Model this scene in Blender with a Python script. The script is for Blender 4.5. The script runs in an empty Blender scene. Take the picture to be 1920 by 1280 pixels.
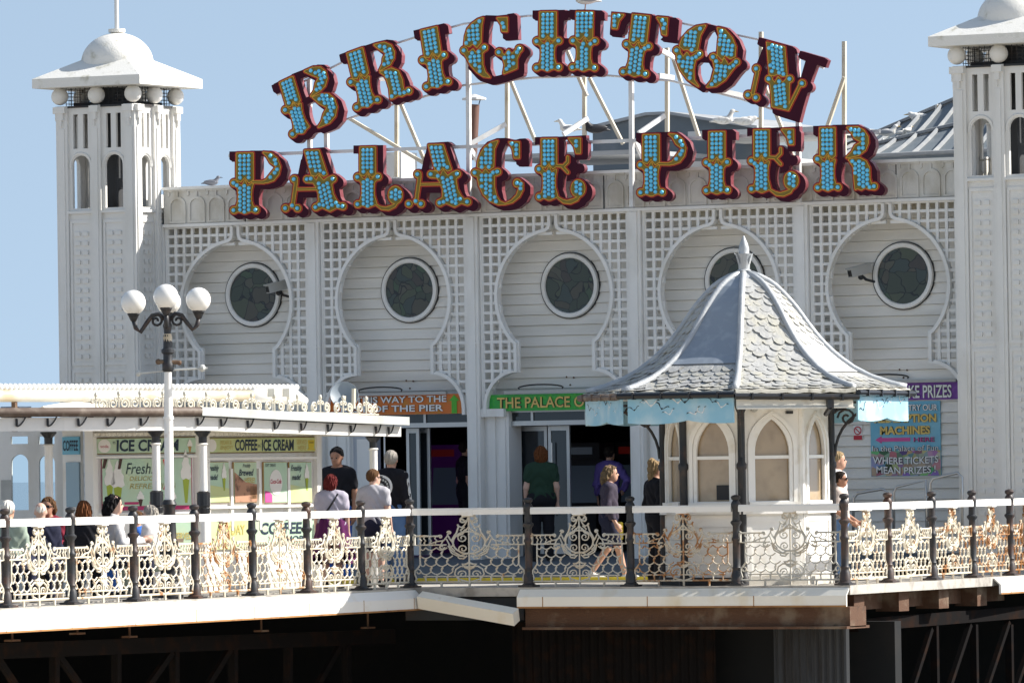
import bpy, bmesh, math, random
import numpy as np
from mathutils import Vector, Matrix, Euler
from mathutils.geometry import tessellate_polygon
random.seed(7)
rng = np.random.default_rng(7)
SC = bpy.context.scene
COL = SC.collection
PI = math.pi

# ------------------------------------------------------------------ camera
F_PX, TH, ROLL, YH, S_PX = 12903., math.radians(28.273), .01514, 880.4, 125.
D0 = F_PX / S_PX
EYE = 1.6
Rv = np.array([math.cos(TH), math.sin(TH), 0]); Vv = np.array([-math.sin(TH), math.cos(TH), 0])
PIT = math.atan((YH - 640) / F_PX)
Fv = Vv * math.cos(PIT) + np.array([0, 0, math.sin(PIT)]); U0 = np.cross(Rv, Fv)
Ra = Rv * math.cos(ROLL) - U0 * math.sin(ROLL); Ua = U0 * math.cos(ROLL) + Rv * math.sin(ROLL)
CAMP = -Vv * D0 + np.array([0, 0, EYE])
cam = bpy.data.cameras.new('camera'); cam_o = bpy.data.objects.new('camera', cam); COL.objects.link(cam_o)
cam.sensor_width = 36; cam.lens = F_PX / 1920 * 36; cam.clip_start = 1; cam.clip_end = 20000
M = Matrix.Identity(4)
for i in range(3):
    M[i][0] = Ra[i]; M[i][1] = Ua[i]; M[i][2] = -Fv[i]; M[i][3] = CAMP[i]
cam_o.matrix_world = M
SC.camera = cam_o
# ------------------------------------------------------------------ light
SUN_EL, SUN_AZ = math.radians(37), math.radians(32)      # azimuth measured from +X towards +Y
w = bpy.data.worlds.new('World'); SC.world = w; w.use_nodes = True
nt = w.node_tree; bg = nt.nodes['Background']
sky = nt.nodes.new('ShaderNodeTexSky'); sky.sky_type = 'NISHITA'; sky.sun_disc = False
sky.sun_elevation = SUN_EL; sky.sun_rotation = PI / 2 - SUN_AZ
sky.air_density = 1.0; sky.dust_density = .9; sky.ozone_density = 1.6
tc = nt.nodes.new('ShaderNodeTexCoord'); va = nt.nodes.new('ShaderNodeVectorMath'); va.operation = 'ADD'; va.inputs[1].default_value = (0, 0, .25)   # clear sea air: no yellow band low down
vn = nt.nodes.new('ShaderNodeVectorMath'); vn.operation = 'NORMALIZE'; nt.links.new(tc.outputs['Generated'], va.inputs[0]); nt.links.new(va.outputs[0], vn.inputs[0]); nt.links.new(vn.outputs[0], sky.inputs[0])
hs = nt.nodes.new('ShaderNodeHueSaturation'); hs.inputs['Hue'].default_value = .49; hs.inputs['Saturation'].default_value = .74; hs.inputs['Value'].default_value = .57; nt.links.new(sky.outputs[0], hs.inputs['Color']); nt.links.new(hs.outputs[0], bg.inputs[0]); bg.inputs[1].default_value = .15
sun = bpy.data.lights.new('sun', 'SUN'); sun.energy = 3.7; sun.angle = math.radians(.53); sun.color = (1, .955, .88)
sun_o = bpy.data.objects.new('sun', sun); COL.objects.link(sun_o)
SD = Vector((math.cos(SUN_EL) * math.cos(SUN_AZ), math.cos(SUN_EL) * math.sin(SUN_AZ), math.sin(SUN_EL)))
sun_o.rotation_euler = SD.to_track_quat('Z', 'Y').to_euler(); sun_o.location = (40, 10, 40)
SC.view_settings.view_transform = 'Standard'; SC.view_settings.look = 'None'
SC.view_settings.exposure = 1.18; SC.view_settings.gamma = 1
SC.cycles.max_bounces = 6; SC.cycles.use_denoising = True

# a pixel of the survey photograph turned into a point on a known plane
def _ray(x, y): return Fv * F_PX + Ra * (x - 960) - Ua * (y - 640)
def onY(x, y, Y): d = _ray(x, y); return CAMP + d * ((Y - CAMP[1]) / d[1])
def onX(x, y, X): d = _ray(x, y); return CAMP + d * ((X - CAMP[0]) / d[0])
def onPl(x, y, p, n):
    d = _ray(x, y); n = np.asarray(n, float); return CAMP + d * (((np.asarray(p, float) - CAMP) @ n) / (d @ n))

# ------------------------------------------------------------------ materials
def _n(t, k, **kw):
    n = t.nodes.new(k)
    for a, b in kw.items(): setattr(n, a, b)
    return n
def mat(name, col, rough=.55, metal=0, dirt=None, dscale=3., damt=.5, dthr=.5, var=.06, vscale=1.5, bump=0., bscale=40., spec=.4, coat=0, stretch=None, dirt2=None, d2thr=.62, d2scale=8, emit=None, estr=0):
    m = bpy.data.materials.new(name); m.use_nodes = True; t = m.node_tree
    b = t.nodes['Principled BSDF']; b.inputs['Roughness'].default_value = rough; b.inputs['Metallic'].default_value = metal
    b.inputs['Specular IOR Level'].default_value = spec
    if coat: b.inputs['Coat Weight'].default_value = coat
    g = _n(t, 'ShaderNodeNewGeometry'); src = g.outputs['Position']
    if stretch:
        mp = _n(t, 'ShaderNodeMapping'); mp.inputs['Scale'].default_value = stretch; t.links.new(src, mp.inputs[0]); srcd = mp.outputs[0]
    else: srcd = src
    def noise(sc, s=None, det=5):
        n = _n(t, 'ShaderNodeTexNoise'); n.inputs['Scale'].default_value = sc; n.inputs['Detail'].default_value = det
        t.links.new(s or src, n.inputs['Vector']); return n
    c = tuple(col) + (1,)
    mx = _n(t, 'ShaderNodeMix', data_type='RGBA'); mx.inputs[6].default_value = tuple(max(0, v * (1 - var)) for v in col) + (1,)
    mx.inputs[7].default_value = tuple(min(1, v * (1 + var)) for v in col) + (1,)
    t.links.new(noise(vscale).outputs[0], mx.inputs[0]); out = mx.outputs[2]
    def layer(out, dc, sc, thr, amt, s):
        n = noise(sc, s, 8); r = _n(t, 'ShaderNodeMapRange'); r.inputs[1].default_value = thr; r.inputs[2].default_value = thr + .18; r.inputs[4].default_value = amt
        t.links.new(n.outputs[0], r.inputs[0])
        x = _n(t, 'ShaderNodeMix', data_type='RGBA'); t.links.new(r.outputs[0], x.inputs[0]); t.links.new(out, x.inputs[6]); x.inputs[7].default_value = tuple(dc) + (1,)
        return x.outputs[2]
    if dirt: out = layer(out, dirt, dscale, dthr, damt, srcd)
    if dirt2: out = layer(out, dirt2, d2scale, d2thr, .85, srcd)
    t.links.new(out, b.inputs['Base Color'])
    if bump:
        n = noise(bscale, None, 6); bp = _n(t, 'ShaderNodeBump'); bp.inputs['Strength'].default_value = bump; bp.inputs['Distance'].default_value = .02
        t.links.new(n.outputs[0], bp.inputs['Height']); t.links.new(bp.outputs[0], b.inputs['Normal'])
    if emit: b.inputs['Emission Color'].default_value = tuple(emit) + (1,); b.inputs['Emission Strength'].default_value = estr
    return m
RUST = (.22, .075, .02)
def mat_iron(name, col, rust0=0.):
    """painted iron; rust spreads with the object's own colour alpha"""
    m = bpy.data.materials.new(name); m.use_nodes = True; t = m.node_tree; b = t.nodes['Principled BSDF']; b.inputs['Roughness'].default_value = .5
    g = _n(t, 'ShaderNodeNewGeometry'); oi = _n(t, 'ShaderNodeObjectInfo')
    n = _n(t, 'ShaderNodeTexNoise'); n.inputs['Scale'].default_value = 5.; n.inputs['Detail'].default_value = 9; n.inputs['Roughness'].default_value = .65; t.links.new(g.outputs['Position'], n.inputs['Vector'])
    s = _n(t, 'ShaderNodeMath', operation='SUBTRACT'); s.inputs[0].default_value = .78 - rust0; k = _n(t, 'ShaderNodeMath', operation='MULTIPLY'); t.links.new(oi.outputs['Alpha'], k.inputs[0]); k.inputs[1].default_value = .38; t.links.new(k.outputs[0], s.inputs[1])
    d = _n(t, 'ShaderNodeMath', operation='SUBTRACT'); t.links.new(n.outputs[0], d.inputs[0]); t.links.new(s.outputs[0], d.inputs[1])
    r = _n(t, 'ShaderNodeMapRange'); r.inputs[1].default_value = 0; r.inputs[2].default_value = .07; t.links.new(d.outputs[0], r.inputs[0])
    r2 = _n(t, 'ShaderNodeMapRange'); r2.inputs[1].default_value = -.16; r2.inputs[2].default_value = .06; r2.inputs[4].default_value = .75; t.links.new(d.outputs[0], r2.inputs[0])
    a = _n(t, 'ShaderNodeMix', data_type='RGBA'); a.inputs[6].default_value = tuple(col) + (1,); a.inputs[7].default_value = (.58, .45, .29, 1) if max(col) > .3 else (.09, .05, .035, 1); t.links.new(r2.outputs[0], a.inputs[0])
    x = _n(t, 'ShaderNodeMix', data_type='RGBA'); t.links.new(a.outputs[2], x.inputs[6]); x.inputs[7].default_value = (.33, .145, .045, 1) if max(col) > .3 else (.07, .03, .018, 1); t.links.new(r.outputs[0], x.inputs[0])
    t.links.new(x.outputs[2], b.inputs['Base Color']); return m
def mat_glass_stained(name):
    m = bpy.data.materials.new(name); m.use_nodes = True; t = m.node_tree; b = t.nodes['Principled BSDF']; b.inputs['Roughness'].default_value = .12; b.inputs['Specular IOR Level'].default_value = .35
    g = _n(t, 'ShaderNodeNewGeometry'); ns = _n(t, 'ShaderNodeTexNoise'); ns.inputs['Scale'].default_value = 2.2; t.links.new(g.outputs['Position'], ns.inputs['Vector'])
    ad = _n(t, 'ShaderNodeVectorMath', operation='MULTIPLY_ADD'); t.links.new(ns.outputs['Color'], ad.inputs[0]); ad.inputs[1].default_value = (.55, .55, .55); t.links.new(g.outputs['Position'], ad.inputs[2])
    v = _n(t, 'ShaderNodeTexVoronoi'); v.inputs['Scale'].default_value = 5.; t.links.new(ad.outputs[0], v.inputs['Vector'])
    v2 = _n(t, 'ShaderNodeTexVoronoi', feature='DISTANCE_TO_EDGE'); v2.inputs['Scale'].default_value = 5.; t.links.new(ad.outputs[0], v2.inputs['Vector'])
    cr = _n(t, 'ShaderNodeValToRGB'); e = cr.color_ramp; e.interpolation = 'CONSTANT'
    cols = [(0, (.05, .06, .042)), (.2, (.07, .08, .05)), (.35, (.075, .068, .05)), (.5, (.048, .062, .055)), (.65, (.085, .082, .06)), (.8, (.06, .05, .042)), (.92, (.058, .085, .048))]
    e.elements[0].position = 0; e.elements[0].color = cols[0][1] + (1,); e.elements[1].position = .2; e.elements[1].color = cols[1][1] + (1,)
    for p, c in cols[2:]: q = e.elements.new(p); q.color = c + (1,)
    sp = _n(t, 'ShaderNodeSeparateColor'); t.links.new(v.outputs['Color'], sp.inputs[0]); t.links.new(sp.outputs[0], cr.inputs[0])
    lt = _n(t, 'ShaderNodeMath', operation='LESS_THAN'); lt.inputs[1].default_value = .03; t.links.new(v2.outputs['Distance'], lt.inputs[0])
    x = _n(t, 'ShaderNodeMix', data_type='RGBA'); t.links.new(lt.outputs[0], x.inputs[0]); t.links.new(cr.outputs[0], x.inputs[6]); x.inputs[7].default_value = (.015, .015, .015, 1)
    t.links.new(x.outputs[2], b.inputs['Base Color']); return m
def mat_clear(name):
    m = bpy.data.materials.new(name); m.use_nodes = True; t = m.node_tree; o = t.nodes['Material Output']; a = _n(t, 'ShaderNodeBsdfTransparent'); a.inputs[0].default_value = (.80, .88, .90, 1); g = _n(t, 'ShaderNodeBsdfGlossy'); g.inputs['Roughness'].default_value = .03; x = _n(t, 'ShaderNodeMixShader'); x.inputs[0].default_value = .12
    t.links.new(a.outputs[0], x.inputs[1]); t.links.new(g.outputs[0], x.inputs[2]); t.links.new(x.outputs[0], o.inputs[0]); return m
def mat_confetti(name):
    m = bpy.data.materials.new(name); m.use_nodes = True; t = m.node_tree; b = t.nodes['Principled BSDF']; g = _n(t, 'ShaderNodeNewGeometry'); v = _n(t, 'ShaderNodeTexVoronoi'); v.inputs['Scale'].default_value = 9.; t.links.new(g.outputs['Position'], v.inputs['Vector']); h = _n(t, 'ShaderNodeHueSaturation'); h.inputs['Saturation'].default_value = .75; h.inputs['Value'].default_value = .55; t.links.new(v.outputs['Color'], h.inputs['Color']); t.links.new(h.outputs[0], b.inputs['Base Color']); return m
MT = {}
def _m(k, *a, **kw): MT[k] = mat(k.replace('_', ' '), *a, **kw)
_m('white_paint', (.80, .79, .76), .5, dirt=(.52, .49, .42), dscale=2.2, damt=.4, dthr=.52, stretch=(1, 1, .35), dirt2=(.28, .19, .11), d2thr=.73, d2scale=6, bump=.15, bscale=25)
_m('frieze_paint', (.64, .62, .57), .6, dirt=(.42, .38, .30), dscale=3, damt=.7, dthr=.48, stretch=(1, 1, .5), dirt2=(.16, .13, .09), d2thr=.72, d2scale=9, bump=.2); _m('white_board', (.82, .79, .73), .55, dirt=(.6, .57, .5), dscale=1.2, damt=.45, dthr=.47, dirt2=(.36, .27, .17), d2thr=.70, d2scale=3.5, stretch=(.4, 1, 2), bump=.12, bscale=30)
_m('cream_paint', (.74, .71, .63), .5, dirt=(.42, .35, .24), dscale=3, damt=.6, dthr=.55, bump=.15)
_m('tower_paint', (.74, .725, .69), .55, dirt=(.56, .53, .46), dscale=2.5, damt=.4, dthr=.52, stretch=(1, 1, .3), dirt2=(.25, .19, .12), d2thr=.70, d2scale=5, bump=.15)
_m('tower_roof', (.76, .74, .69), .7, dirt=(.47, .45, .36), dscale=5, damt=.6, dthr=.52, dirt2=(.22, .18, .07), d2thr=.61, d2scale=5, bump=.3)
_m('bright_paint', (.82, .80, .76), .4, dirt=(.62, .5, .33), dscale=2.2, damt=.55, dthr=.6, dirt2=(.42, .2, .07), d2thr=.69, d2scale=5)
_m('fascia_paint', (.80, .77, .69), .45, dirt=(.62, .48, .25), dscale=1.8, damt=.6, dthr=.56, stretch=(1, 1, .6), dirt2=(.3, .14, .04), d2thr=.72, d2scale=4)
_m('tarnished_paint', (.55, .53, .47), .5, dirt=(.42, .31, .16), dscale=1.8, damt=.7, dthr=.48, stretch=(1, 1, .6), dirt2=(.25, .12, .04), d2thr=.68, d2scale=5)
_m('post_black', (.012, .013, .016), .32, spec=.5, dirt=(.05, .03, .022), dscale=6, damt=.7, dthr=.58)
_m('brown_gutter', (.12, .085, .065), .6, dirt=(.3, .25, .2), dscale=6, damt=.5)
_m('grey_gutter', (.5, .51, .49), .5, dirt=(.3, .3, .28), dscale=3, damt=.4)
_m('deck_wood', (.44, .41, .365), .85, dirt=(.16, .14, .12), dscale=4, damt=.6, bump=.3, bscale=20)
_m('ramp_grey', (.13, .15, .17), .8, var=.1)
_m('rust_stain', (.34, .17, .06), .8, dirt=(.18, .07, .03), dscale=5, damt=.8); _m('kerb_pale', (.55, .52, .46), .7, dirt=(.3, .27, .22), dscale=4)
_m('yellow_line', (.80, .62, .05), .6, dirt=(.45, .35, .1), dscale=6)
_m('rust_beam', (.10, .05, .028), .85, dirt=(.22, .17, .12), dscale=3, damt=.7, dthr=.5, dirt2=(.03, .02, .015), d2thr=.6, d2scale=5, bump=.4)
_m('dark_steel', (.035, .038, .042), .8, dirt=(.06, .035, .025), dscale=4, damt=.6, bump=.3)
_m('under_shade', (.008, .009, .010), .9, dirt=(.016, .014, .012), dscale=2)
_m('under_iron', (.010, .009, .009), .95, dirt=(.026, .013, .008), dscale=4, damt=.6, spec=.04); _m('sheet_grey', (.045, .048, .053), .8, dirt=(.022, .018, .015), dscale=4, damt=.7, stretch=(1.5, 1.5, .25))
_m('slate', (.38, .38, .37), .6, var=.25, vscale=9, dirt=(.46, .44, .36), dscale=5, damt=.7, dthr=.47, dirt2=(.17, .15, .11), d2thr=.6, d2scale=4, bump=.5, bscale=18)
_m('lead', (.40, .42, .44), .5, dirt=(.58, .58, .56), dscale=6, damt=.6, metal=.15, bump=.25, bscale=30)
_m('lead_shaded', (.27, .31, .36), .55, dirt=(.38, .42, .47), dscale=7, damt=.5, metal=.1)
_m('roof_edge', (.46, .44, .38), .8, dirt=(.15, .14, .11), dscale=9, damt=.8, dthr=.5, dirt2=(.25, .25, .05), d2thr=.66, d2scale=8)
_m('hut_paint', (.84, .82, .78), .5, dirt=(.58, .5, .36), dscale=3.5, damt=.55, dthr=.56, dirt2=(.3, .2, .1), d2thr=.75, d2scale=9)
_m('blind_tan', (.38, .285, .18), .18, var=.25, vscale=2.2, dirt=(.25, .18, .11), dscale=4, damt=.5, spec=.6, coat=.3)
_m('maroon_dark', (.050, .006, .018), .5, var=.2, spec=.12)
_m('maroon', (.135, .012, .022), .5, var=.1, spec=.15)
_m('sign_side', (.20, .05, .062), .4, dirt=(.08, .02, .03), dscale=4, damt=.6)
_m('sign_red', (.62, .045, .02), .45)
_m('sign_yellow', (.72, .36, .025), .45)
_m('sign_gold', (.22, .155, .014), .5, var=.2, vscale=4)
_m('bulb_blue', (.16, .68, 1.0), .15, spec=.6, coat=.4)
_m('frame_white', (.72, .72, .71), .5, dirt=(.45, .42, .36), dscale=4, damt=.4)
_m('frame_cream', (.60, .55, .44), .6, dirt=(.38, .32, .22), dscale=4, damt=.5)
_m('roof_grey', (.36, .37, .38), .7, dirt=(.22, .22, .22), dscale=1.2, damt=.5)
_m('roof_rib', (.27, .28, .29), .7, dirt=(.4, .4, .38), dscale=4); _m('roof_dark', (.14, .165, .185), .7, dirt=(.22, .24, .26), dscale=2, damt=.5)
_m('roof_pale', (.56, .56, .55), .7, dirt=(.36, .36, .35), dscale=2)
_m('pipe_brown', (.15, .075, .055), .6, dirt=(.06, .05, .05), dscale=5)
_m('frosted_globe', (.78, .77, .74), .25, spec=.5, coat=.2, var=.04, dirt=(.55, .52, .45), dscale=7, damt=.4, dthr=.56)
_m('interior_shade', (.010, .010, .012), .9)
_m('door_blue', (.50, .53, .58), .5, dirt=(.4, .42, .45))
_m('alu', (.42, .44, .45), .35, metal=.6)
_m('pane_dark', (.02, .024, .028), .08, spec=.5)
_m('pane_sky', (.26, .36, .42), .1, spec=.6); MT['pane_clear'] = mat_clear('clear pane')
_m('orange_board', (.62, .155, .02), .45, dirt=(.50, .22, .02), dscale=9, damt=.7)
_m('green_board', (.03, .36, .055), .45, dirt=(.08, .46, .03), dscale=14, damt=.8)
_m('purple_board', (.16, .04, .30), .45, dirt=(.22, .07, .36), dscale=14, damt=.8)
_m('text_white', (.78, .78, .76), .5); _m('text_black', (.012, .012, .014), .5); _m('text_gold', (.70, .50, .14), .45, var=.3, vscale=6)
_m('text_navy', (.018, .035, .06), .5); _m('text_tan', (.52, .42, .13), .5); _m('arrow_green', (.08, .42, .03), .5); _m('text_dusk', (.10, .04, .10), .5)
_m('mint', (.46, .62, .46), .5, dirt=(.56, .60, .38), dscale=1.5, damt=.7); _m('mint_yellow', (.56, .60, .28), .5, dirt=(.44, .62, .38), dscale=2, damt=.6)
_m('magenta', (.42, .025, .12), .5); _m('pink', (.60, .09, .30), .5); _m('lime', (.33, .40, .035), .4, var=.15); _m('cream_white', (.78, .75, .70), .5); _m('cone_tan', (.42, .25, .09), .6)
_m('choc', (.07, .03, .02), .5); _m('syrup_red', (.5, .05, .09), .4); _m('yellow_cup', (.62, .48, .03), .4); _m('coffee_skin', (.45, .24, .15), .6, dirt=(.12, .06, .04), dscale=9, damt=.9)
_m('sign_rust_edge', (.20, .13, .05), .7, dirt=(.30, .30, .15), dscale=6)
_m('poster_blue', (.16, .44, .60), .5, dirt=(.30, .55, .62), dscale=1.5, damt=.7)
_m('valance_blue', (.27, .52, .66), .5, dirt=(.50, .66, .72), dscale=2.2, damt=.85, dthr=.46, dirt2=(.66, .72, .72), d2thr=.66, d2scale=5)
_m('cctv_grey', (.42, .42, .40), .4); _m('steel_rail', (.50, .50, .49), .28, metal=.8); _m('cable_black', (.01, .01, .01), .5)
_m('box_blue', (.16, .22, .32), .6); _m('dish_grey', (.22, .26, .30), .5); _m('float_red', (.55, .06, .04), .5); _m('no_red', (.5, .03, .05), .5)
_m('neon_purple', (.25, .03, .5), .5, emit=(.45, .06, .95), estr=.35); _m('machine_glow_purple', (.03, .01, .05), .4, emit=(.3, .03, .5), estr=.008); _m('machine_grey', (.016, .017, .02), .6); _m('screen_glow', (.02, .03, .05), .3, emit=(.25, .35, .5), estr=.012); _m('lamp_red', (.06, .01, .01), .4, emit=(.8, .05, .03), estr=.012)  # the purple cabinet gets a faint glow of its own, no lamp
_m('gull_white', (.68, .67, .64), .7, dirt=(.42, .38, .33), dscale=18, damt=.7, dthr=.5); _m('gull_grey', (.30, .31, .33), .7); _m('crow_black', (.012, .013, .018), .45); _m('pigeon_grey', (.16, .17, .20), .6); _m('beak', (.5, .32, .05), .5); _m('leg_pink', (.5, .3, .25), .6)
_m('shingle', (.50, .43, .33), .9, dirt=(.36, .30, .23), dscale=.8, damt=.7, bump=.5, bscale=6); _m('sea_water', (.03, .06, .07), .12, spec=.5, bump=.6, bscale=.6)
_m('table_wood', (.17, .125, .085), .7, dirt=(.1, .07, .05))
MT['iron_white'] = mat_iron('painted iron white', (.66, .61, .50), .03)
MT['iron_shaded'] = mat_iron('painted iron shaded', (.52, .50, .44), .03)  # same white iron, greyed in colour because the middle panels stand in shade
MT['iron_black'] = mat_iron('painted iron black', (.016, .018, .022), 0)
MT['confetti'] = mat_confetti('ticket confetti'); MT['stained'] = mat_glass_stained('stained glass')

# ------------------------------------------------------------------ mesh building
BASE = {}
class MB:
    def __init__(s): s.v = []; s.f = []; s.m = []; s.k = 0
    def _add(s, vs, fs):
        o = len(s.v); s.v += [tuple(map(float, v)) for v in vs]; s.f += [tuple(i + o for i in f) for f in fs]; s.m += [s.k] * len(fs); return s
    def box(s, c, d, ax=None):
        """c centre, d full sizes, ax three axes"""
        ax = ax or (np.array([1, 0, 0]), np.array([0, 1, 0]), np.array([0, 0, 1])); c = np.asarray(c, float)
        vs = [c + ax[0] * (i * d[0] / 2) + ax[1] * (j * d[1] / 2) + ax[2] * (k * d[2] / 2) for i in (-1, 1) for j in (-1, 1) for k in (-1, 1)]
        return s._add(vs, [(0, 1, 3, 2), (4, 6, 7, 5), (0, 4, 5, 1), (2, 3, 7, 6), (0, 2, 6, 4), (1, 5, 7, 3)])
    def b2(s, lo, hi): lo = np.array(lo, float); hi = np.array(hi, float); return s.box((lo + hi) / 2, np.abs(hi - lo))
    def bar(s, a, b, wd, th, up=(0, 0, 1)):
        a = np.asarray(a, float); b = np.asarray(b, float); t = b - a; L = np.linalg.norm(t); t = t / L; up = np.asarray(up, float)
        if abs(t @ up) > .98: up = np.array([0, 1., 0])
        y = np.cross(up, t); y /= np.linalg.norm(y); z = np.cross(t, y)
        return s.box((a + b) / 2, (L, wd, th), (t, y, z))
    def tube(s, pts, r, n=6, closed=False, cap=True):
        P = [np.asarray(p, float) for p in pts]; N = len(P); rs = r if hasattr(r, '__len__') else [r] * N
        T = []
        for i in range(N):
            a = P[(i - 1) % N] if (closed or i) else P[0]; b = P[(i + 1) % N] if (closed or i < N - 1) else P[-1]; t = b - a; T.append(t / (np.linalg.norm(t) + 1e-12))
        up = np.array([0, 0, 1.]) if abs(T[0][2]) < .9 else np.array([0, 1., 0])
        x = np.cross(up, T[0]); x /= np.linalg.norm(x); vs = []
        for i in range(N):
            x = x - T[i] * (x @ T[i]); x /= np.linalg.norm(x) + 1e-12; y = np.cross(T[i], x)
            for k in range(n): a = 2 * PI * k / n; vs.append(P[i] + (x * math.cos(a) + y * math.sin(a)) * rs[i])
        fs = []
        for i in range(N if closed else N - 1):
            for k in range(n):
                j = (i + 1) % N; fs.append((i * n + k, i * n + (k + 1) % n, j * n + (k + 1) % n, j * n + k))
        if cap and not closed: fs += [tuple(range(n))[::-1], tuple(range((N - 1) * n, N * n))]
        return s._add(vs, fs)
    def lathe(s, prof, c=(0, 0, 0), n=16, ax=None, a0=0, a1=2 * PI, caps=True):
        """prof list of (radius, height)"""
        ax = ax or (np.array([1, 0, 0]), np.array([0, 1, 0]), np.array([0, 0, 1])); c = np.asarray(c, float); vs = []; fs = []; full = abs(a1 - a0 - 2 * PI) < 1e-6; m = n if full else n + 1
        for (r, h) in prof:
            for k in range(m): a = a0 + (a1 - a0) * k / n; vs.append(c + ax[0] * (max(r, 1e-4) * math.cos(a)) + ax[1] * (max(r, 1e-4) * math.sin(a)) + ax[2] * h)
        for i in range(len(prof) - 1):
            for k in range(n): kk = (k + 1) % m; fs.append((i * m + k, i * m + kk, (i + 1) * m + kk, (i + 1) * m + k))
        if full and caps: fs += [tuple(range(m))[::-1], tuple(range((len(prof) - 1) * m, len(prof) * m))]
        return s._add(vs, fs)
    def ball(s, c, r, n=12, sq=(1, 1, 1)):
        m = max(4, n // 2 + 1); c = np.asarray(c, float); vs = []; fs = []
        for i in range(m + 1):
            p = PI * i / m
            for k in range(n): a = 2 * PI * k / n; vs.append(c + np.array([math.sin(p) * math.cos(a) * sq[0], math.sin(p) * math.sin(a) * sq[1], math.cos(p) * sq[2]]) * r)
        for i in range(m):
            for k in range(n): fs.append((i * n + k, (i + 1) * n + k, (i + 1) * n + (k + 1) % n, i * n + (k + 1) % n))
        return s._add(vs, fs)
    def plate(s, loops, o, u, v, nrm, t0, t1, sides=True, back=True):
        """flat shape with holes: loops in (u,v); front at nrm*t1, back at nrm*t0"""
        o = np.asarray(o, float); u = np.asarray(u, float); v = np.asarray(v, float); nrm = np.asarray(nrm, float)
        L3 = [[Vector((p[0], p[1], 0)) for p in l] for l in loops]; tri = tessellate_polygon(L3); flat = [p for l in loops for p in l]; N = len(flat)
        F = [o + u * p[0] + v * p[1] + nrm * t1 for p in flat]; fs = []
        want = np.cross(u, v) @ nrm
        def orient(t, sgn):
            a, b, c = (flat[i] for i in t); ar = (b[0] - a[0]) * (c[1] - a[1]) - (b[1] - a[1]) * (c[0] - a[0])
            return t if ar * want * sgn > 0 else tuple(reversed(t))
        fs += [orient(tuple(t), 1) for t in tri]; vs = list(F)
        if sides or back: vs += [o + u * p[0] + v * p[1] + nrm * t0 for p in flat]
        if back: fs += [tuple(i + N for i in orient(tuple(t), -1)) for t in tri]
        s._add(vs, fs)
        if sides:
            b = len(s.v) - 2 * N; i0 = 0; fs = []
            for l in loops:
                n = len(l)
                for i in range(n): j = (i + 1) % n; fs.append((i0 + i, i0 + j, N + i0 + j, N + i0 + i))
                i0 += n
            s.f += [tuple(i + b for i in f) for f in fs]; s.m += [getattr(s, 'side_k', s.k)] * len(fs)
        return s
    def poly(s, pts, back=False): return s._add(pts, [tuple(range(len(pts)))])
    def grid(s, G):
        """G[i][j] points"""
        n = len(G); m = len(G[0]); return s._add([p for r in G for p in r], [(i * m + j, i * m + j + 1, (i + 1) * m + j + 1, (i + 1) * m + j) for i in range(n - 1) for j in range(m - 1)])
    def build(s, name, mats, parent=None, smooth=False, world=True, fix=True):
        me = bpy.data.meshes.new(name); off = np.array(BASE.get(parent.name, (0, 0, 0)), float) if (parent is not None and world) else np.zeros(3)
        me.from_pydata([tuple(np.array(v) - off) for v in s.v], [], s.f)
        mats = mats if isinstance(mats, (list, tuple)) else [mats]
        for k in mats: me.materials.append(MT[k] if isinstance(k, str) else k)
        me.polygons.foreach_set('material_index', np.array(s.m, dtype=np.int32))
        if fix:
            bm = bmesh.new(); bm.from_mesh(me); bmesh.ops.recalc_face_normals(bm, faces=bm.faces); bm.to_mesh(me); bm.free()
        if smooth is True: me.polygons.foreach_set('use_smooth', [True] * len(me.polygons))
        me.update(); o = bpy.data.objects.new(name, me); COL.objects.link(o)
        if smooth not in (True, False, None):
            try: me.polygons.foreach_set('use_smooth', [True] * len(me.polygons)); me.set_sharp_from_angle(angle=smooth)
            except Exception: pass
        if parent is not None: o.parent = parent
        BASE[o.name] = tuple(off); o.color = (1, 1, 1, .3); return o
def tag(o, label, cat, group=None):
    o['label'] = label; o['category'] = cat
    if group: o['group'] = group
    return o
def thing(name, label, cat, loc=(0, 0, 0), rz=0, group=None):
    o = bpy.data.objects.new(name, None); COL.objects.link(o); o.location = tuple(map(float, loc)); o.rotation_euler = (0, 0, rz); o.empty_display_size = .2
    BASE[o.name] = tuple(map(float, loc))
    return tag(o, label, cat, group)
def struct(o, kind='structure'): o['kind'] = kind; return o
def dup(root, loc, rz, label=None, color=None):
    r = root.copy(); COL.objects.link(r); r.location = tuple(map(float, loc)); r.rotation_euler = (0, 0, rz)
    if label: r['label'] = label
    for ch in list(root.children):
        c = ch.copy(); COL.objects.link(c); c.parent = r
        if color: c.color = color
        for g in list(ch.children): d = g.copy(); COL.objects.link(d); d.parent = c
    return r
X_ = np.array([1., 0, 0]); Y_ = np.array([0, 1., 0]); Z_ = np.array([0, 0, 1.])
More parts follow.
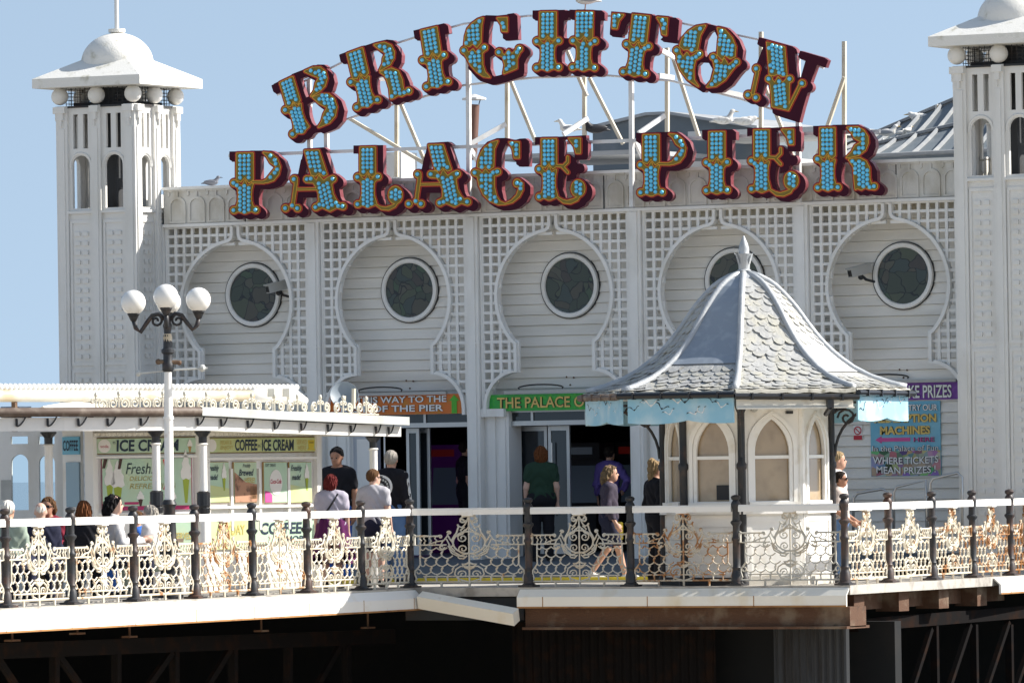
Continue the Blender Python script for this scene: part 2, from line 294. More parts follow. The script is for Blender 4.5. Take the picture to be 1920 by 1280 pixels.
def text(body, o, u, v, wd, ht, nrm, matk, parent, name='lettering', t=.006, bold=.0, shear=0, align='L', lift=0.0, arc=0):
    """lettering as thin solid shapes, scaled into a wd x ht box whose lower left corner is o"""
    cu = bpy.data.curves.new('t', 'FONT'); cu.body = body; cu.offset = bold; cu.shear = shear; cu.resolution_u = 3; cu.space_line = .85
    ob = bpy.data.objects.new('t', cu); COL.objects.link(ob); bpy.context.view_layer.update()
    me = bpy.data.meshes.new_from_object(ob.evaluated_get(bpy.context.evaluated_depsgraph_get()))
    bpy.data.objects.remove(ob); bpy.data.curves.remove(cu)
    co = np.array([v_.co[:2] for v_ in me.vertices]); lo = co.min(0); hi = co.max(0); q = (co - lo) / (hi - lo) * np.array([wd, ht])
    if arc: q[:, 1] += arc * (1 - ((q[:, 0] / wd - .5) * 2) ** 2)
    o = np.asarray(o, float) + np.asarray(nrm, float) * lift; b = MB()
    N = len(q); fr = [o + u * p[0] + v * p[1] + np.asarray(nrm) * t for p in q]
    b._add(fr, [tuple(p.vertices) for p in me.polygons]); bpy.data.meshes.remove(me)
    return b.build(name, matk, parent, fix=False)
def arcpts(c, r, a0, a1, n): return [(c[0] + r * math.cos(a0 + (a1 - a0) * i / n), c[1] + r * math.sin(a0 + (a1 - a0) * i / n)) for i in range(n + 1)]
# ------------------------------------------------------------------ 2-D outlines (sign lettering) and 3-D bodies from distance fields
def sd_disc(P, c, r): return np.hypot(P[..., 0] - c[0], P[..., 1] - c[1]) - r
def sd_cap(P, a, b, r):
    a = np.asarray(a, float); b = np.asarray(b, float); pa = P - a; ba = b - a; h = np.clip((pa @ ba) / (ba @ ba + 1e-9), 0, 1); return np.linalg.norm(pa - h[..., None] * ba, axis=-1) - r
def sd_poly(P, pts):
    pts = np.asarray(pts, float); d = np.full(P.shape[:-1], 1e9); ins = np.zeros(P.shape[:-1], bool); n = len(pts)
    for i in range(n):
        a = pts[i]; b = pts[(i + 1) % n]; e = b - a; q = P - a; h = np.clip((q @ e) / (e @ e + 1e-9), 0, 1); d = np.minimum(d, np.linalg.norm(q - h[..., None] * e, axis=-1))
        c = (a[1] > P[..., 1]) != (b[1] > P[..., 1]); x = a[0] + (P[..., 1] - a[1]) / (b[1] - a[1] + 1e-12) * (b[0] - a[0]); ins ^= c & (P[..., 0] < x)
    return np.where(ins, -d, d)
def contours(D, x0, y0, h, minlen=8):
    """closed zero loops of a sampled field"""
    ny, nx = D.shape; nxt = {}; pts = {}
    S = D < 0
    def ep(i, j, k):                       # edge from node (i,j): k=0 along x, k=1 along y
        key = (i, j, k)
        if key not in pts:
            a = D[j, i]; b = D[j, i + 1] if k == 0 else D[j + 1, i]; t = a / (a - b)
            pts[key] = (x0 + (i + (t if k == 0 else 0)) * h, y0 + (j + (t if k else 0)) * h)
        return key
    code = S[:-1, :-1] * 1 + S[:-1, 1:] * 2 + S[1:, 1:] * 4 + S[1:, :-1] * 8
    for j, i in np.argwhere((code > 0) & (code < 15)):
        c = int(code[j, i]); B = (i, j, 0); R = (i + 1, j, 1); T = (i, j + 1, 0); L = (i, j, 1)
        seg = {1: [(L, B)], 2: [(B, R)], 3: [(L, R)], 4: [(R, T)], 5: [(L, B), (R, T)], 6: [(B, T)], 7: [(L, T)], 8: [(T, L)], 9: [(T, B)], 10: [(B, R), (T, L)], 11: [(T, R)], 12: [(R, L)], 13: [(R, B)], 14: [(B, L)]}[c]
        for a, b in seg: nxt[ep(*a)] = ep(*b)
    loops = []; seen = set()
    for k in list(nxt):
        if k in seen: continue
        lp = []; q = k
        while q not in seen and q in nxt: seen.add(q); lp.append(pts[q]); q = nxt[q]
        if len(lp) >= minlen: loops.append(lp)
    return loops
def simplify(lp, tol):
    P = np.array(lp)
    def rec(a, b):
        if b - a < 2: return []
        d = P[b] - P[a]; L = np.hypot(*d); q = P[a + 1:b] - P[a]
        dist = np.abs(q[:, 0] * d[1] - q[:, 1] * d[0]) / L if L > 1e-9 else np.hypot(q[:, 0], q[:, 1])
        k = int(dist.argmax())
        return [] if dist[k] < tol else rec(a, a + 1 + k) + [a + 1 + k] + rec(a + 1 + k, b)
    n = len(P); far = int(np.hypot(*(P - P[0]).T).argmax())
    idx = [0] + rec(0, far) + [far] + rec(far, n - 1)
    return [tuple(P[i]) for i in idx]
def area(l): a = np.array(l); x, y = a.T; return .5 * np.sum(x * np.roll(y, -1) - y * np.roll(x, -1))
def group_loops(loops):
    """outer loops with the holes inside them"""
    def inside(p, l):
        r = False; n = len(l)
        for i in range(n):
            a = l[i]; b = l[(i + 1) % n]
            if (a[1] > p[1]) != (b[1] > p[1]) and p[0] < a[0] + (p[1] - a[1]) / (b[1] - a[1]) * (b[0] - a[0]): r = not r
        return r
    dep = [sum(inside(l[0], m) for m in loops if m is not l) for l in loops]; out = []
    for i, l in enumerate(loops):
        if dep[i] % 2 == 0: out.append([l] + [m for j, m in enumerate(loops) if dep[j] == dep[i] + 1 and inside(m[0], l)])
    return out
# ---- 3-D
def cone(P, a, b, ra, rb):
    a = np.asarray(a, float); b = np.asarray(b, float); pa = P - a; ba = b - a; h = np.clip((pa @ ba) / (ba @ ba + 1e-12), 0, 1); return np.linalg.norm(pa - h[:, None] * ba, axis=1) - (ra + (rb - ra) * h)
def ell(P, c, r, ax=None):
    q = P - np.asarray(c, float)
    if ax is not None: q = q @ np.asarray(ax, float).T
    r = np.asarray(r, float); k0 = np.linalg.norm(q / r, axis=1); k1 = np.linalg.norm(q / (r * r), axis=1) + 1e-9; return k0 * (k0 - 1) / k1
def smin(a, b, k): h = np.clip(.5 + .5 * (b - a) / k, 0, 1); return b + (a - b) * h - k * h * (1 - h)
def surface(fn, lo, hi, h):
    """surface nets: vertices, quads"""
    lo = np.asarray(lo, float); n = np.ceil((np.asarray(hi) - lo) / h).astype(int) + 1
    g = np.stack(np.meshgrid(*[np.arange(k) for k in n], indexing='ij'), -1).reshape(-1, 3)
    D = fn(lo + g * h).reshape(n); S = D < 0
    m = n - 1; acc = np.zeros(tuple(m) + (3,)); cnt = np.zeros(tuple(m))
    def sl(o): return tuple(slice(o[k], o[k] + m[k]) for k in range(3))
    for ax in range(3):
        for c in range(4):
            a = [0, 0, 0]; others = [k for k in range(3) if k != ax]; a[others[0]] = c & 1; a[others[1]] = c >> 1; b = list(a); b[ax] = 1
            da = D[sl(a)]; db = D[sl(b)]; cr = (da < 0) != (db < 0); t = np.where(cr, da / np.where(cr, da - db, 1), 0)
            for k in range(3): acc[..., k] += np.where(cr, (t if k == ax else a[k]), 0)
            cnt += cr
    act = cnt > 0; idx = -np.ones(tuple(m), int); idx[act] = np.arange(act.sum()); ijk = np.argwhere(act); V = lo + (ijk + acc[act] / cnt[act][:, None]) * h; Q = []
    for ax in range(3):
        o1, o2 = [k for k in range(3) if k != ax]
        A = S[tuple(slice(0, -1) if k == ax else slice(1, -1) for k in range(3))]; Bq = S[tuple(slice(1, None) if k == ax else slice(1, -1) for k in range(3))]
        for p in np.argwhere(A != Bq):
            base = p.copy(); base[o1] += 1; base[o2] += 1; q = []
            for d1, d2 in ((1, 1), (0, 1), (0, 0), (1, 0)):
                c = base.copy(); c[o1] -= d1; c[o2] -= d2
                q.append(idx[tuple(c)])
            if min(q) < 0: continue
            Q.append(tuple(q))
    return V, Q
def sdf_obj(fn, lo, hi, h, name, mk, parent, tf=None):
    V, Q = surface(fn, lo, hi, h)
    if tf is not None: V = tf(V)
    b = MB(); b._add(V, Q); return b.build(name, mk, parent, smooth=True)
# ------------------------------------------------------------------ ground, water, deck
BX0, BP = -6.165, 2.7565
bx = lambda k: BX0 + k * BP
sea = MB(); sea.poly([(-6000, -300, -6.4), (6000, -300, -6.4), (6000, 9000, -6.4), (-6000, 9000, -6.4)]); struct(sea.build('water', 'sea_water'))
beach = MB(); beach.poly([(-160, -240, -5.2), (260, -240, -5.2), (260, -9, -5.2), (-160, -9, -5.2)]); struct(beach.build('shingle_beach', 'shingle'))
LEFT = [(2.66, -8.0), (2.79, -9.6), (2.86, -11.2), (2.95, -12.79), (3.03, -14.39), (3.08, -15.99), (3.14, -17.59), (3.19, -19.19), (3.23, -20.8)]
MID = [(2.66, -8.0), (4.51, -8.0), (6.08, -8.0), (7.68, -8.0), (9.29, -8.0)]
RIGHT = [(9.29, -8.0), (9.18, -6.4), (9.10, -4.81), (8.98, -3.21), (8.84, -1.62), (8.64, -.03)]
edge = [(-30, -24.)] + [(3.40, -24.)] + [(p[0] + .14, p[1]) for p in LEFT[::-1][:-1]] + [(2.80, -8.14)] + [(p[0], -8.14) for p in MID[1:-1]] + [(9.43, -8.14)] + [(p[0] + .14, p[1]) for p in RIGHT[1:]] + [(9.6, 1.2), (12, 6), (12, 12), (-30, 12)]
d = MB(); d.plate([edge], (0, 0, -.005), X_, Y_, Z_, -.12, 0); struct(d.build('pier_deck', 'deck_wood'))
m = MB()
for i in range(60):                                     # boards of the left walk seen edge on
    m.b2((-6, -23.5 + i * .26, -.004), (2.6, -23.5 + i * .26 + .245, .006))
struct(m.build('deck_boards', 'deck_wood'))
# ramp up to the doors, kerb and yellow line
m = MB(); x0, x1 = -6, 7.0
m._add([(x0, -3.2, 0.02), (x1, -3.2, 0.02), (x1, 1.0, .34), (x0, 1.0, .34)], [(0, 1, 2, 3)]); m._add([(x0, 1.0, .34), (x1, 1.0, .34), (x1, 9, .34), (x0, 9, .34)], [(0, 1, 2, 3)]); struct(m.build('entrance_ramp', 'ramp_grey'))
m = MB(); m.b2((-1.5, -4.6, .0), (8.0, -3.2, .035)); struct(m.build('kerb', 'kerb_pale'))
m = MB(); m.b2((-1.5, -4.68, .0), (7.4, -4.602, .07)); struct(m.build('yellow_line', 'yellow_line'))
# black walls added below the deck so the space behind stays in shade
m = MB(); m.b2((-30, 1.5, -8), (14, 1.7, -.14)); m.b2((-14.2, -26, -8), (-14, 1.5, -.14)); struct(m.build('under_deck_shade_wall', 'under_shade'))
m = MB(); m.b2((3.6, -6.6, -7), (9.35, -6.4, -.52)); struct(m.build('under_deck_shade_screen', 'under_shade'))

def girder_px(a, b, Y, wd, th, name, mk, label, cat, group=None, X=None):
    A = onX(*a, X) if X is not None else onY(*a, Y); B = onX(*b, X) if X is not None else onY(*b, Y); mm = MB(); mm.bar(A, B, wd, th); return tag(mm.build(name, mk), label, cat, group)
# trestle under the left walk: one frame of girder, legs and braces
tr = thing('pier_trestle', 'dark iron trestle with slanting braces under the left walkway', 'trestle', (1.6, -14, -3))
def lx(x, y, X=1.6): return onX(x, y, X)
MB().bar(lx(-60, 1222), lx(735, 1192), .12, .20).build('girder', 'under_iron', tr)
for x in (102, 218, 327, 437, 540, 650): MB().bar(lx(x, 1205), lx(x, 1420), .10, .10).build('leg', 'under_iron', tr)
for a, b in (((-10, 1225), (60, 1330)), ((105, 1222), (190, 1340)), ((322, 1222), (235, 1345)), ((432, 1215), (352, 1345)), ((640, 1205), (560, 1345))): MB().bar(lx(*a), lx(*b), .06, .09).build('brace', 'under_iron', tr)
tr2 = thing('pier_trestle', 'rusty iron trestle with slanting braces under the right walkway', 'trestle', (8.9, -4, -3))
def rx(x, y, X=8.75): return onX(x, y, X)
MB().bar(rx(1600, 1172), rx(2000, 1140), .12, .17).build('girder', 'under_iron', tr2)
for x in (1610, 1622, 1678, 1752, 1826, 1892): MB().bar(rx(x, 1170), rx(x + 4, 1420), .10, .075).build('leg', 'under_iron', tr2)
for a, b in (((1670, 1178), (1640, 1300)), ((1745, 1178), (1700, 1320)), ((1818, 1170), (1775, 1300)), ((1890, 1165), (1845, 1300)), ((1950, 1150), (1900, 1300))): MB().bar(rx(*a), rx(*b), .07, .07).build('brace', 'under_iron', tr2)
# corrugated sheets below the hut
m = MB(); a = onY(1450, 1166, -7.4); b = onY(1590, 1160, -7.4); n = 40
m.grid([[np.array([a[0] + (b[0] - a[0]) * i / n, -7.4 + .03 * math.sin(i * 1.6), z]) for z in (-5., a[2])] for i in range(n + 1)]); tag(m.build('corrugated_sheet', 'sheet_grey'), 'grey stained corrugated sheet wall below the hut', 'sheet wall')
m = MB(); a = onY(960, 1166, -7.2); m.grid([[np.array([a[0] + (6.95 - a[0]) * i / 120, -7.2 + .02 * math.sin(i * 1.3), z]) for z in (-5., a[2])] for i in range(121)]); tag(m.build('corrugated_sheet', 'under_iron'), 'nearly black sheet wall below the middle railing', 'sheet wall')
# fascia boards
fz = -.03
def fascia(name, pts, top, bot, mk, label, nrm, bev=.10, off=.0, group=None):
    """board with a sloping upper face, along pts (x,y)"""
    m = MB(); P = [np.array((p[0], p[1], 0.)) for p in pts]; n = np.array(nrm, float)
    prof = [(0, top), (bev, top - (top - bot) * .42), (bev, bot), (bev - .03, bot), (bev - .03, top - .1), (0, top - .03)]
    G = [[p + n * (o + off) + Z_ * z for (o, z) in prof + prof[:1]] for p in P]; m.grid(G)
    m._add(G[0][:-1], [tuple(range(6))]); m._add(G[-1][:-1], [tuple(range(6))])
    root = thing(name, label, 'fascia board', P[0], 0, group); m.build('board', mk, root)
    m = MB(); m.grid([[p + n * (bev + off - .034) + Z_ * (bot + .022), p + n * (bev + off + .003) + Z_ * (bot + .016), p + n * (bev + off + .003) + Z_ * (bot - .006), p + n * (bev + off - .034) + Z_ * (bot - .006)] for p in P]); m.build('rust_edge', 'rust_stain', root)
    for a, b in zip(P[:-1], P[1:]):
        L = np.linalg.norm(b - a); d_ = (b - a) / L
        for s_ in np.arange(.4, L, 1.6): q = a + d_ * s_ + n * (bev + off) + Z_ * ((top - .1 + bot) / 2); mj = MB(); mj.box(q, (.012, .006, (top - .1 - bot) * .98), (d_, n, Z_)); mj.build('joint', 'rust_stain', root)
    return root
fascia('fascia_board', [(p[0] + .14, p[1]) for p in LEFT] + [(3.42, -24)], -.03, -.30, 'bright_paint', 'bright white sunlit fascia board edging the left walkway', (1, 0, 0))
fascia('fascia_board', [(4.45, -8.15), (9.42, -8.15)], -.03, -.28, 'fascia_paint', 'cream rust-streaked fascia board below the hut railing', (0, -1, 0))
r0 = onX(1845, 1085, 8.95); r1 = onX(1945, 1078, 8.75)
fascia('fascia_board', [(8.98 + .0, r0[1]), (8.78, r1[1] + 1.0)], r0[2] + .02, r0[2] - .21, 'bright_paint', 'short white fascia board at the far right under rusty railing', (1, .1, 0), off=.12)
m = MB(); a = onY(788, 1109, -8.3); b = onY(968, 1148, -8.3); m.bar(a + np.array((0, 0, -.11)), b + np.array((0, 0, -.06)), .16, .19, up=(0, -.45, .9)); tag(m.build('drooping_board', 'fascia_paint'), 'dirty white fascia board drooping loose at the deck corner', 'fascia')
m = MB(); m.b2((4.5, -8.1, -.56), (9.4, -7.6, -.29)); m.b2((4.5, -8.2, -.58), (9.4, -7.5, -.545)); tag(m.build('edge_girder', 'rust_beam'), 'brown rusted girder under the middle fascia board', 'girder')
m = MB(); m.b2((2.6, -8.05, -.45), (4.45, -7.7, -.14)); tag(m.build('edge_girder', 'dark_steel'), 'black girder behind the drooping fascia board', 'girder')
for i, (px, l) in enumerate(((1598, 'nearest the hut'), (1682, 'second from the hut'), (1757, 'third from the hut'), (1829, 'beside the short white board'))):
    p = onX(px, 1110, 9.15 - .1 * i); m = MB(); m.b2((p[0] - .25, p[1] - .16, -.40), (p[0] + .1, p[1] + .16, -.06)); tag(m.build('beam_end', 'rust_beam'), 'rusty square beam end under the right walkway, ' + l, 'beam', 'rusty beam ends')
    m = MB(); p2 = onX(px + 40, 1105, 9.1 - .1 * i); m.b2((p2[0] - .5, p2[1] - .7, -.36), (p2[0] - .2, p2[1] + .7, -.15)); m.b2((p2[0] - .25, p2[1] - .7, -.09), (p2[0] + .12, p2[1] + .7, -.045)); tag(m.build('edge_plank', ['rust_beam']), 'weathered edge plank and rail below the right railing, ' + ['first', 'second', 'third', 'fourth'][i] + ' from the hut', 'plank', 'edge planks under the right railing')
for i, (x, y) in enumerate(((23, 1200), (145, 1187), (243, 1193), (490, 1182), (690, 1176))):
    a = onX(x, y, 2.2); m = MB(); m.bar(a, a + np.array((0, 0, .25)), .02, .02); m.b2(a - np.array((.06, .1, .012)), a + np.array((.06, .1, .012))); tag(m.build('hanger_bracket', 'rust_beam'), 'small rusty hanger plate under the left walkway, ' + ['first', 'second', 'third', 'fourth', 'fifth'][i] + ' from the left', 'bracket', 'hanger plates')

# ------------------------------------------------------------------ the pier building
BLD = thing('pier_building', 'long white pier amusement building with keyhole lattice bays and round windows', 'building', (0, 0, 0))
def part(m, name, mk, par=None, smooth=False): return m.build(name, mk, par or BLD, smooth)
# shell that closes the rooms, its black colour standing for the unlit inside
m = MB(); m.b2((-6.4, .62, 2.52), (7.9, .72, 5.9)); part(m, 'back_wall', 'interior_shade')
m = MB(); m.b2((-6.4, 8, -.1), (7.9, 8.2, 5.9)); m.b2((-6.4, .72, 5.3), (7.9, 8, 5.5)); m.b2((-6.5, .3, -.1), (-6.35, 8.2, 5.6)); m.b2((7.75, .75, -.1), (7.9, 8.2, 5.6)); part(m, 'dark_room', 'interior_shade')
for x_ in (-6.53, 7.93):
    m = MB(); m.b2((x_ - .03, .35, -.1), (x_ + .03, 8.3, 5.95)); part(m, 'side_wall', 'white_paint')
m = MB(); m.b2((-6.3, .4, 5.5), (7.8, 9, 5.72)); part(m, 'flat_roof', 'roof_pale')
# clapboards
def clap(x0, x1, z0, z1, y, name='clapboard_wall', mk='white_board', pitch=.158):
    m = MB(); z = z1
    while z > z0 + .02:
        zl = max(z0, z - pitch); m._add([(x0, y, z), (x1, y, z), (x1, y - .03, zl + .006), (x0, y - .03, zl + .006), (x0, y + .03, zl + .006), (x1, y + .03, zl + .006), (x0, y + .03, zl), (x1, y + .03, zl), (x0, y, zl), (x1, y, zl)], [(0, 1, 2, 3), (3, 2, 5, 4), (4, 5, 7, 6), (6, 7, 9, 8)]); z = zl
    return part(m, name, mk)
for k in range(5): clap(bx(k) + .05, bx(k + 1) - .05, 2.42 if k < 4 else .1, 5.5, .5)
# pillars
for k in range(6):
    m = MB(); x = bx(k); m.b2((x - .108, -.05, .2), (x + .108, .5, 5.46)); m.b2((x - .062, -.075, .2), (x + .062, -.048, 5.40)); m.b2((x - .13, -.07, 3.50), (x + .13, -.052, 3.52))
    m.b2((x - .108, .5, .2), (x + .108, .64, 5.46)); part(m, 'pillar', 'white_paint')
for k in range(1, 4):
    m = MB(); x = bx(k); m.b2((x + .108, .10, .25), (x + .52, .5, 2.50)); m.b2((x + .16, .075, .25), (x + .30, .102, 2.45)); m.b2((x + .36, .075, .25), (x + .47, .102, 2.45)); m.b2((x + .06, -.02, 2.40), (x + .5, .09, 2.52)); part(m, 'pilaster', 'white_paint')
# parapet: frieze of little arches
m = MB(); m.b2((-6.05, -.02, 5.44), (7.75, .35, 6.0)); part(m, 'parapet', 'frieze_paint')
m = MB(); m.b2((-6.05, -.07, 5.985), (7.75, .38, 6.03)); m.b2((-6.05, -.075, 5.41), (7.75, -.02, 5.455)); part(m, 'parapet_moulding', 'white_paint')
m = MB(); x = -5.95
while x < 7.6:
    out = [(0, 0), (.30, 0), (.30, .28)] + [(.15 + .15 * math.cos(a), .28 + .13 * math.sin(a)) for a in np.linspace(0, PI, 9)][1:] ; inn = [(.035, .03), (.265, .03), (.265, .27)] + [(.15 + .115 * math.cos(a), .27 + .10 * math.sin(a)) for a in np.linspace(0, PI, 9)][1:]
    m.plate([out, inn], (x, -.02, 5.47), X_, Z_, -Y_, 0, .022, back=False)
    m.plate([[(0.0, .40), (.03, .40), (.03, .50), (0.0, .50)]], (x + .135, -.02, 5.48), X_, Z_, -Y_, 0, .02, back=False); m.plate([[(0, .40), (.03, .42), (.03, .51), (0, .51)]], (x - .015, -.02, 5.48), X_, Z_, -Y_, 0, .02, back=False)
    m.b2((x - .02, -.045, 5.955), (x + .32, -.02, 5.985)); x += .345
part(m, 'arch_frieze', 'frieze_paint')
# joints of the parapet panels
m = MB()
for x in (-4.6, -2.0, 1.6, 4.3, 6.4): m.b2((x, -.03, 5.46), (x + .012, -.0195, 5.98))
part(m, 'panel_joint', 'dark_steel')
# lattice with the keyhole opening
KC, KR, KN, KZ = 4.20, .955, .64, 3.53
def hole_half(z):
    """half width of the opening at height z (0 = none)"""
    if z > KC + KR - .035: return .035
    if z > KZ:
        return max(.04, math.sqrt(max(0, KR * KR - (z - KC) ** 2)))
    if z > 3.06: return KN
    return KN + _flare(z)
def _flare(z): t = (3.06 - z) / .53; return .53 * math.sqrt(max(0, 1 - (1 - t) ** 2)) if t < 1 else .53
HB = BP / 2 - .115
nz = math.sqrt(KR * KR - KN * KN)
kprof = [(.035, 5.40), (.035, KC + KR + .10), (.06, KC + KR + .035), (.12, KC + KR - .005)] + [(KR * math.cos(a), KC + KR * math.sin(a)) for a in np.linspace(math.radians(80), math.asin(-nz / KR), 26)] + [(KN, 3.06)] + [(KN + .53 * math.sin(a), 3.06 - .53 * (1 - math.cos(a))) for a in np.linspace(0, PI / 2, 10)][1:] + [(KN + .53, 2.44)]
def seg_free(vals, fn):
    out = []; st = None
    for v in vals:
        if fn(v):
            if st is None: st = v
            last = v
        elif st is not None: out.append((st, last)); st = None
    if st is not None: out.append((st, last))
    return out
LATME = None
for k in range(5):
    cx = (bx(k) + bx(k + 1)) / 2
    if LATME is None:
        m = MB(); y0, y1 = .02, .065
        xs = [s_ * (HB - .03 - i * .1485) for i in range(8) for s_ in (-1, 1)]
        for x in xs:
            for a, b in seg_free(np.arange(2.48, 5.41, .01), lambda z: abs(x) > hole_half(z) - .01): m.b2((x - .023, y0, a), (x + .023, y1, b))
        z = 5.27
        while z > 2.5:
            hh = hole_half(z)
            for s_ in (-1, 1):
                if hh < HB: m.b2((s_ * hh, y0 + .008, z - .021), (s_ * HB, y1 + .006, z + .021))
            z -= .1455
        m.b2((-HB, y0 - .02, 5.385), (HB, y1 + .02, 5.44))
        for s_ in (-1, 1): m.b2((s_ * HB, y0 - .012, 2.44), (s_ * (HB - .035), y1, 5.40))
        for s_ in (-1, 1):
            Pp = kprof; L_ = []
            for i in range(len(Pp)):
                a = np.array(Pp[max(0, i - 1)]); b = np.array(Pp[min(len(Pp) - 1, i + 1)]); t = (b - a) / (np.linalg.norm(b - a) + 1e-9); n_ = np.array([-t[1], t[0]]) * -1
                if n_[0] * 1 < 0 and False: n_ = -n_
                p = np.array(Pp[i]); L_.append((p - n_ * .0, p + n_ * -.05))
            G = [[np.array((s_ * a[0], yy, a[1])) for a, yy in ((i_, -.03), (o_, -.03), (o_, .10), (i_, .10), (i_, -.03))] for i_, o_ in L_]
            m.grid(G)
        o = part(m, 'lattice_screen', 'white_paint'); LATME = o.data; o.location.x = cx
    else:
        o = bpy.data.objects.new('lattice_screen', LATME); COL.objects.link(o); o.parent = BLD; o.location.x = cx; BASE[o.name] = (0, 0, 0)
    # round window
    wx = cx + .03; wz = 4.35; m = MB()
    m.lathe([(.412, -.01), (.412, .06), (.425, .075), (.475, .075), (.49, .04), (.49, -.01)], (wx, .50, wz), 40, ax=(X_, Z_, -Y_), caps=False); f_ = part(m, 'window_frame', 'white_paint', smooth=.6)
    m = MB(); m.lathe([(.001, .042), (.413, .042)], (wx, .50, wz), 40, ax=(X_, Z_, -Y_), caps=False); part(m, 'stained_glass', 'stained', f_)
    m = MB(); m.lathe([(.49, 0), (.503, 0), (.503, .032), (.49, .032)], (wx, .49, wz), 40, ax=(X_, Z_, -Y_), caps=False); part(m, 'window_seal', 'text_black', f_)
    # small fixings on the boards
    m = MB()
    for (x, z) in ((cx - .06, 2.98), (cx + .06, 2.97), (cx, 2.86)): m.lathe([(.001, .01), (.014, .01), (.016, 0)], (x, .478, z), 8, ax=(X_, Z_, -Y_))
    part(m, 'wall_fixing', 'rust_beam')
# rust-coloured strip under the lattice top seen through the right-hand bay, dark gap behind the lattice
m = MB(); m.b2((-6.0, .42, 5.30), (7.6, .47, 5.40)); part(m, 'soffit', 'frame_cream')
# signs over the doors
def board(x0, x1, z0, z1, y, mk, name, label, rot=0):
    t = thing(name, label, 'sign', ((x0 + x1) / 2, y, z0)); m = MB(); m.b2((x0, y, z0), (x1, y + .05, z1)); m.build('board', mk, t); return t
def sx(px, py, Y): return onY(px, py, Y)
YB = .06
a = sx(590, 780, YB); b = sx(872, 736, YB); T = board(bx(1) + .11, b[0], sx(800, 776, YB)[2], sx(800, 739, YB)[2], YB, 'orange_board', 'entrance_sign', 'orange entrance sign reading THIS WAY TO THE REST OF THE PIER with green arrow')
p0 = sx(668, 753, YB); p1 = sx(838, 745, YB); text('THIS WAY TO THE', (p0[0], YB - .004, sx(750, 755, YB)[2]), X_, Z_, p1[0] - p0[0], .10, -Y_, 'text_black', T, 'lettering', lift=.0, bold=.05)
text('THIS WAY TO THE', (p0[0], YB - .010, sx(750, 755, YB)[2]), X_, Z_, p1[0] - p0[0], .10, -Y_, 'text_white', T, 'lettering', bold=.02)
p0 = sx(640, 771, YB); p1 = sx(832, 770, YB)
text('REST OF THE PIER', (p0[0], YB - .004, sx(740, 772, YB)[2]), X_, Z_, p1[0] - p0[0], .10, -Y_, 'text_black', T, 'lettering', bold=.05); text('REST OF THE PIER', (p0[0], YB - .010, sx(740, 772, YB)[2]), X_, Z_, p1[0] - p0[0], .10, -Y_, 'text_white', T, 'lettering', bold=.02)
c = sx(852, 757, YB); m = MB(); m.plate([[(-.045, -.14), (.045, -.14), (.045, .05), (.085, .05), (0, .14), (-.085, .05), (-.045, .05)]], (c[0], YB - .003, c[2]), X_, Z_, -Y_, 0, .006); m.build('arrow', 'arrow_green', T)
p0 = sx(918, 770, YB); T = board(p0[0], bx(3) - .11, sx(1020, 769, YB)[2], sx(1020, 738, YB)[2], YB, 'green_board', 'entrance_sign', 'green entrance sign reading THE PALACE OF FUN over the middle doors')
p0 = sx(933, 764, YB); p1 = sx(1108, 760, YB); zb = sx(1020, 764, YB)[2]; wd = p1[0] - p0[0]
for mk, dy, bo in (('text_black', .004, .05), ('text_gold', .010, .015)): text('THE PALACE OF', (p0[0], YB - dy, zb), X_, Z_, wd, .165, -Y_, mk, T, 'lettering', bold=bo); text('FUN', (p0[0] + wd + .08, YB - dy, zb), X_, Z_, .36, .165, -Y_, mk, T, 'lettering', bold=bo)
YQ = .44
T = board(bx(4) + .12, bx(5) - .1, sx(1740, 749, YQ)[2], sx(1740, 715, YQ)[2], YQ, 'purple_board', 'entrance_sign', 'purple entrance sign ending in MAKE PRIZES above the poster')
p1 = sx(1785, 740, YQ); p0 = sx(1678, 740, YQ); wd = p1[0] - p0[0]
for mk, dy, bo in (('text_black', .004, .05), ('text_white', .010, .02)): text('MAKE PRIZES', (p0[0], YQ - dy, sx(1735, 746, YQ)[2]), X_, Z_, wd, .19, -Y_, mk, T, 'lettering', bold=bo)
# light troughs above the signs
for k, x0, x1, py, px in ((1, 0, 0, 736, 800), (2, 0, 0, 733, 1010), (4, 0, 0, 712, 1740)):
    z = sx(px, py, .0)[2]; t = thing('trough_light', {1: 'slim grey lamp trough above the orange sign', 2: 'slim grey lamp trough above the green sign', 4: 'slim grey lamp trough above the purple sign'}[k], 'lamp', (bx(k) + 1.4, .1, z), group='lamp troughs over the signs')
    m = MB(); yy = .0 if k < 4 else .38; m.b2((bx(k) + .5, yy, z - .03), (bx(k + 1) - .5, yy + .07, z + .012)); m.build('trough', 'cctv_grey', t)
    m = MB(); cx_ = bx(k) + 1.1; m.tube([(cx_ + .38 * math.cos(a_), yy + .05, z + .05 + .05 * math.sin(a_)) for a_ in np.linspace(-.3, PI + .3, 12)], .012, 5); m.build('cable', 'cable_black', t)
# poster
YP = .455
pl = sx(1633, 850, YP); pr_ = sx(1764, 850, YP); zt = sx(1700, 752, YP)[2]; zb = sx(1700, 892, YP)[2]; W = pr_[0] - pl[0]; H = zt - zb
T = thing('wall_poster', 'pale blue poster for prize machines with pink arrow on the clapboard wall', 'poster', (pl[0], YP, zb)); m = MB(); m.b2((pl[0], YP, zb), (pr_[0], YP + .02, zt)); m.build('sheet', 'poster_blue', T)
def pt(s_, u0, u1, v0, v1, mk, bo=.02, out='text_black', arc=0):
    o0 = (pl[0] + W * u0, YP - .003, zb + H * v0)
    if out: text(s_, o0, X_, Z_, W * (u1 - u0), H * (v1 - v0), -Y_, out, T, 'lettering', bold=bo + .045, arc=arc)
    text(s_, (o0[0], YP - .009, o0[2]), X_, Z_, W * (u1 - u0), H * (v1 - v0), -Y_, mk, T, 'lettering', bold=bo, arc=arc)
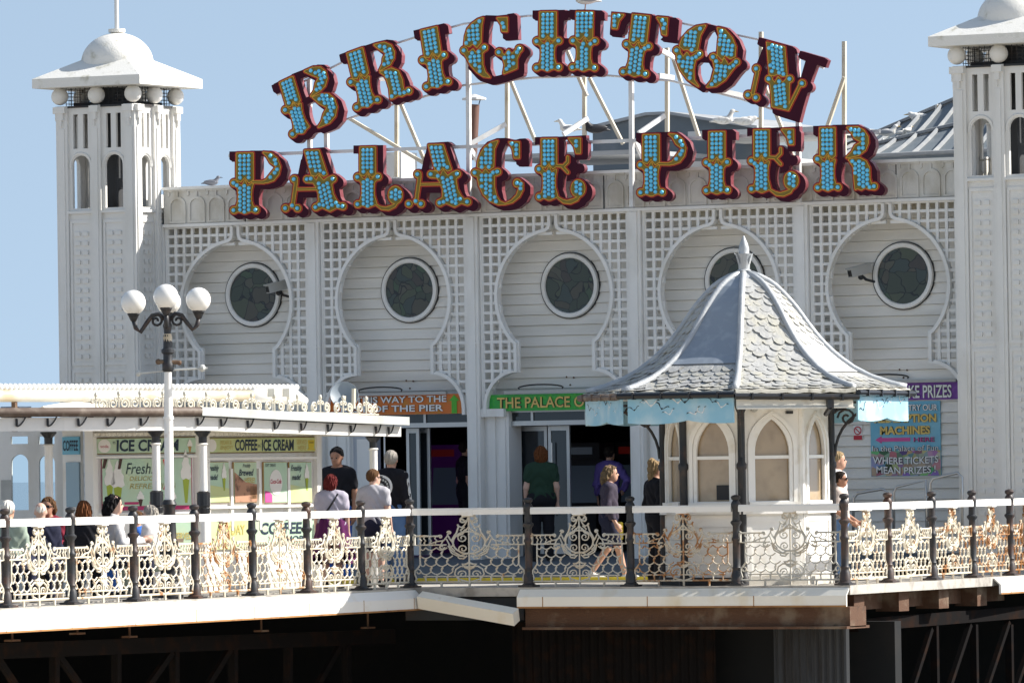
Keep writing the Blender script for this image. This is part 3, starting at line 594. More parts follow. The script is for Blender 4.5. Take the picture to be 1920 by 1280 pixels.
pt('TRY OUR', .55, .97, .87, .955, 'text_white'); pt('REDEMPTION', .06, .95, .715, .83, 'text_gold', .04); pt('MACHINES', .14, .86, .555, .67, 'text_gold', .04); pt('HERE', .62, .92, .455, .515, 'pink', .0); pt('In the Palace of Fun', .03, .97, .335, .41, 'text_white', .0); pt('WHERE TICKETS', .03, .97, .175, .27, 'text_white', .02, arc=-.02); pt('MEAN PRIZES !', .08, .93, .045, .14, 'text_white', .02, arc=-.02)
m = MB(); u = lambda a_, b_: (W * a_, H * b_); m.plate([[u(.07, .49), u(.16, .54), u(.16, .515), u(.57, .515), u(.57, .465), u(.16, .465), u(.16, .44)]], (pl[0], YP - .003, zb), X_, Z_, -Y_, 0, .006); m.build('arrow', 'pink', T)
m1 = MB(); m1.b2((pl[0] + .004, YP - .002, zb + .004), (pr_[0] - .004, YP, zb + H * .34))
m1.build('ticket_confetti', 'confetti', T)
# no smoking sign
c = sx(1609, 812, .47); t = thing('smoking_sign', 'tiny red and white no smoking sign by the hut', 'sign', c); m = MB(); m.b2(c + np.array((-.07, -.01, -.10)), c + np.array((.07, 0, .12))); m.build('plate', 'text_white', t); m = MB(); m.b2(c + np.array((-.068, -.014, -.095)), c + np.array((.068, -.011, -.03))); m.tube([c + np.array((.055 * math.cos(a_), -.015, .04 + .055 * math.sin(a_))) for a_ in np.linspace(0, 2 * PI, 17)[:-1]], .008, 5, closed=True); m.bar(c + np.array((-.04, -.015, .08)), c + np.array((.04, -.015, .0)), .01, .012); m.build('mark', 'no_red', t)
# door zone: transoms, frames, leaves
m = MB()
for k in (1, 2, 3):
    x0 = bx(k) + (.52 if k > 0 else .11); x1 = bx(k + 1) - .108; m.b2((x0, .18, 2.26), (x1, .26, 2.33)); m.b2((x0, .18, 2.46), (x1, .5, 2.56))
    for x in (x0 + .35, (x0 + x1) / 2 + .2): m.b2((x - .02, .19, 2.33), (x + .02, .25, 2.46))
part(m, 'transom', 'alu')
m = MB()
for k in (1, 2, 3): m.b2((bx(k) + .5, .215, 2.33), (bx(k + 1) - .1, .225, 2.46))
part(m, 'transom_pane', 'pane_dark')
def leaf(px0, px1, Y, handle=None):
    """glazed door leaf between two picture columns"""
    a = sx(px0, 850, Y)[0]; b = sx(px1, 850, Y)[0]; m = MB(); w_ = .05; m.b2((a, Y, .33), (a + w_, Y + .04, 2.25)); m.b2((b - w_, Y, .33), (b, Y + .04, 2.25)); m.b2((a + w_, Y + .001, 2.18), (b - w_, Y + .039, 2.25)); m.b2((a + w_, Y + .001, .33), (b - w_, Y + .039, .48)); o = part(m, 'door', 'alu')
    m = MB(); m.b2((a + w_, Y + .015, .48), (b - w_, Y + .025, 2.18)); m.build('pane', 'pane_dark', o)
    if handle: m = MB(); h_ = sx(handle, 850, Y)[0]; m.tube([(h_, Y - .05, .9), (h_, Y - .05, 2.0)], .014, 6); m.build('handle', 'steel_rail', o)
leaf(762, 786, .35); leaf(778, 806, .5); leaf(944, 968, .35); leaf(968, 1026, .55, None); leaf(1028, 1068, .42, 1038)
clapx = MB(); xl = bx(0) + .1; clapx.b2((xl, .2, .3), (bx(1) + .95, .3, 2.5)); part(clapx, 'side_door', 'door_blue')
m = MB()
for px in (640, 662, 690, 722): 
    x = sx(px, 880, .2)[0]; m.b2((x - .012, .19, .4), (x + .012, .2, 2.45))
for z in (1.25, 2.2): m.b2((bx(1) + .1, .185, z), (bx(1) + .95, .2, z + .03))
m.b2((bx(1) + .25, .186, 1.35), (bx(1) + .5, .2, 2.1)); m.b2((bx(1) + .6, .186, 1.35), (bx(1) + .85, .2, 2.1))
part(m, 'door_panel', 'white_paint')
# things glimpsed inside; dim screens and extra marquee lights are added
p = sx(787, 900, 1.2); t = thing('neon_strip', 'glowing purple upright light strip just inside the orange sign doorway', 'light strip', (p[0], 1.2, .35)); m = MB(); m.b2((p[0] - .05, 1.2, .36), (p[0] + .05, 1.26, 2.0)); m.build('tube', 'neon_purple', t)
for px_, Yd, mk_, lab in ((826, 2., 'machine_glow_purple', 'dim purple arcade machine inside the orange sign doorway'), (900, 2.6, 'machine_grey', 'dark grey arcade machine behind the left leaf of the middle doors'), (1085, 2.4, 'machine_grey', 'dark arcade machine with faint blue screen inside the open middle doorway'), (1178, 3., 'machine_grey', 'arcade machine with a tiny red light deep in the open middle doorway')):
    p = sx(px_, 960, Yd); t = thing('arcade_machine', lab, 'arcade machine', (p[0], Yd, .35), group='arcade machines indoors'); m = MB(); m.b2((p[0] - .3, Yd, .345), (p[0] + .3, Yd + .6, 1.0)); m.b2((p[0] - .3, Yd + .25, 1.0), (p[0] + .3, Yd + .6, 1.75)); m.b2((p[0] - .32, Yd + .1, 1.75), (p[0] + .32, Yd + .6, 2.0)); m.build('cabinet', mk_, t)
    m = MB(); m._add([(p[0] - .24, Yd + .14, 1.08), (p[0] + .24, Yd + .14, 1.08), (p[0] + .24, Yd + .235, 1.65), (p[0] - .24, Yd + .235, 1.65)], [(0, 1, 2, 3)]); m.build('screen', 'screen_glow', t); m = MB(); m.b2((p[0] - .2, Yd + .09, 1.82), (p[0] + .2, Yd + .1, 1.93)); m.build('marquee', 'lamp_red' if px_ in (826, 1178) else 'screen_glow', t)
# ramp handrails on the right
for i, (pts, l) in enumerate(((((1600, 1000), (1600, 935), (1608, 924), (1655, 916), (1664, 922), (1666, 1000)), 'lowest'), (((1676, 1000), (1676, 922), (1682, 912), (1736, 900), (1738, 1000)), 'middle'), (((1744, 1000), (1744, 905), (1750, 896), (1796, 886), (1804, 894), (1804, 1000)), 'highest'))):
    Y = -1.1; P = [sx(*q_, Y) for q_ in pts]; m = MB(); m.tube(P, .022, 7); tag(m.build('hand_rail', 'steel_rail', None, smooth=True), '%s of three bent steel handrails on the side ramp' % l, 'handrail', 'steel handrails of the ramp')
# CCTV cameras
for i, (px, py, fl) in enumerate(((520, 538, -1), (1612, 508, -1))):
    c = sx(px, py, .22); t = thing('security_camera', ['grey wall camera in front of the first round window', 'grey wall camera left of the last round window'][i], 'camera', c, group='security cameras on the wall')
    ax = np.array([-.55, -.8, -.22]); ax = ax / np.linalg.norm(ax); s_ = np.cross(ax, Z_); s_ /= np.linalg.norm(s_); n_ = np.cross(s_, ax); m = MB(); m.box(c, (.34, .13, .12), (ax, s_, n_)); m.box(c + n_ * .07 - ax * .0, (.38, .15, .02), (ax, s_, n_)); m.build('housing', 'cctv_grey', t)
    m = MB(); m.box(c + ax * .172, (.008, .10, .09), (ax, s_, n_)); m.build('lens_window', 'text_black', t); m = MB(); m.tube([c - n_ * .06, c - n_ * .13 + np.array((.05, .05, 0)), (c[0] + .16, .49, c[2] - .17)], .022, 6); m.ball(c - n_ * .09, .045); m.build('bracket', 'dark_steel', t)
# ------------------------------------------------------------------ towers
def tower(cx, label, pole):
    x0, x1, y0, y1 = cx - .71, cx + .71, -.8, .55; t = thing('bell_tower', label, 'tower', (cx, -.12, 0), group='square corner towers')
    mk = 'tower_paint'
    zt = 7.30; zb = 5.62
    # shaft
    m = MB(); m.b2((x0 + .05, y0 + .05, -.1), (x1 - .05, y1 - .05, zb)); m.build('shaft', mk, t)
    faces = [((x0, y0), X_, -Y_, x1 - x0), ((x1, y0), Y_, X_, y1 - y0), ((x1, y1), -X_, Y_, x1 - x0), ((x0, y1), -Y_, -X_, y1 - y0)]
    pil = MB(); rel = MB(); bel = MB();
    for (ox, oy), u, n, L in faces:
        o = np.array((ox, oy, 0.)); pil.box(o + u * .10 - n * .10 + Z_ * (zt / 2), (.20, .20, zt), (u, n, Z_))
        # pilasters at the corners and the middle
        for q_, wd in ((.10, .20), (L / 2, .17), (L - .10, .20)):
            if wd < .19: pil.box(o + u * q_ - n * .03 + Z_ * (zt / 2), (wd, .06, zt), (u, n, Z_))
            pil.box(o + u * q_ + n * .008 + Z_ * (zt / 2 - .1), (wd - .09, .02, zt - .5), (u, n, Z_))
            pil.box(o + u * q_ + n * .03 + Z_ * (zt - .06), (wd - .012, .06, .10), (u, n, Z_)); pil.box(o + u * q_ + n * .022 + Z_ * (zt - .16), (wd - .10, .045, .12), (u, n, Z_)); pil.box(o + u * q_ + n * .02 + Z_ * (zt - .27), (wd - .16, .04, .10), (u, n, Z_))
        bays = ((.20, L / 2 - .085), (L / 2 + .085, L - .20))
        for a, b in bays:
            wd = b - a; out = [(a, zb), (b, zb), (b, zt), (a, zt)]; mid = (a + b) / 2; r = wd / 2 - .055
            holes = [[(mid - r, 5.72), (mid + r, 5.72), (mid + r, 6.38)] + [(mid + r * math.cos(q_), 6.38 + r * math.sin(q_)) for q_ in np.linspace(0, PI, 10)[1:-1]] + [(mid - r, 6.38)]]
            sw = wd * .2
            for sgn in (-1, 1): holes.append([(mid + sgn * wd * .21 - sw / 2, 6.64), (mid + sgn * wd * .21 + sw / 2, 6.64), (mid + sgn * wd * .21 + sw / 2, 7.17), (mid + sgn * wd * .21 - sw / 2, 7.17)])
            bel.plate([out] + holes, o - n * .05, u, Z_, n, -.05, .0)
            arc = [(mid + (r + .035) * math.cos(q_), 6.38 + (r + .035) * math.sin(q_)) for q_ in np.linspace(-.2, PI + .2, 14)]
            bel.tube([o + u * p[0] + Z_ * p[1] - n * .05 for p in arc], .022, 5)
            bel.box(o + u * mid - n * .03 + Z_ * 5.66, (wd, .06, .04), (u, n, Z_))
            # relief panels: frames with two columns of little rectangles
            z1 = 5.56
            for z0_, z1_ in ((3.30, 5.54), (1.05, 3.24), (.3, 1.0)):
                fr_ = [(a + .01, z0_), (b - .01, z0_), (b - .01, z1_), (a + .01, z1_)]; inn = [(a + .05, z0_ + .05), (b - .05, z0_ + .05), (b - .05, z1_ - .05), (a + .05, z1_ - .05)]
                rel.plate([fr_, inn], o - n * .05, u, Z_, n, 0, .02, back=False)
                z = z0_ + .14
                while z < z1_ - .12:
                    for sgn in (-1, 1): rel.box(o + u * (mid + sgn * wd * .17) - n * .04 + Z_ * z, (wd * .22, .04, .062), (u, n, Z_))
                    z += .145
    pil.build('pilaster', mk, t); rel.build('relief_panel', mk, t); bel.build('belfry_wall', mk, t, fix=False);
    m = MB(); m.b2((x0 + .12, y0 + .12, zb - .02), (x1 - .12, y1 - .12, zb + .03)); m.build('belfry_floor', 'dark_steel', t)
    m = MB(); m.b2((cx - .24, -.36, zb), (cx + .10, -.02, 7.6)); m.build('core_post', 'sheet_grey', t)
    m = MB(); m.b2((x0 + .02, y0 + .02, zt - .03), (x1 - .02, y1 - .02, zt)); m.b2((x0 + .2, y0 + .2, zt), (x1 - .2, y1 - .2, 7.36)); m.build('belfry_ceiling', 'dark_steel', t)
    # wire screen between the balls
    m = MB()
    for (ox, oy), u, n, L in faces:
        o = np.array((ox, oy, 0.)) - n * .12
        for i in range(15): m.box(o + u * (.12 + i * (L - .24) / 14) + Z_ * 7.45, (.008, .006, .30), (u, n, Z_))
        for i in range(5): m.box(o + u * (L / 2) + Z_ * (7.34 + i * .055), (L - .2, .006, .007), (u, n, Z_))
    m.build('wire_screen', 'dark_steel', t)
    for (dx, dy) in ((-1, -1), (0, -1), (1, -1), (1, 0), (1, 1), (0, 1), (-1, 1), (-1, 0)):
        m = MB(); m.ball((cx + dx * .66, -.125 + dy * .63, 7.455), .135, 16); m.build('ball_finial', mk, t, smooth=True)
    # roof
    e = .26; X0, X1, Y0, Y1 = x0 - e, x1 + e, y0 - e, y1 + e; zr = 7.58; ap = 8.06; k = .34; m = MB(); lo = [(X0, Y0), (X1, Y0), (X1, Y1), (X0, Y1)]; cy = (Y0 + Y1) / 2
    up = [(cx + (p[0] - cx) * k, cy + (p[1] - cy) * k) for p in lo]
    V = [(p[0], p[1], zr) for p in lo] + [(p[0], p[1], zr + .145) for p in lo] + [(p[0], p[1], ap) for p in up]
    m._add(V, [(3, 2, 1, 0)] + [(i, (i + 1) % 4, 4 + (i + 1) % 4, 4 + i) for i in range(4)] + [(4 + i, 4 + (i + 1) % 4, 8 + (i + 1) % 4, 8 + i) for i in range(4)] + [(8, 9, 10, 11)]); m.build('roof', 'tower_roof', t)
    m = MB(); m.lathe([(.56, -.12), (.56, 0)] + [(.56 * math.cos(a_), .47 * math.sin(a_)) for a_ in np.linspace(0, PI / 2 - .15, 12)] + [(.10, .47), (.13, .48), (.13, .53), (.02, .54)], (cx, cy, 7.97), 32); m.build('dome', 'tower_roof', t, smooth=.6)
    m = MB(); m.lathe([(.034, 0), (.030, 3.4)], (cx, cy, 8.48), 10); m.build('flag_pole', 'frame_white', t, smooth=.8)
tower(-6.79, 'white square belfry tower with domed roof at the left end of the building', True)
tower(8.40, 'white square belfry tower cut by the right edge of the picture', True)
# ------------------------------------------------------------------ roofs behind the parapet
def boxthing(name, label, cat, a, b, Y, dep, mk):
    p = onY(*a, Y); q_ = onY(*b, Y); m = MB(); m.b2((p[0], Y, min(p[2], q_[2])), (q_[0], Y + dep, max(p[2], q_[2]))); return tag(m.build(name, mk), label, cat)
boxthing('plant_box', 'grey flat roof housing behind the letters in the middle', 'roof housing', (905, 300), (1200, 280), 3.0, 3, 'roof_grey')
boxthing('plant_box', 'pale square roof box behind the letter L', 'roof housing', (724, 345), (752, 285), 2.0, .5, 'roof_pale')
boxthing('plant_box', 'low pale roof housing behind the first letters of PIER', 'roof housing', (1225, 330), (1480, 296), 1.6, 1.2, 'roof_pale')
# dark hipped roof building
h = thing('roof_house', 'dark grey boxy roof building with shallow pitched top behind the parapet', 'roof building', onY(1230, 290, 7)); a = onY(1112, 300, 7.); b = onY(1420, 300, 7.); m = MB(); tp = onY(1215, 217, 7.); lf = onY(1112, 243, 7.); rt = onY(1400, 243, 7.)
m.plate([[(a[0], a[2] - .5), (b[0], a[2] - .5), (b[0], rt[2]), (tp[0] + .4, tp[2]), (tp[0], tp[2]), (a[0], lf[2])]], (0, 7, 0), X_, Z_, -Y_, -4, 0); m.build('wall', 'roof_dark', h)
m = MB(); m.plate([[(a[0] - .05, lf[2] + .003), (tp[0], tp[2] + .003), (tp[0] + .4, tp[2] + .003), (b[0] + .05, rt[2] + .003), (b[0] + .05, rt[2] + .05), (tp[0] + .4, tp[2] + .05), (tp[0], tp[2] + .05), (a[0] - .05, lf[2] + .05)]], (0, 6.9, 0), X_, Z_, -Y_, -4.2, 0); m.build('roof', 'roof_grey', h)
boxthing('plant_box', 'pale roof slab under the gulls at right', 'roof housing', (1290, 262), (1560, 236), 5., 2, 'roof_pale')
# metal ribbed roof at right rising to the right
h = thing('ribbed_roof', 'grey ribbed metal roof rising toward the right tower', 'roof', onY(1700, 295, 3.0))
e0 = onY(1560, 300, 3.0); e1 = onY(1800, 286, 3.0); r0 = onY(1560, 288, 6.5); r1 = onY(1800, 206, 6.5); m = MB()
rp = lambda u, v: (e0 * (1 - u) + (e1 + X_ * 2) * u) * (1 - v) + (r0 * (1 - u) + (r1 + X_ * 2 + Z_ * .9) * u) * v
m.grid([[rp(u, v) for v in np.linspace(0, 1, 9)] for u in np.linspace(0, 1, 13)]); m._add([e0 - Z_ * .1, e1 + X_ * 2 - Z_ * .1, e1 + X_ * 2, e0], [(0, 1, 2, 3)]); m.build('sheet', 'roof_dark', h)
up_ = np.array((-.1, -.5, .85)); m = MB()
for i in range(14):
    u = i / 13 * 1.1 - .1; pts = [rp(min(1, max(0, u + .22 * v)), v) + up_ * .03 for v in np.linspace(0, 1, 9) if 0 <= u + .22 * v <= 1]
    if len(pts) > 1: m.tube(pts, .032, 5)
for v in (0, .5, .98): m.tube([rp(u, v) + up_ * .04 for u in np.linspace(0, 1, 9)], .035, 5)
m.build('rib', 'roof_rib', h)
# brown flue with cowl
h = thing('flue_pipe', 'brown rusty flue pipe with thin conical cowl behind the frame', 'flue', onY(888, 262, 3.)); m = MB(); a = onY(884, 300, 3.); b = onY(889, 196, 3.); m.tube([a, b], .085, 12); m.build('pipe', 'pipe_brown', h, smooth=.8); m = MB(); c = onY(889, 184, 3.); m.lathe([(.19, -.03), (.185, 0), (.02, .06)], c, 14); m.build('cowl', 'roof_pale', h)
m = MB()
for dx in (-.12, .12): m.bar(b + X_ * dx * .7, c + X_ * dx, .012, .012)
m.build('strut', 'dark_steel', h)
# ------------------------------------------------------------------ railing
pm = MB()                                    # black post
pm.lathe([(.10, 0), (.10, .03), (.075, .05), (.07, .16), (.055, .19), (.052, .22), (.062, .24), (.052, .26), (.05, .60), (.062, .615), (.062, .64), (.048, .66), (.046, .80), (.075, .84), (.075, .86), (.05, .88), (.046, 1.02), (.06, 1.06), (.066, 1.10), (.05, 1.13), (.04, 1.145), (.062, 1.165), (.066, 1.19), (.05, 1.21), (.015, 1.22)], n=12)
PPOST = thing('railing_post', 'x', 'railing post', (0, 0, 0), 0, 'black railing posts'); pm.build('shaft', 'iron_black', PPOST, smooth=.7)
q_ = MB(); q_.b2((-.11, -.11, 0), (.11, .11, .025)); q_.build('foot_plate', 'iron_black', PPOST)
# cast lattice panel, drawn in picture units of 1.9 mm x 1.66 mm from the panel centre
PW = .0019; PH = .00166
def spiral(c, r0, a0, turns, dirn=1, n=14): return [(c[0] + r0 * (1 - .8 * i / n) * math.cos(a0 + dirn * turns * 2 * PI * i / n), c[1] + r0 * (1 - .8 * i / n) * math.sin(a0 + dirn * turns * 2 * PI * i / n)) for i in range(n + 1)]
def panel(rad):
    m = MB(); lines = []
    def ln(p, r=1.): lines.append((p, r)); lines.append(([(-x, y) for x, y in p], r))
    def one(p, r=1.): lines.append((p, r))
    one([(-395, 45), (395, 45)], 1.15); one([(-330, 92), (330, 92)], .9)
    ln([(350, 350), (352, 250), (350, 190), (362, 170), (385, 140), (390, 110), (378, 70), (395, 45)], 1.1); ln([(350, 352), (160, 352)], 1.); ln([(375, 425), (215, 425), (200, 415)], 1.1); ln([(375, 425), (390, 440), (392, 350), (350, 350)], 1.2); ln(spiral((205, 418), 18, 0, .9), 1)
    for x in (235, 275, 315, 345): ln([(x, 425), (x + 9, 405), (x - 6, 388), (x + 5, 370), (x, 352)], .9)
    pitch = 78
    for r, y in enumerate((330, 262, 196, 130)):
        for k in range(-6, 6):
            x = (k + .5 * (r % 2)) * pitch; xa, xb = x, x + pitch; mid = (xa + xb) / 2
            if abs(mid) > 352: continue
            lim = 165 if y > 300 else 140 if y > 240 else 95 if y > 180 else 108
            if abs(mid) < lim: continue
            xa = max(-352, xa); xb = min(352, xb)
            one([(xa + (xb - xa) * t, y - 22 * math.sin(PI * t)) for t in np.linspace(0, 1, 6)], .85)
            if abs(mid) < 350: one([(mid, y - 20), (mid + 7, y - 33), (mid - 5, y - 46), (mid, y - 66)], 1.05)
            if abs(mid) < 350: m.ball((mid * PW, 0, (y - 40) * PH), rad * 1.5, 6)
    for x in range(-312, 330, 78):
        if abs(x) > 60: one([(x, 45), (x, 92)], .9)
    # centre medallions
    one([(115 * math.cos(a), 370 + 92 * math.sin(a)) for a in np.linspace(0, 2 * PI, 25)], 1.15); one([(0, 590), (0, 45)], 1.1)
    for sg in (1,):
        ln(spiral((45, 408), 40, PI / 2, 1.4, -1), .9); ln(spiral((42, 318), 38, -PI / 2, 1.4, 1), .9)
        ln([(14, 262), (40, 236), (70, 240), (80, 252)], 1); ln([(0, 285), (60, 262), (118, 300), (150, 345)], 1); ln([(108, 355), (140, 320), (125, 285), (85, 262), (30, 255)], 1)
        ln([(72, 505), (88, 450), (108, 420), (120, 395), (112, 370)], 1.1); ln([(72, 505), (50, 495), (30, 515), (12, 550), (0, 590)], 1); ln([(72, 505), (80, 520)], 1.2)
        ln([(140, 462), (152, 435), (135, 400), (115, 370)], 1.); ln(spiral((140, 452), 14, 0, 1.), 1.2); ln([(150, 430), (180, 388), (230, 380), (300, 352)], .9); ln([(200, 352), (185, 390), (160, 400), (135, 340), (100, 300)], .9); ln(spiral((195, 335), 22, PI, 1.), 1.)
        ln(spiral((45, 555), 22, PI, 1.1), 1.2); ln([(0, 590), (45, 582), (62, 560)], 1.1); ln([(20, 480), (45, 455), (60, 470), (30, 500)], 1.1); ln([(0, 500), (45, 440), (70, 430)], .9)
        ln([(0, 205), (26, 190), (50, 195), (30, 165), (0, 150)], 1.3); ln([(0, 170), (60, 175), (95, 150), (105, 110), (80, 70), (30, 52), (0, 45)], 1.); ln(spiral((48, 108), 34, 0, 1.3, 1), .9); ln(spiral((365, 128), 28, 0, 1.1, 1), .9)
    for dx in (-200, 0, 200): one([(dx, 45), (dx, 0)], 1.5)
    for p, r in lines: m.tube([(x * PW, 0, y * PH) for x, y in p], rad * r, 5, cap=False)
    m.box((0, 0, 592 * PH), (.16, .05, .03))
    for s_ in (-1, 1): m.box((s_ * 392 * PW, 0, 388 * PH), (.03, .03, .13))
    return m
PPAN = thing('balustrade_section', 'x', 'railing panel', (0, 0, 0), 0, 'white cast iron railing panels'); panel(.0128).build('scrollwork', 'iron_white', PPAN)
PPAN2 = thing('balustrade_section', 'x', 'railing panel', (0, 0, 0), 0, 'white cast iron railing panels'); panel(.0112).build('scrollwork', 'iron_shaded', PPAN2)
ordn = ['first', 'second', 'third', 'fourth', 'fifth', 'sixth', 'seventh', 'eighth', 'ninth']
first = {'p': True, 'a': True, 'b': True}
def inst(proto, key, loc, rz, label, rust):
    if first[key]:
        first[key] = False; proto.location = (*loc, ) ; proto.rotation_euler.z = rz; proto['label'] = label
        for c in proto.children: c.color = (1, 1, 1, rust)
        return proto
    return dup(proto, loc, rz, label, (1, 1, 1, rust))
def run(pts, proto, key, plab, qlab, rusts, skip_first=False):
    for i, p in enumerate(pts):
        if skip_first and i == 0: continue
        inst(PPOST, 'p', (p[0], p[1], 0), 0, plab[i], .3 + .5 * random.random())
    for i in range(len(pts) - 1):
        a = np.array(pts[i]); b = np.array(pts[i + 1]); c = (a + b) / 2; d_ = b - a; o = inst(proto, key, (c[0], c[1], .0), math.atan2(d_[1], d_[0]), qlab[i], rusts[i]); o.scale = (np.linalg.norm(d_) / 1.6 * (1.0 if o.name else 1), 1, 1)
NL = len(LEFT)
lp = ['black iron railing post at the deck corner above the drooping board'] + ['black iron railing post on the left walkway, %s left of the deck corner' % ordn[i] for i in range(NL - 1)]
lq = ['sunlit white railing panel on the left walkway, %s left of the deck corner' % ordn[i] for i in range(NL - 1)]
run(LEFT, PPAN, 'a', lp, lq, [.2, .4, .5, .65, .4, .45, .3, .25])
mp_ = ['', 'black iron railing post in front of the woman in the green top', 'black iron railing post just left of the hut', 'black iron railing post in front of the middle of the hut', 'black iron railing post at the right corner of the hut']
mq = ['shaded white railing panel in front of the white door pillars', 'shaded white railing panel in front of the woman walking with a yellow bottle', 'rustiest shaded white railing panel by the left side of the hut', 'shaded white railing panel before the bright right side of the hut']
run(MID, PPAN2, 'b', mp_, mq, [.35, .35, .72, .28], True)
rp = [''] + ['black iron railing post on the far right walkway, %s from the hut' % ordn[i] for i in range(5)]
rq = ['%s railing panel on the right walkway, %s from the hut' % (['pale rust-specked', 'creamy rust-edged', 'rust-crested', 'orange rusted', 'badly rusted'][i], ordn[i]) for i in range(5)]
run(RIGHT, PPAN, 'a', rp, rq, [.42, .38, .6, .68, .8], True)
def rail(pts, name, label, mk):
    m = MB()
    for a, b in zip(pts[:-1], pts[1:]):
        a = np.array((*a, 1.03)); b = np.array((*b, 1.03)); d_ = (b - a) / np.linalg.norm(b - a); m.bar(a + d_ * .055, b - d_ * .055, .09, .075); m.bar(a + d_ * .055 + Z_ * .045, b - d_ * .055 + Z_ * .045, .07, .022); c = (a + b) / 2; m.box(c - Z_ * .005, (.17, .1, .095), (d_, np.cross(Z_, d_), Z_))
    return tag(m.build(name, mk), label, 'handrail', 'white timber handrails on the railing')
rail(LEFT, 'top_rail', 'sunlit white handrail along the left walkway', 'bright_paint'); rail(MID, 'top_rail', 'shaded white handrail across the middle, in front of the hut', 'bright_paint'); rail(RIGHT, 'top_rail', 'white handrail of the right walkway beyond the hut', 'bright_paint')

# ------------------------------------------------------------------ the eight-sided hut
HC = np.array((7.35, -6.55)); c8 = lambda R, k: np.array((HC[0] + R * math.sin(math.radians(22.5 + 45 * k)), HC[1] - R * math.cos(math.radians(22.5 + 45 * k))))
a = onPl(1400, 800, (HC[0], HC[1], 0), Vv); HC[:] = a[:2]
HUT = thing('hut', 'white eight-sided seaside hut with grey bell-shaped slate roof and pointed windows', 'hut', (HC[0], HC[1], 0))
RW = 1.13; RR = 2.20
V3 = lambda p, z: np.array((p[0], p[1], z))
# k=0 corner is at +22.5 deg from -Y towards +X ; face k lies between corner k-1 and k (face 0 looks along -Y)
for k in range(8):
    A = c8(RW, k - 1); B = c8(RW, k); u = V3(B - A, 0); L = np.linalg.norm(u); u /= L; n = np.cross(u, Z_); o = V3(A, 0)
    m = MB(); mid = L / 2; wz0, wzs, hw = 1.13, 1.78, .245
    Rg = hw * 2.2; right = [(mid + hw - Rg + Rg * math.cos(a_), wzs + Rg * math.sin(a_)) for a_ in np.linspace(0, math.acos(1 - hw / Rg), 8)]; left = [(2 * mid - x, z) for x, z in right[::-1][1:]]
    hole = [(mid - hw, wz0), (mid + hw, wz0)] + right + left
    def grow(l, e): return [(mid + (x - mid) * (1 + e / hw), z + (e if z > 1.5 else -e * .5)) for x, z in l]
    m.plate([[(0, .98), (L, .98), (L, 2.52), (0, 2.52)], grow(hole, .02)], o, u, Z_, n, -.06, 0); m.build('upper_wall', 'hut_paint', HUT, fix=False)
    m = MB(); m.plate([grow(hole, .105), grow(hole, .055)], o, u, Z_, n, 0, .03, back=False); m.plate([grow(hole, .05), hole], o, u, Z_, n, -.03, .012, back=False); f_ = m.build('window_frame', 'hut_paint', HUT, fix=False)
    m = MB(); m.box(o + u * mid + Z_ * 1.72 - n * .015, (hw * 2, .03, .045), (u, n, Z_)); m.box(o + u * mid + Z_ * (wz0 - .035) + n * .03, (hw * 2 + .2, .08, .05), (u, n, Z_)); m.build('glazing_bar', 'hut_paint', f_)
    m = MB(); m.plate([grow(hole, .01)], o, u, Z_, n, -.055, -.045, sides=False, back=False); m.build('blind', 'blind_tan', f_, fix=False)
    m = MB()
    if k in (0, 7, 6):
        z = .1
        while z < .95: m.box(o + u * mid + n * .0 + Z_ * (z + .085), (L - .02, .05, .162), (u, n, Z_)); z += .17
        m.box(o + u * mid - n * .02 + Z_ * .5, (L - .02, .05, .98), (u, n, Z_))
    else:
        m.box(o + u * mid - n * .01 + Z_ * .49, (L - .004, .05, .97), (u, n, Z_)); fr_ = [(.05, .12), (L - .05, .12), (L - .05, .92), (.05, .92)]; inn = [(.12, .19), (L - .12, .19), (L - .12, .85), (.12, .85)]; m.plate([fr_, inn], o, u, Z_, n, .01, .028, back=False)
    m.box(o + u * mid + n * .02 + Z_ * .985, (L + .03, .12, .06), (u, n, Z_)); m.build('lower_wall', 'hut_paint', HUT)
    m = MB(); m.box(o + u * mid + n * .02 + Z_ * .05, (L + .04, .1, .11), (u, n, Z_)); m.build('plinth', 'kerb_pale' if k in (1, 2) else 'dark_steel', HUT)
    # column at corner k
    p = c8(RW + .02, k)
    m = MB(); blk = k not in (1,); r_ = .055
    if blk: m.lathe([(.085, 0), (.085, .1), (.06, .14), (r_, .2), (r_, 1.55), (.07, 1.58), (.07, 1.63), (r_ - .005, 1.66), (r_ - .005, 2.32), (.075, 2.38), (.095, 2.46), (.095, 2.56)], V3(p, 0), 12)
    else: m.lathe([(.05, .98), (.05, 2.5)], V3(p * 1 + (HC - p) * .03, 0), 8)
    m.build('column', 'iron_black' if blk else 'hut_paint', HUT, smooth=.7)
    # scrolled bracket reaching out under the eaves
    dirv = V3((p - HC) / np.linalg.norm(p - HC), 0)
    if blk and k != 7:
        m = MB(); q0 = V3(p, 0); m.tube([q0 + dirv * (.05 + .62 * (1 - math.cos(t)) / 1) + Z_ * (1.72 + .66 * math.sin(t)) for t in np.linspace(0, PI / 2, 9)], .022, 6)
        m.tube([q0 + dirv * (.22 + x) + Z_ * (2.24 + z) for x, z in spiral((0, 0), .13, PI, 1.4, -1)], .017, 6); m.tube([q0 + dirv * (.45 + x) + Z_ * (2.38 + z) for x, z in spiral((0, 0), .08, PI, 1.2, 1)], .015, 6); m.tube([q0 + dirv * .06 + Z_ * 2.45, q0 + dirv * .75 + Z_ * 2.45], .02, 6); m.build('bracket', 'iron_black', HUT)
m = MB(); m.plate([[tuple(c8(RR - .12, k)) for k in range(8)]], (0, 0, 2.55), X_, Y_, Z_, -.03, 0); m.build('eaves_soffit', 'hut_paint', HUT)
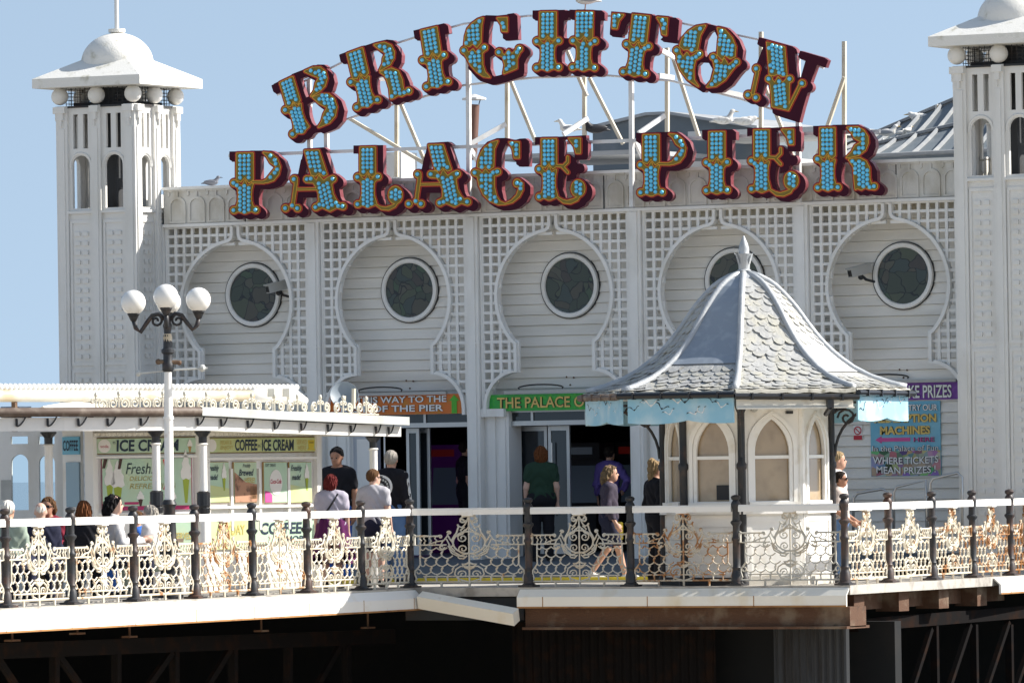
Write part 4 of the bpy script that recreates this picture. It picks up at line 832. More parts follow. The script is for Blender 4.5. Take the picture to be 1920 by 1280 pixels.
m = MB(); m.plate([[tuple(c8(RW - .1, k)) for k in range(8)]], (0, 0, .08), X_, Y_, Z_, 0, .02); m.build('hut_floor', 'table_wood', HUT)
# bell roof
rr = [(2.20, 2.62), (1.98, 2.665), (1.72, 2.76), (1.46, 2.90), (1.22, 3.08), (1.02, 3.28), (.85, 3.50), (.70, 3.72), (.55, 3.90), (.40, 4.05), (.25, 4.15), (.08, 4.21)]
def rz_at(z):
    for (r0_, z0_), (r1_, z1_) in zip(rr[:-1], rr[1:]):
        if z0_ <= z <= z1_: return r0_ + (r1_ - r0_) * (z - z0_) / (z1_ - z0_)
    return rr[-1][0]
# arc length table
S_ = [0]
for (r0_, z0_), (r1_, z1_) in zip(rr[:-1], rr[1:]): S_.append(S_[-1] + math.hypot(r1_ - r0_, z1_ - z0_))
def at_s(s): 
    return float(np.interp(s, S_, [p[0] for p in rr])), float(np.interp(s, S_, [p[1] for p in rr]))
m = MB()
for k in range(8): m.grid([[V3(c8(r_, k - 1) * (1 - t) + c8(r_, k) * t, z_) for t in (0, .5, 1)] for r_, z_ in rr])
m.build('roof', 'slate', HUT)
# face 0 keeps bare lead on its upper part, coloured blue-grey for shade, the others wear fish-scale slates
R8 = random.Random(5)
for k in range(8):
    m = MB(); s = .10; row = 0
    while s < S_[-1] - .12:
        r_, z_ = at_s(s); rd, zd = at_s(max(0, s - .19)); A, B = c8(r_, k - 1), c8(r_, k); Ad, Bd = c8(rd, k - 1), c8(rd, k); L = np.linalg.norm(B - A)
        bare = (k == 0 and s > .95 and not (1.0 < s < 1.1 and row % 2)) or (k == 2 and .75 < s < 1.45 )
        if k == 1 and .4 < s < .55: bare = R8.random() < .3
        cnt = max(1, int(round(L / .155))); off = .5 * (row % 2)
        if not bare:
            for i in range(-1, cnt + 1):
                t0 = (i + off) / cnt; t1 = (i + 1 + off) / cnt
                if t0 < 0 or t1 > 1.0001: 
                    t0 = max(0, t0); t1 = min(1, t1)
                    if t1 - t0 < .04: continue
                if R8.random() < .05: continue
                nrm = V3((A + B) / 2 - HC, 0); nrm /= np.linalg.norm(nrm); nr = nrm * .6 + Z_ * .6; lift = .022 + .02 * R8.random(); jit = .03 * (R8.random() - .5)
                pts = []
                for tt, f_ in ((t0, 0), (t0, .60), (t0 + (t1 - t0) * .2, .90), (t0 + (t1 - t0) * .5, 1.02 + jit), (t0 + (t1 - t0) * .8, .90), (t1, .60), (t1, 0)):
                    top = V3(A * (1 - tt) + B * tt, z_); bot = V3(Ad * (1 - tt) + Bd * tt, zd); pts.append(top * (1 - f_) + bot * f_ + nr * (lift * (.25 + .75 * f_)))
                m._add(pts + [p - nr * .012 for p in pts], [tuple(range(7))] + [(a_, (a_ + 1) % 7, 7 + (a_ + 1) % 7, 7 + a_) for a_ in range(7)])
        s += .115; row += 1
    m.build('slate_course', 'slate', HUT, fix=True)
m = MB(); k = 0; m.grid([[V3(c8(r_ + .012, k - 1) * (1 - t) + c8(r_ + .012, k) * t, z_ + .012) for t in (.03, .5, .97)] for r_, z_ in [at_s(x) for x in np.linspace(.93, S_[-1] - .05, 12)]]); m.build('lead_sheet', 'lead_shaded', HUT)
m = MB(); k = 2; m.grid([[V3(c8(r_ + .014, k - 1) * (1 - t) + c8(r_ + .014, k) * t, z_ + .012) for t in (.05, .5, .95)] for r_, z_ in [at_s(x) for x in np.linspace(.7, 1.5, 8)]]); m.build('lead_sheet', 'roof_pale', HUT)
for k in range(8):
    m = MB(); m.tube([V3(c8(r_ + .01, k), z_ + .02) for r_, z_ in [at_s(x) for x in np.linspace(.02, S_[-1], 22)]], [.05 if i < 4 else .042 for i in range(22)], 8); m.build('hip_roll', 'lead', HUT, smooth=True)
m = MB(); m.lathe([(.22, 4.12), (.20, 4.19), (.12, 4.235), (.09, 4.25), (.10, 4.27), (.075, 4.29), (.085, 4.42), (.12, 4.50), (.085, 4.48), (.07, 4.50), (.075, 4.56), (.055, 4.64), (.02, 4.72), (.004, 4.75)], V3(HC, 0), 12); m.build('finial', 'lead', HUT, smooth=.8)
m = MB()
for i in range(6): a_ = i * PI / 3; m._add([V3(HC, 4.36) + np.array((math.cos(a_ + d_) * r_, math.sin(a_ + d_) * r_, z_)) for d_, r_, z_ in ((-.3, .085, 0), (.3, .085, 0), (.12, .13, .13), (0, .15, .16), (-.12, .13, .13))], [(0, 1, 2, 3, 4)])
m.build('finial_leaf', 'lead', HUT)
# ragged eaves and gutters
for k in range(8):
    A, B = c8(RR + .02, k - 1), c8(RR + .02, k); u = V3(B - A, 0); L = np.linalg.norm(u); u /= L; n = np.cross(u, Z_)
    m = MB(); N_ = 14; m.grid([[V3(A, 0) + u * (L * i / N_) + n * e_ + Z_ * (z_ + .012 * math.sin(i * 2.3 + k)) for e_, z_ in ((-.14, 2.655), (.02, 2.615), (.03, 2.57), (-.06, 2.565))] for i in range(N_ + 1)]); m.build('eaves_edge', 'roof_edge', HUT)
    m = MB(); pts = [V3(A, 0) + n * .06 + Z_ * (2.565 - .03 * (k in (1,)) * 1), V3(B, 0) + n * .06 + Z_ * (2.555 - .05 * (k == 1))]; m.tube([pts[0] - u * .03, pts[1] + u * .03], .042, 8)
    for i in range(4): q0 = pts[0] + (pts[1] - pts[0]) * (i + .5) / 4; m.box(q0, (.022, .10, .095), (u, n, Z_))
    m.build('gutter', 'brown_gutter' if k in (7, 6) else 'post_black', HUT)
    zf = 2.53 - .02
    if k == 1:
        m = MB(); m.box((pts[0] + pts[1]) / 2 - n * .09 - Z_ * .08, (L - .05, .03, .13), (u, n, Z_)); m.box((pts[0] + pts[1]) / 2 - n * .05 - Z_ * .15, (L - .05, .05, .02), (u, n, Z_)); m.build('fascia', 'cream_paint', HUT); m = MB(); q0 = pts[0] + (pts[1] - pts[0]) * .78 - Z_ * .09; m.box(q0 - n * .02, (.09, .06, .12), (u, n, Z_)); m.tube([q0 - n * .02 - Z_ * .05, q0 - n * .2 - Z_ * .14], .035, 7); m.build('downpipe_head', 'post_black', HUT)
    else:
        t0, t1 = .05, .985; n_s = 40; low = [(L * (t0 + (t1 - t0) * i / n_s), -.30 - .055 * abs(math.sin(PI * (1.5 * i / n_s + .15))) ** .6) for i in range(n_s + 1)]
        m = MB(); m.plate([[(L * t0, 0), ] + low + [(L * t1, 0)]], V3(A, 2.535) + n * .0, u, Z_, n, -.025, 0); f_ = m.build('valance', 'valance_blue', HUT)
        if k in (0, 7, 2):
            mw = MB(); mb_ = MB(); R3 = random.Random(k + 3)
            for i in range(11 if k == 0 else 6):
                x = L * (.1 + .82 * (i + .5 * R3.random()) / (11 if k == 0 else 6)); z = -.05 - .19 * R3.random(); sc = .5 + .7 * R3.random(); an = R3.uniform(-.5, .5)
                T_ = lambda px_, pz_: (x + sc * (px_ * math.cos(an) - pz_ * math.sin(an)), z + sc * (px_ * math.sin(an) + pz_ * math.cos(an)))
                (mw if i % 3 else mb_).plate([[T_(-.02, 0), T_(-.055, .05), T_(-.10, .06), T_(-.05, .02), T_(0, -.025), T_(.05, .02), T_(.09, .065), T_(.06, .05), T_(.025, .008)]], V3(A, 2.535), u, Z_, n, .003, .003 + .0005 * i, sides=False, back=False)
                mb_.plate([[T_(-.10, .06), T_(-.125, .045), T_(-.07, .045)], ], V3(A, 2.535), u, Z_, n, .0, .009 + .0005 * i, sides=False, back=False); mb_.plate([[T_(.09, .065), T_(.115, .05), T_(.065, .05)]], V3(A, 2.535), u, Z_, n, .0, .009 + .0005 * i, sides=False, back=False)
            mw.build('painted_gull', 'text_white', f_); mb_.build('painted_wing', 'text_black', f_)
# a dark notice and lamp on the hut
A = c8(RW, -1); B = c8(RW, 0); u = V3(B - A, 0); u /= np.linalg.norm(u); n = np.cross(u, Z_); c = V3(A, 0) + u * .58 - n * .03 + Z_ * 1.25; m = MB(); m.box(c, (.22, .02, .2), (u, n, Z_)); tag(m.build('dark_box', 'text_black'), 'small black box behind the left hut window', 'box')
A = c8(RW, 0); B = c8(RW, 1); u = V3(B - A, 0); u /= np.linalg.norm(u); n = np.cross(u, Z_); m = MB(); m.lathe([(.04, 0), (.055, .05), (.05, .08), (.0, .09)], V3(A, 2.38) + u * .17, 10, ax=(u, Z_, n)); tag(m.build('bulkhead_lamp', 'cctv_grey'), 'small round wall lamp high on the sunlit hut wall beside the front column', 'lamp'); m = MB(); m.box(V3(A, 2.32) + u * .68 + n * .03, (.09, .06, .04), (u, n, Z_)); tag(m.build('wall_bracket', 'post_black'), 'tiny black bracket above the middle hut window', 'bracket')

# ------------------------------------------------------------------ kiosk on the left walkway
EAVE = [(-90, -.62), (0, -.15), (130, .45), (260, .95), (378, 1.32), (500, 1.5), (620, 1.6), (752, 1.66)]
def eave(px, py): 
    X = float(np.interp(px, [e[0] for e in EAVE], [e[1] for e in EAVE])); return onX(px, py, X)
KI = thing('kiosk', 'cream and green coffee and ice cream kiosk with long white canopy', 'kiosk', (-.5, -13, 0))
def curve_pts(n_, x0=-90, x1=752): return [x0 + (x1 - x0) * i / n_ for i in range(n_ + 1)]
ytop = lambda x: np.interp(x, [-90, 0, 375, 500, 630, 752], [784, 783, 781, 788, 794, 799]); ybot = lambda x: np.interp(x, [-90, 0, 250, 375, 500, 630, 752], [811, 808, 807, 806, 811, 815, 818])
def outward(P, i):
    a_ = P[max(0, i - 1)]; b_ = P[min(len(P) - 1, i + 1)]; t = b_ - a_; t[2] = 0; n_ = np.array((t[1], -t[0], 0)); return n_ / np.linalg.norm(n_)
xs = curve_pts(24); T_ = [eave(x, ytop(x)) for x in xs]; Bt = [eave(x, ybot(x)) for x in xs]; nn = [outward([t.copy() for t in T_], i) for i in range(len(T_))]
m = MB(); m.grid([[T_[i], Bt[i] + Z_ * .02 + nn[i] * .0, Bt[i], Bt[i] - nn[i] * .12, T_[i] - nn[i] * .12] for i in range(len(xs))]); m.build('canopy_fascia', 'bright_paint', KI)
m = MB(); m.grid([[T_[i] - nn[i] * .12 + Z_ * .02, T_[i] - nn[i] * 1.0 + Z_ * .03, T_[i] - nn[i] * 2.4 + Z_ * .05] for i in range(len(xs))]); m.grid([[Bt[i] - nn[i] * .10 + Z_ * .01, Bt[i] - nn[i] * 2.4 + Z_ * .03] for i in range(len(xs))]); m.build('canopy_roof', 'cream_paint', KI)
m = MB(); g1 = [T_[i] + nn[i] * .09 + Z_ * .07 for i in range(len(xs))]; m.tube([p for p, x in zip(g1, xs) if x < 372], .062, 8); m.build('gutter', 'brown_gutter', KI, smooth=.8)
m = MB(); m.grid([[g1[i] + nn[i] * .05 - Z_ * .055, g1[i] + nn[i] * .05 + Z_ * .06, g1[i] - nn[i] * .1 + Z_ * .06, g1[i] - nn[i] * .1 - Z_ * .055, g1[i] + nn[i] * .05 - Z_ * .055] for i in range(len(xs)) if xs[i] > 366]); m.build('gutter', 'grey_gutter', KI)
for x in (30, 88, 145, 200, 262, 310, 368, 412, 462, 512, 562, 612, 655, 702, 726): # black hooks of the gutter
    i = int(round((x + 90) / 842 * 24)); p = eave(x, ytop(x) + 2); m = MB(); nn_ = nn[min(24, i)]; t_ = np.cross(Z_, nn_); m.tube([p + nn_ * .02, p + nn_ * .03 - Z_ * .10], .018, 5); m.tube([p + nn_ * .03 - Z_ * .10 + t_ * .16 * math.sin(q_) * .0 + t_ * (.13 * q_) + Z_ * (.13 * q_ * q_) for q_ in np.linspace(0, 1, 6)], .011, 5); m.build('gutter_hook', 'iron_black', KI)
# ironwork cresting
def crest(px, py): 
    p = eave(px, py); i = min(24, max(0, int(round((px + 90) / 842 * 24)))); return p - nn[i] * .22, nn[i]
cr = thing('roof_cresting', 'white scrolled iron cresting along the kiosk canopy', 'cresting', crest(460, 770)[0]); base_y = lambda x: np.interp(x, [190, 260, 375, 500, 630, 735], [772, 768, 769, 772, 775, 778]) + 3
xs2 = np.arange(196, 736, 43.)
for q_, x in enumerate(xs2):
    P0, n_ = crest(x, base_y(x)); x1 = min(735, x + 43); P1, _ = crest(x1, base_y(x1)); d_ = P1 - P0; L = np.linalg.norm(d_); d_ /= L; m = MB()
    m.tube([P0, P1], .014, 5); m.tube([P0 + Z_ * .035, P1 + Z_ * .035], .01, 5)
    for f_ in (.27, .73):
        c = P0 + d_ * (L * f_) + Z_ * .115; m.tube([c + d_ * x_ + Z_ * z_ for x_, z_ in spiral((0, 0), min(.08, L * .24), -PI / 2, 1.7, 1 if f_ < .5 else -1, 18)], .014, 5)
    m.tube([P0, P0 + Z_ * .225], .013, 5); m.ball(P0 + Z_ * .25, .026, 8, (1, 1, 1.5)); m.ball(P0 + Z_ * .205, .02, 6)
    for sg in (-1, 1): m.tube([P0 + d_ * (sg * (.02 + x_)) + Z_ * (.17 + z_) for x_, z_ in spiral((.03, 0), .036, PI, 1.1, -1, 10)], .011, 5)
    m.build('scroll_unit', 'iron_white', cr).color = (1, 1, 1, .05)
# ridge pipe with a row of lamps
m = MB(); A = onX(-90, 742, -1.2); B = onX(470, 742, -.2); rp_ = thing('ridge_pipe', 'long cream pipe with a row of white bulbs above the kiosk roof', 'roof pipe', A); A2 = onX(555, 742, -.1)
m.tube([A, B], .085, 10); m.build('pipe', 'tarnished_paint', rp_, smooth=.8); m = MB(); m.tube([B, onX(500, 739, -.15), onX(545, 742, -.1), onX(572, 752, -.05)], [.085, .12, .13, .06], 10); m.build('pipe_end', 'hut_paint', rp_, smooth=True)
BB = MB(); BB.ball((0, 0, 0), .052, 8); bo = BB.build('bulb', 'frosted_globe', None, smooth=True); bm_ = bo.data; bpy.data.objects.remove(bo)
for i in range(76):
    f_ = i / 75; p = A + (onX(555, 728, -.1) - A) * f_; p[2] = (A[2] + (B[2] - A[2]) * f_) + .12; o = bpy.data.objects.new('bulb', bm_); COL.objects.link(o); o.parent = rp_; o.location = tuple(p - A)
for f_ in (.2, .45, .7, .95): a_ = A + (B - A) * f_; MB().bar(a_ - Z_ * .48, a_, .06, .06).build('pipe_bracket', 'rust_beam', rp_)
m = MB(); a_ = onX(200, 765, -.7); b_ = onX(80, 768, -.9); m.tube([b_, (a_ + b_) / 2 + Z_ * .05, a_], [.05, .07, .05], 7); tag(m.build('rolled_sheet', 'cream_paint'), 'rolled grubby sheet lying on the left of the kiosk roof', 'sheet')
# flood lamps and dish on the kiosk roof
for i, px in enumerate((512, 540)): c = onX(px, 736, .3); m = MB(); m.box(c, (.12, .12, .12)); m.bar(c, c - Z_ * .25, .03, .03); tag(m.build('flood_lamp', 'cream_paint'), ['boxy flood lamp on the kiosk roof, left one of the pair', 'boxy flood lamp on the kiosk roof, right one of the pair'][i], 'lamp', 'flood lamps on the kiosk roof')
c = onX(645, 742, .9); m = MB(); dirn = np.array((.55, -.75, .35)); dirn /= np.linalg.norm(dirn); sx_ = np.cross(dirn, Z_); sx_ /= np.linalg.norm(sx_); m.lathe([(.001, -.02), (.12, 0), (.20, .05), (.205, .04), (.12, -.02)], c, 20, ax=(sx_, np.cross(sx_, dirn), dirn)); t = thing('satellite_dish', 'grey dish aerial on the kiosk roof beside the orange sign', 'dish', c); m.build('dish', 'dish_grey', t, smooth=.8); m = MB(); m.bar(c + sx_ * .0 - Z_ * .2, c + dirn * .0 + Z_ * .0, .05, .05); m.bar(c - Z_ * .18 + X_ * .15, c + Z_ * .1 + X_ * .16, .04, .05); m.build('mount', 'frame_cream', t)
# columns of the canopy
def kcol(px, sleeve, label=None, X=None):
    p = eave(px, 815); i = min(24, max(0, int(round((px + 90) / 842 * 24)))); p = p - nn[i] * (.16 if X is None else X); q = np.array((p[0], p[1], 0)); zt = Bt[i][2]
    m = MB(); m.lathe([(.10, 0), (.10, .5), (.055, .55), (.055, zt - .2), (.075, zt - .18), (.05, zt - .16), (.05, zt - .02)], q, 12); o = m.build('column', 'bright_paint', KI, smooth=.7)
    m = MB(); m.lathe([(.056, zt - .17), (.058, zt - .08), (.11, zt - .02), (.11, zt)], q, 12); m.build('capital', 'post_black', o)
    if sleeve: zz_ = onPl(px, sleeve, q, Vv)[2]; m = MB(); m.lathe([(.06, zz_ - .16), (.085, zz_ - .15), (.09, zz_ - .08), (.082, zz_ - .07), (.09, zz_ - .05), (.09, zz_ + .13), (.06, zz_ + .15)], q, 12); m.build('sleeve', 'post_black', o)
    return q
kcol(165, None, X=1.1); kcol(306, 940); kcol(397, 941); Q7 = kcol(718, 942)
# round plate on the right-hand column
c = onPl(714, 912, (Q7[0] + .08, Q7[1], 0), Vv) - Vv * .12; ax_ = (Rv, Z_, -Vv); t = thing('round_plaque', 'round black and white plaque on the right kiosk column', 'plaque', c); m = MB(); m.lathe([(.165, 0), (.165, .02), (.001, .022)], c, 28, ax=ax_); m.build('plate', 'text_white', t); m = MB(); m.lathe([(.13, .024), (.001, .026)], c, 26, ax=ax_); m.build('dark_face', 'text_black', t); m = MB()
for i in range(16): a_ = i * PI / 8; m.box(c - Vv * .028 + Rv * (.10 * math.cos(a_)) + Z_ * (.10 * math.sin(a_)), (.022, .004, .03), (Rv, -Vv, Z_))
m.lathe([(.05, .028), (.001, .029)], c, 14, ax=ax_); m.build('ring_mark', 'grey_gutter', t)
# walls
WX = lambda px: float(np.interp(px, [110, 150, 170, 375, 595], [-1.1, -.7, -.4, .5, .82]))
def wp(px, py): return onX(px, py, WX(px))
ws = {k: np.array((*wp(k, 900)[:2], 0)) for k in (118, 152, 172, 372, 382, 592)}
def wall(pa, pb, name='wall', mk='bright_paint', z0=0, z1=2.25, off=0., th=.05):
    a_, b_ = ws[pa], ws[pb]; d_ = b_ - a_; L = np.linalg.norm(d_); d_ = d_ / L; n_ = np.array((d_[1], -d_[0], 0)); m = MB(); m.box((a_ + b_) / 2 + n_ * (off - th / 2) + Z_ * (z0 + z1) / 2, (L, th, z1 - z0), (d_, n_, Z_)); m.build(name, mk, KI); return a_, d_, n_, L
WA = wall(172, 372); WB = wall(382, 592); WC = wall(118, 152)
a_ = ws[592]; m = MB(); m.box(a_ + np.array((-1.5, .0, 1.1)), (3, .05, 2.2)); m.build('wall', 'bright_paint', KI)
for k in (172, 372, 382, 592):
    m = MB(); m.box(ws[k] + np.array((.0, 0, 1.1)), (.13, .13, 2.24)); m.build('wall_post', 'bright_paint', KI)
def kq(W, px, py): 
    """wall coordinates of a picture point"""
    p = onPl(px, py, W[0], W[2]); return float((p - W[0]) @ W[1]), float(p[2])
def kboard(W, px0, px1, py0, py1, mk, name, label, off=.03, edge=None, cat='sign', e=.02):
    u0, z0 = kq(W, px0, py1); u1, z1 = kq(W, px1, py0); c = W[0] + W[1] * (u0 + u1) / 2 + Z_ * (z0 + z1) / 2 + W[2] * off; t = thing(name, label, cat, c)
    if edge: m = MB(); m.box(c - W[2] * .006, (u1 - u0, .02, z1 - z0), (W[1], W[2], Z_)); m.build('edge', edge, t); m = MB(); m.box(c, (u1 - u0 - 2 * e, .022, z1 - z0 - 2 * e), (W[1], W[2], Z_)); m.build('sheet', mk, t)
    else: m = MB(); m.box(c, (u1 - u0, .02, z1 - z0), (W[1], W[2], Z_)); m.build('sheet', mk, t)
    t2 = lambda s_, a_, b_, v0, v1, mk_, bo=.0, sh=0., lift=.014: text(s_, W[0] + W[1] * (u0 + (u1 - u0) * a_) + Z_ * (z0 + (z1 - z0) * v0) + W[2] * (off), W[1], Z_, (u1 - u0) * (b_ - a_), (z1 - z0) * (v1 - v0), W[2], mk_, t, 'lettering', bold=bo, shear=sh, lift=lift, t=.002)
    fr_ = lambda a_, v: W[0] + W[1] * (u0 + (u1 - u0) * a_) + Z_ * (z0 + (z1 - z0) * v) + W[2] * (off + .014)
    return t, t2, fr_, (u1 - u0, z1 - z0)
def blob(t, W, fr_, sz, poly, mk, name, lift=0.):
    m = MB(); o = fr_(0, 0) + W[2] * lift; m.plate([[(p[0] * sz[0], p[1] * sz[1]) for p in poly]], o, W[1], Z_, W[2], 0, .003); return m.build(name, mk, t, fix=False)
def icecream(t, W, fr_, sz, cx_, cy_, s_, asp, cup='lime'):
    E = lambda l: [(cx_ + x * s_ * asp, cy_ + y * s_) for x, y in l]
    blob(t, W, fr_, sz, E([(-.35, 0), (.35, 0), (.12, -.9), (-.12, -.9)]), cup, 'cone', .001)
    blob(t, W, fr_, sz, E([(-.5, .0), (-.55, .2), (-.35, .38), (-.42, .5), (-.2, .68), (-.2, .8), (0, 1.0), (.12, .8), (.3, .65), (.3, .5), (.48, .38), (.45, .2), (.55, .02), (.3, -.08), (0, -.03), (-.3, -.08)]), 'cream_white', 'swirl', .003)
T, tx, fr_, sz = kboard(WA, 178, 366, 818, 852, 'mint', 'kiosk_sign', 'green shop sign reading ICE CREAM over the large ice cream poster', edge='sign_rust_edge', e=.015)
tx('ICE CREAM', .20, .82, .16, .86, 'text_navy', .03, .05); tx("n'", .165, .20, .62, .85, 'text_navy'); blob(T, WA, fr_, sz, [(.08 + .062 * math.cos(a_), .5 + .4 * math.sin(a_)) for a_ in np.linspace(0, 2 * PI, 20)[:-1]], 'cream_white', 'roundel'); tx('soda', .04, .12, .40, .58, 'syrup_red', lift=.018); icecream(T, WA, fr_, sz, .93, .45, .42, .12, 'cone_tan')
T, tx, fr_, sz = kboard(WA, 190, 357, 858, 957, 'magenta', 'poster', 'large mint poster reading Fresh with ice creams in green cups', cat='poster'); blob(T, WA, fr_, sz, [(.0, .08), (.99, .08), (.99, 1), (0, 1)], 'mint', 'sheet', -.001)
tx('Fresh!', .26, .58, .70, .92, 'text_navy', .01, .25); tx('DELICIOUS', .30, .66, .57, .66, 'text_tan', .02, .2); tx('REFRESHING', .30, .82, .41, .52, 'text_tan', .02, .2)
icecream(T, WA, fr_, sz, .08, .52, .5, .22, 'lime'); icecream(T, WA, fr_, sz, .17, .48, .5, .28, 'lime'); icecream(T, WA, fr_, sz, .93, .62, .55, .2, 'lime'); icecream(T, WA, fr_, sz, .42, .22, .16, .5, 'choc'); icecream(T, WA, fr_, sz, .62, .22, .16, .5, 'pink'); icecream(T, WA, fr_, sz, .78, .22, .16, .5, 'choc')
blob(T, WA, fr_, sz, [(.24, .11), (.40, .11), (.40, .16), (.24, .16)], 'magenta', 'caption'); blob(T, WA, fr_, sz, [(.52, .11), (.64, .11), (.64, .16), (.52, .16)], 'pink', 'caption'); blob(T, WA, fr_, sz, [(.17, .8), (.20, .8), (.225, 1.0), (.19, 1.0)], 'choc', 'flake', .005); blob(T, WA, fr_, sz, [(.0, .82), (.03, .82), (.06, 1.0), (.02, 1.0)], 'choc', 'flake', .005)
T, tx, fr_, sz = kboard(WB, 382, 590, 818, 850, 'mint_yellow', 'kiosk_sign', 'yellow-green shop sign reading COFFEE n ICE CREAM', edge='sign_rust_edge', e=.015)
tx('COFFEE', .255, .455, .15, .86, 'text_navy', .03, .05); tx("n'", .46, .49, .36, .6, 'text_navy'); tx('ICE CREAM', .495, .785, .12, .84, 'text_navy', .03, .05); tx('RELAX &', .125, .225, .55, .8, 'text_tan', .01, .1); tx('ENJOY!', .125, .235, .16, .48, 'text_tan', .01, .1); tx('SERVED', .81, .905, .52, .8, 'text_tan', .01, .1); tx('HERE', .82, .90, .14, .44, 'text_tan', .01, .1); blob(T, WB, fr_, sz, [(.05 + .04 * math.cos(a_), .5 + .4 * math.sin(a_)) for a_ in np.linspace(0, 2 * PI, 16)[:-1]], 'cream_white', 'roundel'); blob(T, WB, fr_, sz, [(.92, .25), (.965, .25), (.972, .78), (.915, .78)], 'yellow_cup', 'cup'); blob(T, WB, fr_, sz, [(.905, .14), (.985, .14), (.97, .24), (.915, .24)], 'yellow_cup', 'saucer'); blob(T, WB, fr_, sz, [(.925, .6), (.963, .6), (.963, .64), (.925, .64)], 'text_black', 'cup_line', .004)
def poster(px0, px1, lab, kind):
    T, tx, fr_, sz = kboard(WB, px0, px1, 865, 943, 'mint', 'poster', lab, edge='cone_tan', e=.008, cat='poster')
    if kind == 'ice': blob(T, WB, fr_, sz, [(.02, .02), (.98, .02), (.98, .35), (.02, .45)], 'mint_yellow', 'lower_tint'); tx('Freshly', .06, .55, .74, .92, 'text_navy', .02, .3); tx('made!', .10, .5, .56, .70, 'text_navy', .02, .3); icecream(T, WB, fr_, sz, .76, .62, .36, .55, 'lime'); tx('SERVED', .1, .6, .3, .4, 'text_tan'); tx('HERE', .1, .75, .14, .26, 'text_tan')
    if kind == 'brew': blob(T, WB, fr_, sz, [(.02, .02), (.98, .02), (.98, .45), (.5, .5), (.02, .75)], 'coffee_skin', 'photo'); tx('Freshly', .38, .72, .84, .95, 'text_navy', .01, .3); tx('Brewed', .2, .85, .66, .82, 'text_navy', .02, .3); tx('HERE!', .45, .9, .48, .62, 'text_tan', .02); blob(T, WB, fr_, sz, [(.7, .1), (.95, .1), (.98, .4), (.66, .42)], 'cone_tan', 'cup')
    if kind == 'soft': tx('SOFT DRINKS', .06, .5, .88, .95, 'text_navy', .01); blob(T, WB, fr_, sz, [(.5 + .27 * math.cos(a_), .5 + .31 * math.sin(a_)) for a_ in np.linspace(0, 2 * PI, 24)[:-1]], 'cream_white', 'oval'); tx('Coca-Cola', .26, .72, .47, .58, 'syrup_red', .02, .3, .018); blob(T, WB, fr_, sz, [(.03, .02), (.33, .02), (.33, .2), (.2, .28), (.03, .3)], 'pink', 'cans', .002)
    return T
poster(383, 425, 'mint ice cream poster, leftmost of the row behind a column', 'ice'); poster(435, 477, 'brown photo poster reading Freshly Brewed', 'brew'); poster(491, 534, 'mint soft drinks poster with white oval', 'soft'); poster(539, 580, 'mint ice cream poster at the right end of the kiosk row', 'ice')
m = MB()
for px in (430, 483, 537): 
    u_, _ = kq(WB, px, 900); m.box(WB[0] + WB[1] * u_ + WB[2] * .02 + Z_ * 1.25, (.05, .06, .85), (WB[1], WB[2], Z_))
for py in (859, 949): u_, z_ = kq(WB, 490, py); m.box(WB[0] + WB[1] * WB[3] / 2 + WB[2] * .03 + Z_ * z_, (WB[3], .08, .035), (WB[1], WB[2], Z_))
for py in (856, 962): u_, z_ = kq(WA, 270, py); m.box(WA[0] + WA[1] * WA[3] / 2 + WA[2] * .02 + Z_ * z_, (WA[3], .06, .03), (WA[1], WA[2], Z_))
m.build('window_rail', 'bright_paint', KI)
T, tx, fr_, sz = kboard(WB, 470, 584, 975, 1020, 'mint', 'kiosk_sign', 'pale sign reading COFFEE low on the kiosk wall behind the railing'); tx('COFFEE', .12, .80, .42, .95, 'text_navy', .03, .1); tx("n' MORE", .4, .9, .05, .35, 'text_navy', .02, .1)
T, tx, fr_, sz = kboard(WB, 390, 466, 975, 1030, 'mint_yellow', 'kiosk_sign', 'yellow-green sign reading ANYDAY low on the kiosk wall'); tx('ANYDAY', .15, .85, .5, .85, 'text_tan', .02)
T, tx, fr_, sz = kboard(WA, 322, 362, 975, 1040, 'mint', 'kiosk_sign', 'mint sign low on the kiosk wall behind the lamp post base'); tx('SERVED', .1, .9, .45, .65, 'text_tan', .02)
T, tx, fr_, sz = kboard(WC, 121, 152, 818, 852, 'poster_blue', 'kiosk_sign', 'small blue sign reading COFFEE on the shaded kiosk side'); tx('COFFEE', .05, .95, .2, .8, 'text_navy', .02)
m = MB(); u0, z0 = kq(WC, 128, 950); u1, z1 = kq(WC, 151, 866); m.box(WC[0] + WC[1] * (u0 + u1) / 2 + WC[2] * .02 + Z_ * (z0 + z1) / 2, (u1 - u0, .03, z1 - z0), (WC[1], WC[2], Z_)); m.build('blue_pane', 'pane_sky', KI)
m = MB(); 
for W, n_ in ((WA, 20), (WB, 26)):
    m = MB()
    for i in range(n_): c = W[0] + W[1] * (W[3] * (i + .5) / n_) + W[2] * .1 + Z_ * (kq(W, 300 if W is WA else 500, 813)[1]); m.lathe([(.001, -.03), (.045, -.02), (.05, .02)], c, 8)
    m.build('scalloped_trim', 'cream_paint', KI)
